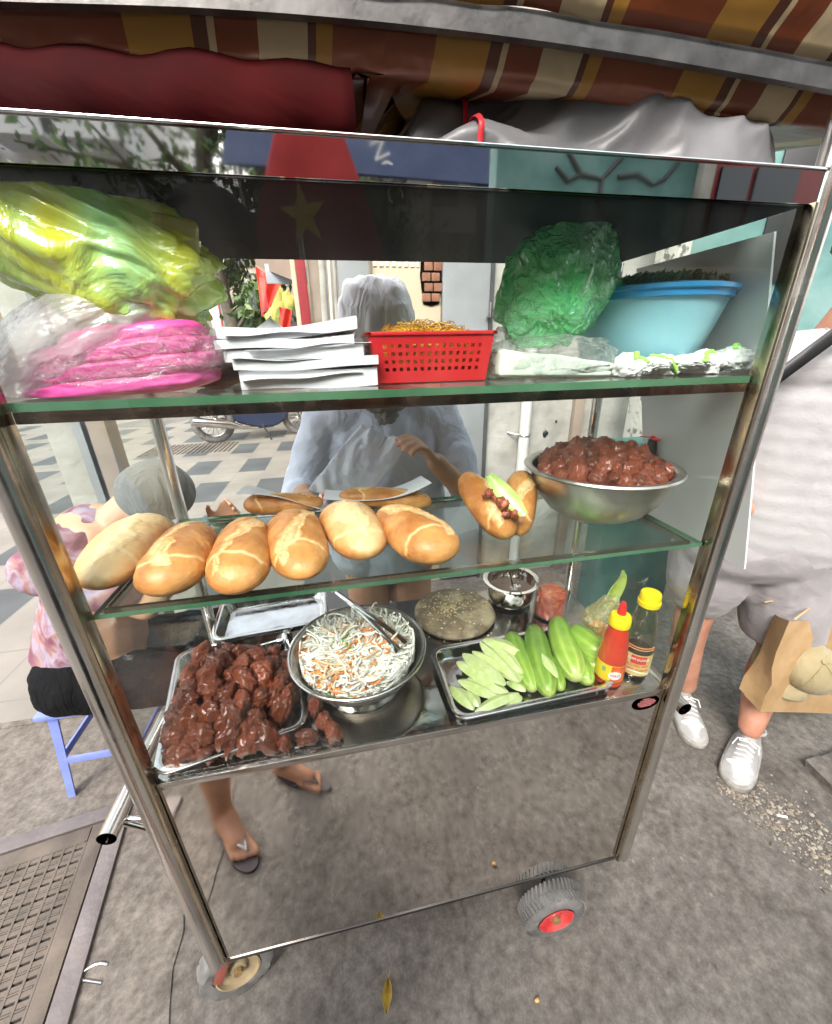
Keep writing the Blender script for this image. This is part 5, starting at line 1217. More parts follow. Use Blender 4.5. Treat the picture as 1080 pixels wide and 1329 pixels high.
# customer at the right
cp = person((1.3, .85, 0), 'customer in white knit shirt, pale grey shorts and white trainers right of the cart')
hf, hb = atZ(972, 958, .03), V((1.315, 1.02, .03)); tf, tb_ = atZ(950, 1024, .03), V((1.225, .86, .03))
nk = V((1.26, .87, 1.40)); hdc = V((1.245, .80, 1.555)); sl_, sr_ = V((1.08, .93, 1.345)), V((1.46, .84, 1.345)); hp1, hp2 = V((1.22, .98, .80)), V((1.40, .90, .80))
kf, kb = atY(1010, 845, .86), V((1.215, .985, .455)); af, ab = atZ(974, 944, .10), V((1.305, 1.0, .10))
bm = B(); P, R = head(bm, hdc, V((-.45, -.75, -.1)))
limb(bm, [hdc + V((0, .02, -.06)), nk], [.052, .058]); limb(bm, [sl_, nk - V((0, 0, .06)), sr_], [.055, .07, .055]); limb(bm, [nk - V((0, -.05, .12)), V((1.30, .95, 1.0)), V((1.31, .95, .85))], [.09, .10, .11])
limb(bm, [hp2, kf, kf.lerp(af, .38) + V((.0, .012, 0)), af], [.095, .062, .060, .037]); limb(bm, [hp1, kb, kb.lerp(ab, .35) + V((0, .015, 0)), ab], [.095, .060, .058, .036])
for a_, h_, t_ in ((af, hf, tf), (ab, hb, tb_)):
    d_ = (V((t_.x, t_.y, 0)) - V((h_.x, h_.y, 0))).normalized(); limb(bm, [a_, V((h_.x, h_.y, .05)) + d_ * .015, V((h_.x, h_.y, .045)) + d_ * .05], [.034, .024, .018])
wr = atY(1098, 742, .80); hnd = atY(1072, 772, .79)
limb(bm, [sr_, V((1.62, .90, 1.06)), wr], [.050, .038, .027]); hand(bm, wr, hnd - wr, V((-.5, -.2, -1)), .9, 1.0, -1)
wl = atY(965, 660, .84); limb(bm, [sl_, V((1.10, 1.0, 1.08)), wl], [.052, .04, .026]); hand(bm, wl, atY(945, 632, .76) - wl, V((.3, .6, -.6)), .7, .9, 1)
remesh(obj('body', bm, SK2, cp, smooth=180), .0055, 4); eyes(P, R, cp)
def knit():
    m, nt, b = new_mat('white_knit'); b.inputs['Base Color'].default_value = (.40, .385, .385, 1); b.inputs['Roughness'].default_value = .9
    co = coords(nt, rot=(0, -.12, 0))
    wv = node(nt, 'ShaderNodeTexWave', Scale=7, Distortion=1.5, Detail=3, bands_direction='Z'); nt.links.new(co, wv.inputs['Vector'])
    w2 = node(nt, 'ShaderNodeTexVoronoi', Scale=120); nt.links.new(coords(nt, scale=(1, 1, 1.4)), w2.inputs['Vector'])
    n = node(nt, 'ShaderNodeTexNoise', Scale=5, Detail=3, Distortion=.6); nt.links.new(co, n.inputs['Vector'])
    q = node(nt, 'ShaderNodeMath', operation='MULTIPLY_ADD'); q.inputs[1].default_value = .5; nt.links.new(w2.outputs['Distance'], q.inputs[0]); nt.links.new(wv.outputs['Fac'], q.inputs[2])
    bp = node(nt, 'ShaderNodeBump', Strength=.35, Distance=.003); nt.links.new(q.outputs[0], bp.inputs['Height'])
    bp2 = node(nt, 'ShaderNodeBump', Strength=.6, Distance=.03); nt.links.new(n.outputs['Fac'], bp2.inputs['Height']); nt.links.new(bp.outputs[0], bp2.inputs['Normal'])
    nt.links.new(bp2.outputs[0], b.inputs['Normal']); return m
bm = B(); limb(bm, [sl_, nk - V((.06, 0, .055)), nk - V((-.06, 0, .055)), sr_], [.07, .085, .085, .07]); limb(bm, [V((1.21, .92, 1.26)), V((1.235, .93, 1.05)), V((1.25, .94, .83))], [.125, .135, .145]); limb(bm, [V((1.34, .89, 1.26)), V((1.36, .90, 1.05)), V((1.38, .90, .83))], [.135, .15, .155])
limb(bm, [sr_, V((1.62, .88, 1.02))], [.085, .08]); limb(bm, [sl_, V((1.075, .955, 1.16))], [.07, .064])
for v in bm.verts: v.co.z = max(v.co.z, .765 + .02 * math.sin(v.co.x * 9))
remesh(obj('shirt', bm, knit(), cp, smooth=180), .008, 12, .006, .12)
bm = B()
for sx in (-1, 1):
    a_, b_ = nk + V((sx * .01 - .03, -.085, -.04)), nk + V((sx * .075, -.02, .03)); sheet(bm, lambda u, v: a_.lerp(b_, u) + V((-sx * .02 * v, -.025 * v * (1 - u * .5), -.035 * v)), 8, 5, .003)
obj('collar', bm, knit(), cp, smooth=180)
GS = fabric('grey_shorts', (.28, .26, .265), (.34, .315, .32), wr=.22, ws=6, st=(1, 1, 1.2))
bm = B(); limb(bm, [V((1.22, .95, .80)), V((1.40, .90, .80))], [.145, .15])
limb(bm, [hp2 + V((0, 0, -.02)), hp2.lerp(kf, .5), hp2.lerp(kf, .80)], [.14, .128, .118]); limb(bm, [hp1 + V((0, 0, -.02)), hp1.lerp(kb, .5), hp1.lerp(kb, .62)], [.135, .122, .105])
for v in bm.verts:
    if v.co.z < .50 and v.co.x < 1.27: v.co.z = .50 + (v.co.z - .5) * .1
    elif v.co.z < .43: v.co.z = .43 + (v.co.z - .43) * .1
remesh(obj('shorts', bm, GS, cp, smooth=180), .008, 10, .006, .08)
bm = B(); pts = [atY(1000, 492, .78), atY(1040, 462, .765), atY(1090, 425, .76), V((1.36, .80, 1.45)), V((1.42, .88, 1.46))]
N_ = 24
def cr_(t):
    t *= len(pts) - 1; i = min(int(t), len(pts) - 2); return pts[i].lerp(pts[i + 1], t - i)
sheet(bm, lambda u, v: cr_(u) + V((.01, -.004, (v - .5) * .042)), N_, 2, .003)
obj('bag_strap', bm, M['dark'], cp, smooth=180)
bm = B(); blob(bm, hdc + V((0, .02, .06)), (.088, .102, .075), 5, .06, 3, 8, fine=.05); obj('hair', bm, mat('hair_brown', (.06, .035, .02), .5, bump=.6, bs=90), cp, smooth=180)
SHW = mat('trainer_white', (.44, .43, .425), .55, c2=(.33, .32, .31), ns=20, bump=.1); SOL = mat('sole_white', (.42, .40, .37), .7, c2=(.27, .25, .22), ns=30); LAC = mat('lace_white', (.80, .79, .79), .7)
def shoe(h, t, parent):
    h, t = V(h), V(t); h.z = t.z = 0; d = (t - h).normalized(); x = V((-d.y, d.x, 0)); L = .285; bm = B(); o_ = h - d * .045
    def Q(a, b_, c_): return o_ + d * a + x * b_ + V((0, 0, c_))
    rows = [(0, .018, .058), (.012, .032, .078), (.05, .038, .086), (.10, .041, .082), (.14, .046, .070), (.19, .050, .055), (.235, .047, .045), (.265, .036, .036), (.283, .015, .028)]
    rings = []
    for a, w_, hh in rows:
        rings.append([bm.verts.new(Q(a, w_ * math.cos(th) * (1 if math.sin(th) < .3 else .78), .018 + (hh - .018) * max(0, math.sin(th)) ** .8)) for th in [PI * k / 12 for k in range(13)]])
    for A_, B_ in zip(rings, rings[1:]):
        for k in range(12): bm.faces.new((A_[k], A_[k + 1], B_[k + 1], B_[k]))
    bm.faces.new(rings[0]); bm.faces.new(rings[-1][::-1])
    o = obj('trainer', bm, SHW, parent, smooth=180); s_ = o.modifiers.new('s', 'SUBSURF'); s_.levels = 2; s_.render_levels = 2
    bm = B(); rg = []
    for z, g in ((.0, .0), (.004, .003), (.02, .004), (.026, .001)):
        L_ = []
        for k in range(40):
            a = 2 * PI * k / 40; yy = math.cos(a); ax = (1 - yy) / 2 * .285; w_ = .040 + .012 * (1 - yy) / 2; w_ *= (1 - abs(yy) ** 4) ** .5 if abs(yy) < 1 else 0
            L_.append(bm.verts.new(Q(ax + (-g if yy > 0 else g) * abs(yy), math.copysign(w_ + g, math.sin(a)), z)))
        rg.append(L_)
    for A_, B_ in zip(rg, rg[1:]):
        for k in range(40): bm.faces.new((A_[k], A_[(k + 1) % 40], B_[(k + 1) % 40], B_[k]))
    bm.faces.new(rg[-1]); bm.faces.new(rg[0][::-1]); obj('sole', bm, SOL, o)
    bm = B()
    for k in range(6):
        a = .125 + k * .017; z = .083 - k * .0065; tube(bm, [Q(a, -.024, z - .012), Q(a + .004, 0, z + .002), Q(a, .024, z - .012)], .0028, 6)
    tube(bm, [Q(.12, .005, .085), Q(.13, .03, .088), Q(.15, .035, .072)], .0022, 6); tube(bm, [Q(.12, -.005, .085), Q(.135, -.03, .086), Q(.155, -.038, .066)], .0022, 6)
    obj('laces', bm, LAC, o)
    bm = B(); tube(bm, [Q(.045 + .038 * math.cos(a), .034 * math.sin(a), .086 + .006 * math.cos(a)) for a in [2 * PI * k / 24 for k in range(24)]], .0055, 8, closed=True); obj('ankle_padding', bm, SHW, o)
    bm = B(); sheet(bm, lambda u, v: Q(.205 + .06 * u, (v - .5) * .075 * (1 - u * .35), .056 - .022 * u - .022 * (2 * v - 1) ** 2 + .001), 8, 8, .0015); obj('toe_cap', bm, LAC, o)
shoe(hf, tf, cp); shoe(hb, tb_, cp)
# paper carrier bag with a cap hung on it
KP = mat('kraft_paper', (.40, .25, .115), .7, c2=(.50, .33, .17), ns=9, bump=.5, bs=14, bdist=.015)
q = [atY(957, 893, .80), atY(987, 924, .72), atY(1100, 926, .76), atY(1090, 805, .80), atY(1020, 806, .74), atY(1008, 797, .82), atY(1070, 892, .86), atY(1090, 800, .88)]
pb = thing('paper_bag', (1.42, .78, .3), 'brown kraft paper carrier bag held beside the customer', 'paper bag')
bm = B(); A, Bf, Cf, Df, Ef, Eb = [bm.verts.new(v_) for v_ in (q[0], q[1], q[2], q[3], q[4], q[5])]
Cb = bm.verts.new(q[2] + V((-.02, .12, .01))); Db = bm.verts.new(q[3] + V((0, .10, .0)))
bm.faces.new((A, Bf, Ef, Eb)); bm.faces.new((Bf, Cf, Df, Ef)); bm.faces.new((A, Eb, Db, Cb)); bm.faces.new((A, Cb, Cf, Bf)); bm.faces.new((Cf, Cb, Db, Df))
bmesh.ops.subdivide_edges(bm, edges=bm.edges[:], cuts=5, use_grid_fill=True)
for v in bm.verts: v.co += V((1, -1, .3)) * (.012 * nz(v.co, 9, 3) + .006 * abs(nz(v.co, 22, 5)))
obj('bag_body', bm, KP, pb, smooth=25)
for dy in (0, .09):
    bm = B(); a_, b_ = q[4] + V((.03, dy, -.0)), q[3] + V((-.01, dy, 0)); t_ = hnd + V((0, dy * .3, -.035)); tube(bm, [a_, a_.lerp(t_, .5) + V((-.006, 0, .01)), t_, b_.lerp(t_, .5) + V((.01, 0, .01)), b_], .0028, 8); obj('handle', bm, KP, pb)
kc = atY(1052, 862, .735)
cap_ = thing('cap', kc - V((0, 0, .09)), 'olive beige baseball cap hanging on the front of the paper bag', 'cap')
OL = fabric('olive_cloth', (.29, .24, .13), (.35, .29, .17), wr=.3, ws=8)
Rk = V((-.30, -.55, .78)).to_track_quat('Z', 'Y').to_matrix(); ko = kc + V((.03, .02, -.035))
pk_ = [(.088 * math.cos(t), .082 * math.sin(t) ** .9) for t in [PI / 2 * k / 14 for k in range(14)]] + [(0, .083)]
bm = B(); lathe(bm, [(.086, -.008)] + pk_, ko, 60, Rk)
for v in bm.verts: v.co += (v.co - ko) * (.05 * nz(v.co, 14, 3))
obj('crown', bm, OL, cap_, smooth=180)
bm = B(); lathe(bm, [(.009, .082), (.007, .087), (0, .088)], ko, 14, Rk); obj('button', bm, OL, cap_)
bm = B()
for s_ in range(3):
    a_ = s_ * PI / 3; tube(bm, [ko + Rk @ V((.089 * math.cos(t) * math.cos(a_), .089 * math.cos(t) * math.sin(a_), .083 * abs(math.sin(t)) ** .9)) for t in [.05 + (PI - .1) * k / 30 for k in range(31)]], .0012, 5)
obj('seam', bm, OL, cap_)
bm = B()
def brf(u, v):
    t = PI + .35 + (u - .5) * 2.3; r_ = .086 + .062 * v * math.cos((u - .5) * 2.5); return ko + Rk @ V((r_ * math.cos(t), r_ * math.sin(t), -.004 - .020 * v * v + .0 + .012 * abs(u - .5) * 2 * v * -1))
sheet(bm, brf, 24, 8, .003); obj('brim', bm, OL, cap_, smooth=180)

for o_ in (cp, pb, cap_, sp, sto):          # a little larger and farther out, standing on the lowered ground
    o_.location = (o_.location.x * 1.0714, o_.location.y * 1.0714, o_.location.z * 1.0714 + G); o_.scale = (1.0714,) * 3
# photographer in front of the cart (seen in the panel's mirror image)
ph = person((-.3, -.02, G), 'person in dark shorts, dark cap and flip-flops mirrored in the lower steel panel')
def mz(px, py, z): p = atZ(px, py, z); p.y = 2 * YF - p.y; return p
a1, t1_ = mz(288, 1052, G + .07), mz(312, 1098, G + .015); a2, t2_ = mz(368, 990, G + .06), mz(408, 1013, G + .015)
bm = B(); k1, k2 = a1 + V((.0, -.05, .37)), V((a2.x - .03, a2.y - .06, .43)); hp1, hp2 = V((-.38, -.10, .80)), V((-.22, -.12, .80))
limb(bm, [hp1, k1, k1.lerp(a1, .35) + V((0, -.02, 0)), a1], [.085, .058, .054, .034]); limb(bm, [hp2, k2, k2.lerp(a2, .35), a2], [.085, .058, .054, .034])
for a_, t_ in ((a1, t1_), (a2, t2_)):
    d = (t_ - a_); d.z = 0; d.normalize(); x = V((-d.y, d.x, 0)); b_ = V((a_.x, a_.y, G))
    limb(bm, [b_ + V((0, 0, .035)) - d * .03, b_ + d * .10 + V((0, 0, .032))], [.030, .030]); limb(bm, [b_ + V((0, 0, .06)), b_ + d * .09 + x * .0 + V((0, 0, .04))], [.034, .028])
    for k, (s_, L) in enumerate(((-.026, .185), (-.010, .180), (.004, .172), (.016, .162), (.027, .150))):
        sgn = 1 if a_ is a2 else -1; s_ = s_ * -sgn; caps(bm, b_ + d * .08 + x * s_ * .8 + V((0, 0, .028)), b_ + d * (L - .02) + x * s_ * 1.15 + V((0, 0, .022)), .014 if k else .016, .009 if k else .012, 10)
tz = 1.45
limb(bm, [V((-.30, -.14, .85)), V((-.30, -.16, 1.1)), V((-.30, -.17, 1.35))], [.13, .13, .12]); limb(bm, [V((-.47, -.18, 1.42)), V((-.30, -.18, 1.46)), V((-.13, -.18, 1.42))], [.06, .07, .06]); limb(bm, [V((-.30, -.18, 1.47)), V((-.28, -.16, 1.60))], [.055, .052])
P, R = head(bm, V((-.265, -.16, 1.62)), V((.25, .85, -.2)))
for s_, w_ in ((V((-.47, -.18, 1.42)), V((-.10, -.09, 1.36))), (V((-.13, -.18, 1.42)), V((.09, -.11, 1.36)))):
    e_ = s_.lerp(w_, .5) + V((-.06 if s_.x < -.3 else .12, .0, -.16)); limb(bm, [s_, e_, w_], [.05, .038, .028]); hand(bm, w_, V((.5 if s_.x < -.3 else -.5, .1, .25)), V((0, 1, 0)), .6, .95, 1 if s_.x < -.3 else -1)
remesh(obj('body', bm, SK3, ph, smooth=180), .006, 4); eyes(P, R, ph)
DK = fabric('dark_cloth', (.03, .03, .035), (.045, .045, .05))
bm = B(); limb(bm, [V((-.30, -.14, .88)), V((-.30, -.16, 1.1)), V((-.30, -.17, 1.36))], [.145, .145, .135]); limb(bm, [V((-.47, -.18, 1.42)), V((-.30, -.18, 1.42)), V((-.13, -.18, 1.42))], [.072, .1, .072]); limb(bm, [V((-.47, -.18, 1.42)), V((-.49, -.17, 1.28))], [.07, .064]); limb(bm, [V((-.13, -.18, 1.42)), V((-.06, -.17, 1.3))], [.07, .064])
remesh(obj('shirt', bm, DK, ph, smooth=180), .012, 4)
bm = B(); limb(bm, [hp1, hp1.lerp(k1, .75)], [.125, .10]); limb(bm, [hp2, hp2.lerp(k2, .75)], [.125, .10]); limb(bm, [hp1 + V((0, 0, .05)), hp2 + V((0, 0, .05))], [.13, .13]); remesh(obj('shorts', bm, DK, ph, smooth=180), .012, 4)
bm = B(); lathe(bm, [(0, .115), (.06, .105), (.10, .065), (.108, .0), (.104, -.01)], V((-.265, -.165, 1.645)), 32); sheet(bm, lambda u, v: V((-.265, -.165, 1.655)) + V(((u - .5) * .17, .09 + .075 * v * math.cos((u - .5) * 2.4), -.02 * v)), 12, 6, .004); obj('cap', bm, DK, ph, smooth=180)
FF = mat('flip_flop_dark', (.06, .045, .05), .6)
for a_, t_ in ((a1, t1_), (a2, t2_)):
    d = (t_ - a_); d.z = 0; d.normalize(); x = V((-d.y, d.x, 0)); b_ = V((a_.x, a_.y, G)) - d * .055
    bm = B(); up = [bm.verts.new(b_ + d * (.13 - .125 * math.cos(t)) + x * (.036 + .008 * (1 - math.cos(t)) / 2) * math.sin(t) + V((0, 0, .014))) for t in [2 * PI * k / 36 for k in range(36)]]
    dn = [bm.verts.new(v.co - V((0, 0, .0135))) for v in up]; bm.faces.new(up); bm.faces.new(dn[::-1])
    for k in range(36): bm.faces.new((up[k], dn[k], dn[(k + 1) % 36], up[(k + 1) % 36]))
    f_ = obj('flip_flop', bm, FF, ph)
    for s_ in (-1, 1):
        bm = B(); sg = (-1 if a_ is a1 else 1)
        p0_ = b_ + d * .205 + x * .008 * sg + V((0, 0, .03)); p2_ = b_ + d * .115 + x * s_ * .037 + V((0, 0, .014)); tube(bm, [p0_ - V((0, 0, .016)), p0_ + V((0, 0, .012)), p0_.lerp(p2_, .5) + V((0, 0, .026)), p2_], .004, 8); obj('strap', bm, M['chrome'] if a_ is a1 else FF, f_)
# ---------------------------------------------------------------- things above the cart
STR = None
def stripe_mat():
    m, nt, b = new_mat('striped_awning'); t = nt.nodes.new('ShaderNodeTexCoord'); s = nt.nodes.new('ShaderNodeSeparateXYZ')
    nt.links.new(coords(nt, rot=(0, 0, math.radians(-14))), s.inputs[0])
    dv = node(nt, 'ShaderNodeMath', operation='MULTIPLY_ADD'); dv.inputs[1].default_value = 1 / .31; dv.inputs[2].default_value = 10.17; nt.links.new(s.outputs[0], dv.inputs[0])
    fr = node(nt, 'ShaderNodeMath', operation='FRACT'); nt.links.new(dv.outputs[0], fr.inputs[0])
    br, go, cr = (.20, .045, .012), (.42, .21, .035), (.60, .47, .28)
    r = nt.nodes.new('ShaderNodeValToRGB'); r.color_ramp.interpolation = 'CONSTANT'; el = r.color_ramp.elements
    st = [(0, br), (.30, go), (.50, (.10, .03, .015)), (.545, cr), (.57, br), (.70, cr), (.86, (.10, .03, .015)), (.89, go), (.945, br)]
    while len(el) < len(st): el.new(.5)
    for e_, (p, c_) in zip(el, st): e_.position = p; e_.color = (*c_, 1)
    nt.links.new(fr.outputs[0], r.inputs[0])
    n = node(nt, 'ShaderNodeTexNoise', Scale=6, Detail=7); nt.links.new(coords(nt), n.inputs['Vector'])
    h = nt.nodes.new('ShaderNodeHueSaturation'); mr = node(nt, 'ShaderNodeMapRange'); mr.inputs[3].default_value = .7; mr.inputs[4].default_value = 1.25
    nt.links.new(n.outputs['Fac'], mr.inputs[0]); nt.links.new(mr.outputs[0], h.inputs['Value']); nt.links.new(r.outputs[0], h.inputs['Color']); nt.links.new(h.outputs[0], b.inputs['Base Color'])
    b.inputs['Roughness'].default_value = .38
    n2 = node(nt, 'ShaderNodeTexNoise', Scale=7, Detail=3, Distortion=.8); nt.links.new(coords(nt), n2.inputs['Vector'])
    bp = node(nt, 'ShaderNodeBump', Strength=.35, Distance=.02); nt.links.new(n2.outputs['Fac'], bp.inputs['Height']); nt.links.new(bp.outputs[0], b.inputs['Normal']); return m
STR = stripe_mat()
AY = .58
bar = [atY(-160, -12, AY), atY(0, -7, AY), atY(280, 0, AY), atY(540, 20, AY), atY(800, 53, AY), atY(1090, 103, AY), atY(1200, 122, AY)]
aw = thing('awning', (.1, .6, 1.6), 'brown, gold and cream striped tarpaulin awning stretched over a flat steel bar above the cart', 'awning')
def bx_(t, pts=None):
    pts = pts or bar; t = max(0, min(1, t)) * (len(pts) - 1); i = min(int(t), len(pts) - 2); f_ = t - i
    p0, p1, p2, p3 = pts[max(i - 1, 0)], pts[i], pts[i + 1], pts[min(i + 2, len(pts) - 1)]
    return .5 * ((2 * p1) + (p2 - p0) * f_ + (2 * p0 - 5 * p1 + 4 * p2 - p3) * f_ ** 2 + (3 * p1 - p0 - 3 * p2 + p3) * f_ ** 3)
bm = B()
hw = lambda u: .006 + .010 * u
rg = []
for i in range(61):
    u = i / 60; p = bx_(u); rg.append([bm.verts.new(p + V((0, dy, dz))) for dy, dz in ((-.006, -hw(u)), (-.006, hw(u)), (.004, hw(u)), (.004, -hw(u)))])
for A_, B_ in zip(rg, rg[1:]):
    for k in range(4): bm.faces.new((A_[k], A_[(k + 1) % 4], B_[(k + 1) % 4], B_[k]))
obj('bar', bm, mat('awning_bar', (.17, .16, .155), .38, .8, c2=(.11, .105, .10), ns=30, rvar=.12, bump=.04, bs=90), aw)
# hanging roll behind the bar, then the sheet rising back over the roof
bm = B()
def back(u, v):
    p = bx_(u); d = .036 - .008 * u
    if v < .4: a = v / .4; return p + V((0, .010 + .026 * a, -.004 - d * math.sin(a * PI / 2) + .003 * nz((u * 9, v * 4, 0), 2)))
    a = (v - .4) / .6; yy = p.y + .036 + .36 * min(1, a * 1.6); zz = p.z - .004 - d + (.06 * min(1, a / .4) if a < .625 else .06 - (p.z - d + .056 - 1.615) * (a - .625) / .375)
    return V((p.x, yy + .01 * nz((u * 12, v * 3, 1), 1), zz + .006 * nz((u * 6, v * 3, 1), 2)))
sheet(bm, back, 80, 30, .0015); obj('fabric', bm, STR, aw, smooth=180)
bm = B(); sheet(bm, lambda u, v: bx_(u) + V((0, -.008 - .10 * v, .010 + .13 * v + .006 * nz((u * 8, v * 3, 2), 2))), 80, 14, .0015); obj('fabric_flap', bm, STR, aw, smooth=180)
# red folded parasol lying on the roof
bm = B(); a_, b_ = atY(-40, 134, .62), atY(455, 146, .64)
tube(bm, [a_.lerp(b_, k / 24) + V((0, 0, .004 * math.sin(k))) for k in range(25)], [.044 for k in range(25)], 28)
for v in bm.verts:
    v.co.z = max(v.co.z, ZR + .032); v.co += V((0, 0, .004 * nz(v.co, 14, 2)))
par = obj('folded_parasol', bm, fabric('red_canvas', (.030, .0004, .001), (.05, .0008, .0015), wr=.25, ws=5, st=(.3, 1, 1)), label='folded dark red canvas parasol lying on the cart roof under the awning', cat='parasol', smooth=180)
# grey tarpaulin
TP = mat('grey_tarp', (.12, .117, .12), .40, c2=(.18, .175, .18), ns=8, bump=.3, bs=14, bdist=.012)
bm = B(); L0, L1 = atY(520, 165, .64), atY(1010, 165, .66); cx = (L0.x + L1.x) / 2
ln = (L1.x - L0.x) / 2
def ridged(p, k): return 1 - abs(2 * nz(p, k, 4))
def tarpf(u, v):
    a = PI * (v * 1.1 - .05); s = 2 * u - 1; env = max(.0, 1 - abs(s) ** 5) ** .5
    fold = .030 * ridged((u * 1.6 + v * .9, v * 2.2 - u, .3), 1.5) + .013 * ridged((u * 2.5 + v * 1.5, v * 5 - u * 3, .7), 1.5) + .004 * ridged((u * 5 + v * 3, v * 9 - u * 4, .2), 1.5) - .030
    hgt = .135 + .012 * math.sin(u * 2.6 + .6)
    return V((cx + ln * s, .70 - (.105 + fold) * math.cos(a) * (.7 + .3 * env), ZR + .031 + max(0, math.sin(a)) ** .8 * (hgt + fold * 1.3) * env))
sheet(bm, tarpf, 160, 90)
tp = obj('folded_tarp', bm, TP, label='crumpled shiny grey tarpaulin folded on the right of the cart roof', cat='tarpaulin', smooth=180)
bm = B(); s_ = (atY(620, 150, .60).x - cx) / ln / 2 + .5
sheet(bm, lambda u, v: tarpf(s_ - .004 + .012 * v, .04 + .34 * u) + V((0, -.006, .003)), 40, 2, .001); obj('strap', bm, mat('strap_red', (.55, .02, .03), .5), tp, smooth=180)


# ---------------------------------------------------------------- street behind
PL = mat('old_plaster', (.26, .25, .225), .85, c2=(.36, .345, .31), ns=5, nd=10, c3=(.44, .425, .39), bump=.5, bs=22, bdist=.01)
CRM = mat('cream_wall', (.50, .40, .28), .8, c2=(.56, .46, .33), ns=2, nd=6, bump=.15, bs=25)
GD = mat('grey_door_paint', (.20, .21, .215), .55, c2=(.27, .28, .285), ns=3, nd=8, bump=.12, bs=40, bdist=.004)
TEAL = mat('teal_wall', (.075, .165, .16), .75, c2=(.12, .24, .225), ns=3, nd=9, c3=(.18, .29, .275), bump=.35, bs=18, bdist=.01)
BRK = mat('brick_patch', (.20, .085, .05), .9, c2=(.28, .13, .08), ns=14, bump=.5, bs=30)
DKF = mat('dark_frame', (.045, .045, .045), .45, c2=(.07, .07, .07), ns=8)
BRWN = mat('brown_panel', (.22, .17, .13), .6, c2=(.30, .24, .19), ns=5)
WY = 2.3
def wall(name, x0, x1, y0, y1, z0, z1, m, label, cat='wall'):
    bm = B(); bx(bm, x0, x1, y0, y1, z0, z1, .004); return obj(name, bm, m, label=label, cat=cat)
def X(px, py=560, y=WY): return atY(px, py, y).x
bld = thing('house', (1.2, WY, 0), 'old plastered shopfront house behind the vendor with cream wall, grey doors and drain pipe', 'house')
def part(name, m, x0, x1, y0, y1, z0, z1, parent=bld, bev=.003): bm = B(); bx(bm, x0, x1, y0, y1, z0, z1, bev); return obj(name, bm, m, parent)
xd0, xd1, xd2 = X(480, 380), X(573, 380), X(642, 420)
x0 = X(424, 400)
part('wall', PL, X(628, 560), X(812, 560), WY, WY + .2, G - .02, 4.2)
part('cream_wall', CRM, xd0 + .02, xd1, WY + .01, WY + .2, G - .02, 4.2)
d1 = part('door_leaf', GD, X(440, 380), xd0, WY - .03, WY + .03, G + .02, 2.9)
d2 = part('door_leaf', GD, xd1 + .003, X(626, 560), WY - .02, WY + .03, G + .02, 2.9)
bm = B(); tube(bm, [(xd1 + .25, WY - .03, 1.55), (xd1 + .25, WY - .06, 1.55), (xd1 + .25, WY - .06, 1.62)], .008, 8); obj('handle', bm, M['steel'], d2)
bm = B(); bx(bm, X(626, 560), X(630, 560), WY - .03, WY - .001, G, 2.9); obj('door_frame', bm, DKF, bld)
for (a_, b_, m_) in ((418, 427, PL), (429, 433, mat('cable_white', (.6, .58, .54), .6)), (435, 440, PL)):
    bm = B(); tube(bm, [(X((a_ + b_) / 2, 400) + .012 * math.sin(k * 1.3), WY - .03, k * .35) for k in range(11)], (X(b_, 400) - X(a_, 400)) / 2, 12); obj('wall_pipe', bm, m_, bld)
# brick hole
bp_ = atY(560, 352, WY); bm = B()
vs = [bm.verts.new(bp_ + V((x, .004, z))) for x, z in ((-.055, .28), (-.05, .1), (-.06, -.02), (-.045, -.15), (.0, -.16), (.04, -.15), (.06, -.05), (.055, .1), (.07, .28))]
bm.faces.new(vs); bmesh.ops.solidify(bm, geom=bm.faces[:], thickness=.004); obj('exposed_brick', bm, BRK, bld)
bm = B()
for j in range(8):
    for i in range(2): box(bm, bp_ + V((-.028 + i * .05 + (.012 if j % 2 else 0), -.001, -.12 + j * .047)), (.044, .01, .038), None, .003)
obj('bricks', bm, BRK, bld)
# faded painted marks on the cream wall
bm = B(); mk = atY(520, 342, WY)
for i in range(9): bx(bm, mk.x - .14 + i * .032, mk.x - .14 + i * .032 + random.uniform(.010, .022), WY + .004, WY + .0085, mk.z - .012, mk.z + random.uniform(.0, .016))
obj('painted_marks', bm, mat('faded_paint', (.78, .70, .58), .8), bld, smooth=0)
px_x = X(676, 560); bm = B(); tube(bm, [(px_x, WY - .05, z) for z in (G, 1, 2, 3, 4.1)], .032, 20); pp = obj('drain_pipe', bm, mat('pipe_grey', (.50, .50, .48), .5, c2=(.58, .58, .56), ns=9), bld)
for z in (atY(676, 562, WY).z, .4, 2.3):
    bm = B(); tube(bm, [(px_x + .036 * math.cos(a), WY - .05 + .036 * math.sin(a), z) for a in [2 * PI * k / 20 for k in range(20)]], .006, 6, closed=True); tube(bm, [(px_x - .09, WY - .005, z + .01), (px_x - .03, WY - .06, z)], .005, 6); obj('clamp', bm, M['steel'], pp)
bm = B(); bx(bm, X(738), X(750), WY - .04, WY - .001, G, 3.6, .004); obj('pilaster', bm, BRWN, bld)
for x_, z_, r in ((X(708, 560), atY(708, 563, WY).z, .018), (X(722, 545), atY(721, 547, WY).z, .008)):
    bm = B(); blob(bm, (x_, WY, z_), (r, .006, r * 1.3), 3, .4, 2, 3); obj('hole', bm, M['dark'], bld, smooth=180)
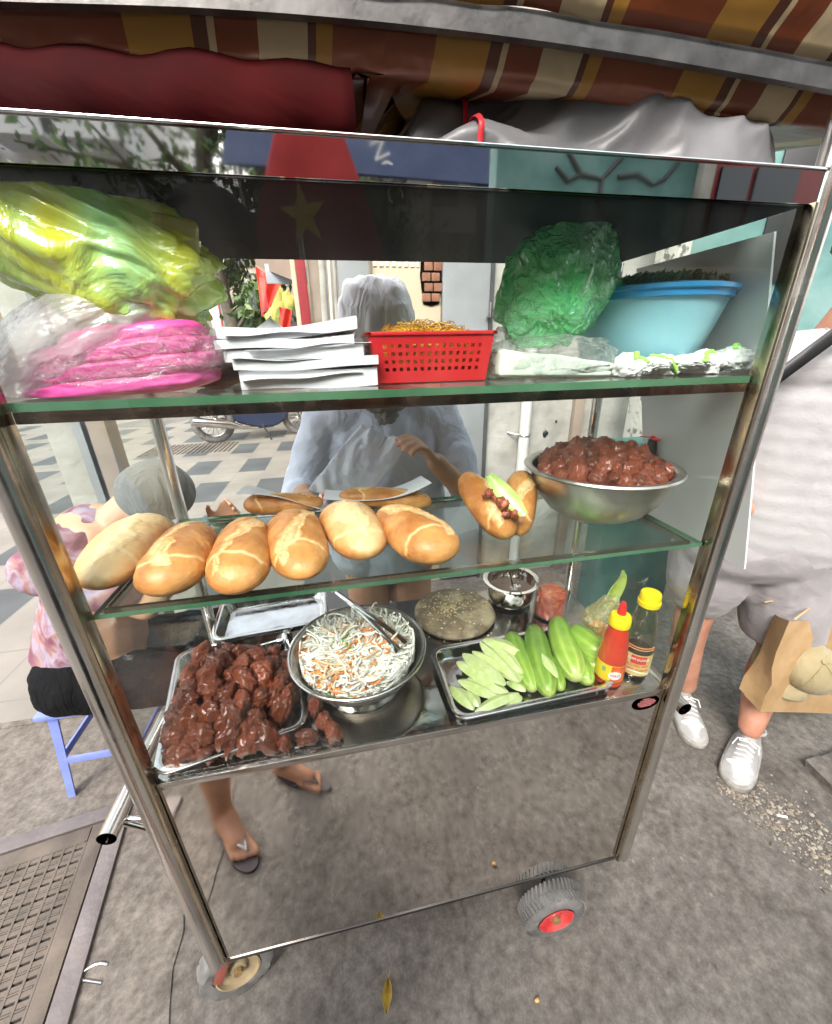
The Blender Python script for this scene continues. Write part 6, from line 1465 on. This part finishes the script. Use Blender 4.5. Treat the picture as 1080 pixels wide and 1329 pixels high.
# dark window frames and a grey shutter to the right
win = thing('shop_window', (2.2, WY, 0), 'dark framed shop window and grey shutter behind the meat bowl', 'window')
part('shutter', mat('shutter_grey', (.22, .23, .25), .5, c2=(.28, .29, .31), ns=3), X(812), 3.4, WY + .02, WY + .1, G, 2.35, win)
for a_, b_, m_ in ((812, 828, DKF), (829, 834, M['steel']), (838, 858, DKF), (880, 905, GD)): part('frame_bar', m_, X(a_), X(b_), WY - .05, WY + .015, G, 2.3, win)
part('lintel', DKF, X(812), 3.4, WY - .05, WY + .1, 2.35, 2.9, win)
part('wall_above', PL, X(812), 3.4, WY + .0, WY + .2, 2.9, 4.2, win)
bm = B(); a_, b_ = atY(838, 345, WY - .1), atY(912, 330, WY - .1)
# pale pillar, teal wall and dark opening to the right
part_w = wall('wall_pillar', X(880, 330, 1.9), X(896, 330, 1.9), 1.9, 2.05, G, 4, mat('flaky_white', (.52, .50, .45), .9, c2=(.16, .15, .13), ns=22, lo=.55, hi=.62, bump=.4, bs=40), 'flaking white pillar in front of the teal wall', 'pillar')
tw = thing('teal_wall', (2.1, 1.25, 0), 'weathered teal painted wall behind the customer at the right', 'wall')
def tp_(x, y): return V((x, y, 0))
A_, B__ = V((1.84, 2.09, G)), V((3.86, 1.09, G)); dv_ = (B__ - A_).normalized(); nv_ = V((-dv_.y, dv_.x, 0))
bm = B(); ang = math.atan2(dv_.y, dv_.x); box(bm, (A_ + B__) / 2 + V((0, 0, 2)) + nv_ * .08, ((B__ - A_).length, .15, 4), Matrix.Rotation(ang, 3, 'Z'), .003); obj('wall_face', bm, TEAL, tw)
bm = B(); box(bm, (A_ + B__) / 2 + V((0, 0, .05)) - nv_ * .004, ((B__ - A_).length, .02, .1), Matrix.Rotation(ang, 3, 'Z'), .003); obj('plinth', bm, DKF, tw)
wc = A_ + dv_ * .42; bm = B(); box(bm, wc + V((0, 0, 2.15)) - nv_ * .006, (.20, .012, .75), Matrix.Rotation(ang, 3, 'Z'), .003); obj('dark_opening', bm, M['dark'], tw)
bm = B()
for (s0, z0, s1, z1) in ((.15, 1.9, .3, 1.8), (.7, 1.55, .78, 1.53), (1.0, 2.4, 1.3, 2.1), (1.3, 2.1, 1.25, 1.7)):
    tube(bm, [A_ + dv_ * s0 + V((0, 0, z0)) - nv_ * .0, A_ + dv_ * s1 + V((0, 0, z1))], .006, 5)
obj('crack', bm, DKF, tw)
# low green cabinet behind right corner (seen through lower glass)
bm = B(); bx(bm, 1.18, 1.62, 1.5, 1.62, G, 1.0, .01); obj('bin_panel', bm, mat('dark_teal', (.03, .10, .09), .5, c2=(.05, .15, .13), ns=5), label='dark teal panel standing behind the sauce bottles against the wall', cat='panel')

# far street on the left: red post, columns, sign, tree, flags
FY = 3.9
def Xf(px, py=380, y=FY): return atY(px, py, y).x
col_ = thing('shop_column', (-.15, FY, 0), 'brown columns and dark red post of the next shop along the pavement', 'column')
part('column', BRWN, Xf(403), Xf(424), FY, FY + .3, G, 4, col_)
part('red_post', mat('dark_red', (.26, .012, .02), .5), Xf(388), Xf(400), FY - .05, FY, G, 4, col_)
part('pale_strip', CRM, Xf(381), Xf(387), FY, FY + .05, G, 4, col_)
can = thing('shop_canopy', (-.9, 4.5, 2.3), 'cream fabric shop canopy over the pavement beside the red post', 'canopy')
bm = B(); c1, c2, c3, c4 = atY(325, 300, 5.2), atY(392, 300, 4.6), atY(392, 368, 4.6), atY(336, 345, 5.2)
sheet(bm, lambda u, v: c1.lerp(c2, u).lerp(c4.lerp(c3, u), v), 6, 6, .03); obj('fabric', bm, mat('canopy_cream', (.22, .16, .125), .8, c2=(.27, .20, .16), ns=3), can)
bm = B(); c_ = atY(372, 356, 5.0); box(bm, c_, (.42, .03, .18), None, .004); hp_ = obj('hanging_plate', bm, mat('plate_grey', (.30, .32, .36), .5), label='small grey sign plate hanging under the cream canopy', cat='sign')
def flag(name, pts, m, label, th=.004, star=None):
    bm = B(); a_, b_, c_, d_ = pts; n0 = (b_ - a_).cross(d_ - a_).normalized()
    sheet(bm, lambda u, v: a_.lerp(b_, u).lerp(d_.lerp(c_, u), v) + n0 * .04 * math.sin(u * 9 + v * 3) * (1 if not star else .3), 24, 16, th); return obj(name, bm, m, label=label, cat='flag', smooth=180)
RF = mat('flag_red', (.62, .03, .02), .7, c2=(.72, .06, .03), ns=6, sss=.1)
flag('red_flag', (atY(331, 345, 6), atY(365, 368, 6), atY(352, 398, 6), atY(340, 412, 6)), RF, 'plain red triangular flag hanging between the tree and the red post')
ff = flag('yellow_star_flag', (atY(362, 398, 6.6), atY(379, 402, 6.6), atY(377, 428, 6.6), atY(364, 424, 6.6)), RF, 'small red and yellow flag low beside the dark red post')
bm = B()
for i in range(9): blob(bm, atY(random.uniform(350, 378), random.uniform(385, 425), 7.2), (.10, .05, .16), 2, .4, 2, i)
obj('potted_shrub', bm, mat('shrub_mix', (.10, .20, .04), .7, c2=(.55, .42, .10), ns=6), label='green and yellow shrub standing low behind the small flags', cat='shrub')
# road sign
sg = thing('road_sign', atY(268, 378, 10) * 1, 'blue road sign with white arrows and lines beside the tree trunk', 'sign')
c1, c2 = atY(257, 350, 10), atY(290, 380, 10)
bm = B(); bx(bm, c1.x, c2.x, 9.98, 10.02, c2.z, c1.z, .01); obj('sign_board', bm, mat('sign_blue', (.01, .12, .52), .5), sg)
bm = B(); tube(bm, [(c1.x + .3, 10.08, G), (c1.x + .3, 10.08, c1.z)], .05, 12); obj('pole', bm, GD, sg)
bm = B(); WM = mat('sign_white', (.85, .85, .85), .6); cx_, cz_ = c2.x - .20, (c1.z + c2.z) / 2 - .08
for k in range(6): a = k * PI / 3 + .3; box(bm, (cx_ + math.cos(a) * .12, 9.972, cz_ + math.sin(a) * .12), (.20, .006, .035), Matrix.Rotation(-a, 3, 'Y'))
for k in range(3): bx(bm, c1.x + .06, c1.x + .30 - k * .04, 9.97, 9.976, c1.z - .12 - k * .14, c1.z - .08 - k * .14)
obj('sign_marks', bm, WM, sg, smooth=0)
bm = B(); c1, c2 = atY(279, 378, 9.6), atY(290, 425, 9.6); bx(bm, c1.x, c2.x, 9.6, 9.65, G, c1.z + .0, .01); obj('red_banner', bm, RF, label='narrow red upright banner left of the tree trunk', cat='banner')
BARK = mat('bark', (.07, .055, .04), .9, c2=(.12, .10, .075), ns=12, bump=.6, bs=30)
LFM = [mat('leaf_dark', (.03, .07, .015), .55), mat('leaf_mid', (.07, .14, .03), .55), mat('leaf_pale', (.15, .22, .06), .55)]  # three greens of differing tone, mixed at random in the crowns
def tree(base, H, tr, cr, nleaf, label, lean=(0, 0), low=.35, name='street_tree', leaf=.09, seed=1):
    rs = random.Random(seed); t = thing(name, base, label, 'tree'); base = V(base); top = base + V((lean[0], lean[1], H * .75)); bm = B()
    tube(bm, [base.lerp(top, k / 8) + V((.06 * math.sin(k), .05 * math.cos(k * 1.3), 0)) * (k / 8) for k in range(9)], [tr * (1 - .6 * k / 8) for k in range(9)], 14)
    cl = []
    for i in range(16):
        s_ = base.lerp(top, rs.uniform(low, 1)); a = rs.random() * 6.28; L = cr * rs.uniform(.5, 1); e_ = s_ + V((math.cos(a) * L, math.sin(a) * L, L * rs.uniform(.1, .8))); tube(bm, [s_, s_.lerp(e_, .5) + V((0, 0, .1 * L)), e_], [tr * .3, tr * .18, tr * .06], 7); cl += [e_, s_.lerp(e_, .6)]
    obj('trunk', bm, BARK, t); bm = B()
    for i in range(nleaf):
        c_ = rs.choice(cl) + V((rs.gauss(0, 1), rs.gauss(0, 1), rs.gauss(0, .8))) * cr * .16
        Rm = Euler((rs.gauss(0, 1), rs.gauss(0, 1), rs.random() * 6.28)).to_matrix(); r = leaf * rs.uniform(.6, 1.2)
        vs = [bm.verts.new(c_ + Rm @ V((x * r, y * r * .5, 0))) for x, y in ((-1, 0), (0, 1), (1, 0), (0, -1))]; f = bm.faces.new(vs); f.material_index = rs.choice((0, 1, 1, 2))
    obj('crown', bm, LFM, t, smooth=0, recalc=False); return t
b_ = atY(318, 440, 9.0); b_.z = G
tree((b_.x, 9.0, G), 5.6, .17, 1.0, 5000, 'dark trunked street tree with loose green crown, right of the blue road sign', lean=(-.35, 0), low=.30, seed=5)
# motorbike parked on the paving
MY = 7.4
def mk_wheel(c, R, parent):
    bm = B(); tube(bm, [V(c) + V((R * math.cos(a), 0, R * math.sin(a))) for a in [2 * PI * k / 40 for k in range(40)]], .045, 12, closed=True); w_ = obj('wheel', bm, M['rubber'], parent)
    bm = B(); tube(bm, [V(c) + V(((R - .05) * math.cos(a), 0, (R - .05) * math.sin(a))) for a in [2 * PI * k / 40 for k in range(40)]], .014, 8, closed=True)
    for k in range(14): a = 2 * PI * k / 14; tube(bm, [V(c) + V((.03 * math.cos(a + .4), .02 * (-1) ** k, .03 * math.sin(a + .4))), V(c) + V(((R - .05) * math.cos(a), 0, (R - .05) * math.sin(a)))], .004, 5)
    lathe(bm, [(0, -.05), (.05, -.05), (.05, .05), (0, .05)], c, 16, Matrix.Rotation(PI / 2, 3, 'X')); obj('rim', bm, M['steel'], w_)
NAVY = mat('navy_paint', (.012, .022, .06), .25, coat=.5)
def motorbike(loc, label, rotz=0, body=NAVY):
    r = thing('motorbike', (0, 0, 0), label, 'motorbike')
    mk_wheel((-.62, 0, .28), .24, r); mk_wheel((.60, 0, .28), .24, r)
    bm = B(); 
    pr = [(-.34, .28), (-.05, .17), (.20, .17), (.38, .27), (.42, .62), (.30, .60), (.05, .52), (-.25, .60), (-.42, .66)]
    up = [bm.verts.new((x, -.13, z)) for x, z in pr]; dn = [bm.verts.new((x, .13, z)) for x, z in pr]; bm.faces.new(up); bm.faces.new(dn[::-1])
    for k in range(9): bm.faces.new((up[k], dn[k], dn[(k + 1) % 9], up[(k + 1) % 9]))
    bmesh.ops.bevel(bm, geom=bm.edges[:], offset=.03, segments=3, affect='EDGES'); obj('side_fairing', bm, body, r)
    bm = B(); box(bm, (-.22, 0, .72), (.72, .24, .10), Matrix.Rotation(.06, 3, 'Y'), .04, 3); obj('seat', bm, M['dark'], r)
    bm = B(); blob(bm, (-.66, 0, .62), (.24, .10, .09), 3, .05, 1, 1); obj('tail', bm, body, r)
    bm = B(); box(bm, (-.98, 0, .50), (.02, .14, .18), Matrix.Rotation(.4, 3, 'Y'), .008); obj('number_plate', bm, M['dark'], r)
    bm = B(); box(bm, (-.05, 0, .30), (.34, .22, .18), None, .05, 3); box(bm, (-.35, .06, .30), (.5, .06, .07), None, .02); obj('engine', bm, M['roof_steel'], r)
    bm = B(); tube(bm, [(-.05, -.16, .18), (-.25, -.17, .20), (-.40, -.17, .26), (-.86, -.17, .34)], [.02, .025, .06, .065], 16); obj('exhaust', bm, M['chrome'], r)
    for s_ in (-1, 1):
        bm = B(); tube(bm, [(.60, s_ * .08, .28), (.46, s_ * .07, .72)], .022, 10); obj('fork', bm, M['steel'], r)
        bm = B(); tube(bm, [(-.62, s_ * .1, .28), (-.45, s_ * .1, .60)], .02, 8); obj('shock_absorber', bm, M['steel'], r)
        bm = B(); tube(bm, [(.38, 0, 1.0), (.34, s_ * .16, 1.03), (.26, s_ * .33, 1.0)], .014, 8); obj('handlebar', bm, M['dark'], r)
    bm = B(); blob(bm, (.42, 0, .88), (.12, .13, .20), 3, .06, 1, 2); obj('front_cowl', bm, body, r)
    bm = B(); tube(bm, [V((.60 + .30 * math.cos(a), 0, .28 + .30 * math.sin(a))) for a in [.3 + k * .2 for k in range(11)]], .05, 8, flat=.3); obj('mudguard', bm, body, r)
    bm = B(); tube(bm, [(.0, -.1, .26), (.1, -.24, .01)], .012, 8); obj('kickstand', bm, M['dark'], r)
    r.location = loc; r.rotation_euler = (0, 0, rotz); r.scale = (1.25, 1.25, 1.25); return r
g1, g2 = atZ(285, 572, G), atZ(403, 560, G)
motorbike((g1.x + .75, g1.y + .05, G), 'navy blue motorbike with a big chrome exhaust parked on the tiled pavement', math.atan2(g2.y - g1.y, g2.x - g1.x))
# tactile grid and ribbed strips in the paving
bm = B(); p = atZ(262, 582, G + .008)
for i in range(20): bx(bm, p.x - .85 + i * .07, p.x - .85 + i * .07 + .03, p.y - .35, p.y + .4, G, G + .016)
obj('tactile_strip', bm, DM, kind='structure', at0=True)
bm = B(); p = atZ(215, 545, G + .01)
for i in range(9): box(bm, (p.x - .6 + i * .16, p.y + .2, G + .010), (.05, 2.6, .012), Matrix.Rotation(-.5, 3, 'Z'))
obj('ribbed_strip', bm, mat('rib_grey', (.3, .29, .28), .8), kind='structure', at0=True)
# solid posts added far left, standing in for columns reflected in the glass
for i, (px, w_, m_, l) in enumerate(((78, .10, PL, 'pale wide post standing in for a reflection in the left side glass'), (105, .06, GD, 'grey narrow reflection post right of the pale wide one'), (122, .09, BRWN, 'brown reflection post behind the first bread roll'))):
    a_ = atY(px, 560, 1.75); bm = B(); bx(bm, a_.x - w_ / 2, a_.x + w_ / 2, 1.75, 1.75 + w_, G, 2.6, .006); obj('reflection_post', bm, m_, label=l, cat='post')
# far buildings closing the street
def block(x0, x1, y0, y1, h, m, label, nx, nz_, face='-y', name='building', balc=False):
    t = thing(name, ((x0 + x1) / 2, (y0 + y1) / 2, 0), label, 'building'); bm = B(); bx(bm, x0, x1, y0, y1, G - .02, h, .02); obj('wall', bm, m, t)
    fy = y0 if face == '-y' else y1; sg_ = -1 if face == '-y' else 1
    for i in range(nx):
        for j in range(nz_):
            cx_ = x0 + (x1 - x0) * (i + .5) / nx; cz_ = 1.6 + (h - 2) * (j + .4) / nz_; ww = (x1 - x0) / nx * .5; hh = (h - 2) / nz_ * .5
            bm = B(); bx(bm, cx_ - ww / 2, cx_ + ww / 2, fy + sg_ * .02, fy + sg_ * .05, cz_ - hh / 2, cz_ + hh / 2); w_ = obj('window', bm, DKF, t)
            if balc:
                bm = B(); bx(bm, cx_ - ww * .8, cx_ + ww * .8, fy + sg_ * .06, fy + sg_ * .8, cz_ - hh * .65, cz_ - hh * .55)
                bx(bm, cx_ - ww * .8, cx_ + ww * .8, fy + sg_ * .74, fy + sg_ * .8, cz_ - hh * .55, cz_ - hh * .2); obj('balcony', bm, m, t)
    bm = B(); bx(bm, x0 - .1, x1 + .1, y0 - .1, y1 + .1, h + .01, h + .25); obj('roof', bm, GD, t)
block(-14, -7.5, 22, 30, 5.2, CRM, 'pale low building at the far end of the street, left of the tree', 4, 2)
block(-.3, 8, 5.6, 12, 7.5, BRWN, 'plastered building row continuing behind the shop canopy', 4, 3)
block(-2.9, .6, 13.5, 17, 5.5, BRWN, 'brown shop building closing the street behind the red flag', 3, 2)
block(-24, -15, 10, 30, 7, CRM, 'long cream building across the street on the far left', 4, 3)
# ---------------------------------------------------------------- behind the photographer (what the steel and glass mirror)
block(-7.5, -3.1, -13, -9, 8, mat('facade_grey', (.66, .66, .67), .8, c2=(.74, .74, .74), ns=2), 'grey apartment block with balconies across the road, mirrored in the roof band', 4, 4, '+y', balc=True)
block(-1.3, 3.2, -11, -9, 7.5, mat('facade_brown', (.32, .28, .24), .8, c2=(.38, .34, .29), ns=2), 'brown shophouse row added across the road to keep bright sky out of the glass', 4, 3, '+y', balc=True)  # unseen row put in to cover bright sky that the front glass would reflect
block(3.5, 12, -12, -8, 7, TEAL, 'teal painted building across the road, mirrored in the roof band', 3, 3, '+y')
block(-16, -8.2, -12, -8, 7.5, mat('facade_tan', (.30, .27, .22), .8), 'cream building across the road at far left, mirrored in the steel', 3, 3, '+y')
tree((-1.3, -5.2, G), 6.2, .16, 2.1, 2400, 'leafy street tree across the road from the cart, seen mirrored in the steel band', low=.4, seed=9, leaf=.06)
tree((.9, -6.2, G), 7.0, .2, 2.4, 3800, 'second street tree across the road, right of the leafy one', low=.45, seed=12, leaf=.07)
0 and tree((-3.4, -4.6, 0), 5.6, .16, 1.7, 3000, 'third street tree across the road, leftmost of the row', low=.5, seed=14, leaf=.10)
# hanging star flag
fy = -1.9
f1, f2, f3, f4 = mirY(372, 150, fy), mirY(425, 150, fy), mirY(508, 350, fy), mirY(322, 350, fy)
f1.z += .12; f2.z += .12
fl = thing('star_flag', (f1.x, fy, f4.z), 'red flag with a yellow star hanging in the street behind the photographer', 'flag')
bm = B(); sheet(bm, lambda u, v: f1.lerp(f2, u).lerp(f4.lerp(f3, u), v) + V((0, .05 * math.sin(u * 8 + v * 2) * v, 0)), 30, 24, .003); obj('cloth', bm, mat('flag_deep_red', (.34, .02, .02), .7, c2=(.42, .03, .03), ns=5), fl, smooth=180)
sc_ = mirY(396, 285, fy); rr_ = (mirY(425, 285, fy).x - sc_.x) * 1.02; bm = B(); vs = []
for k in range(10): a = PI / 2 + .12 + k * PI / 5; q = rr_ * (1.15 if k % 2 == 0 else .42); vs.append(bm.verts.new(sc_ + V((q * math.cos(a) * .9, .10, q * math.sin(a) * 1.1))))
cvt = bm.verts.new(sc_ + V((0, .10, 0)))
for k in range(10): bm.faces.new((vs[k], vs[(k + 1) % 10], cvt))
obj('star', bm, mat('star_yellow', (.75, .50, .03), .7), fl, smooth=0)
bm = B(); tube(bm, [f1 + V((-.02, -.03, .3)), f1 + V((0, -.03, -.6)), (f1.x + .02, fy - .03, G)], .02, 10); obj('pole', bm, M['steel'], fl)
# blue awning with white lettering behind the flag
ya = -3.2; q1, q2 = mirY(300, 150, ya), mirY(640, 180, ya); q3, q4 = mirY(640, 260, ya), mirY(300, 235, ya)
bl = thing('blue_awning', (q1.x, ya, q4.z), 'dark blue street awning with slanted white letters, mirrored behind the flag', 'awning')
bm = B(); sheet(bm, lambda u, v: q1.lerp(q2, u).lerp(q4.lerp(q3, u), v) + V((0, .3 * v, 0)), 12, 6, .02); obj('fabric', bm, mat('awning_blue', (.03, .05, .12), .7, c2=(.05, .07, .15), ns=5), bl)
mc = mirY(491, 196, ya + .22); bm = textmesh('HONOC', .19, Matrix.Translation((0, 0, 0)), None, None)
bmesh.ops.transform(bm, matrix=Matrix.Translation(mc + V((0, .03, 0))) @ Matrix.Rotation(math.radians(68), 4, 'Y') @ Matrix.Rotation(PI / 2, 4, 'X') @ Matrix.Rotation(0, 4, 'Z') , verts=bm.verts); obj('lettering', bm, WM, bl, smooth=0)
for x_ in (q1.x, q2.x): bm = B(); tube(bm, [(x_, ya, G), (x_, ya, q1.z)], .025, 8); obj('pole', bm, M['steel'], bl)
# cracked teal wall and red shopfront to the right behind
yt = -1.6; q1, q2, q3 = mirY(645, 190, yt), mirY(915, 200, yt), mirY(915, 330, yt)
ct = thing('cracked_wall', ((q1.x + q2.x) / 2, yt, 0), 'teal plaster wall with wide dark cracks behind the photographer at right', 'wall')
bm = B(); bx(bm, q1.x, q2.x, yt - .12, yt, G, q1.z + .5, .01); obj('wall_face', bm, TEAL, ct)
bm = B()
for tr_ in (((735, 200), (752, 232), (780, 238), (800, 215), (815, 200)), ((780, 238), (775, 262), (790, 290)), ((752, 232), (735, 240), (720, 222)), ((800, 235), (825, 232), (845, 245), (860, 238), (880, 215)), ((815, 200), (840, 205), (860, 200))):
    pts_ = [mirY(a, b_ - 4, yt) + V((0, .004, 0)) for a, b_ in tr_]; tube(bm, pts_, [.013, .016, .010, .014, .008][:len(pts_)], 6)
obj('crack', bm, DKF, ct)
part('pillar', PL, mirY(903, 220, yt).x, mirY(918, 220, yt).x, yt + .005, yt + .06, G, q1.z + .5, ct)
rs_ = thing('red_shopfront', (mirY(990, 230, yt).x, yt, 0), 'red shopfront frame with two dark arched panes behind the photographer at right', 'shopfront')
REDF = mat('shop_red', (.26, .03, .03), .5)
x0_, x1_ = mirY(920, 230, yt).x, mirY(1075, 250, yt).x
part('front', REDF, x0_, x1_, yt - .1, yt, G, q1.z + .12, rs_)
for a_, b_ in ((930, 968), (976, 1030)):
    xa, xb = mirY(a_, 235, yt).x, mirY(b_, 240, yt).x; zt = mirY(a_, 218, yt).z; bm = B(); bx(bm, xa, xb, yt + .004, yt + .02, zt - .5, zt); obj('pane', bm, mat('pane_dark', (.02, .025, .035), .1), rs_)
part('front', PL, x0_ - .0, x1_ + 1.5, yt - .3, yt - .12, G, q1.z + .5, rs_)

# lift the whole scene so that the ground lies at height 0
for o in list(COL.objects):
    if not o.parent: o.location.z -= G
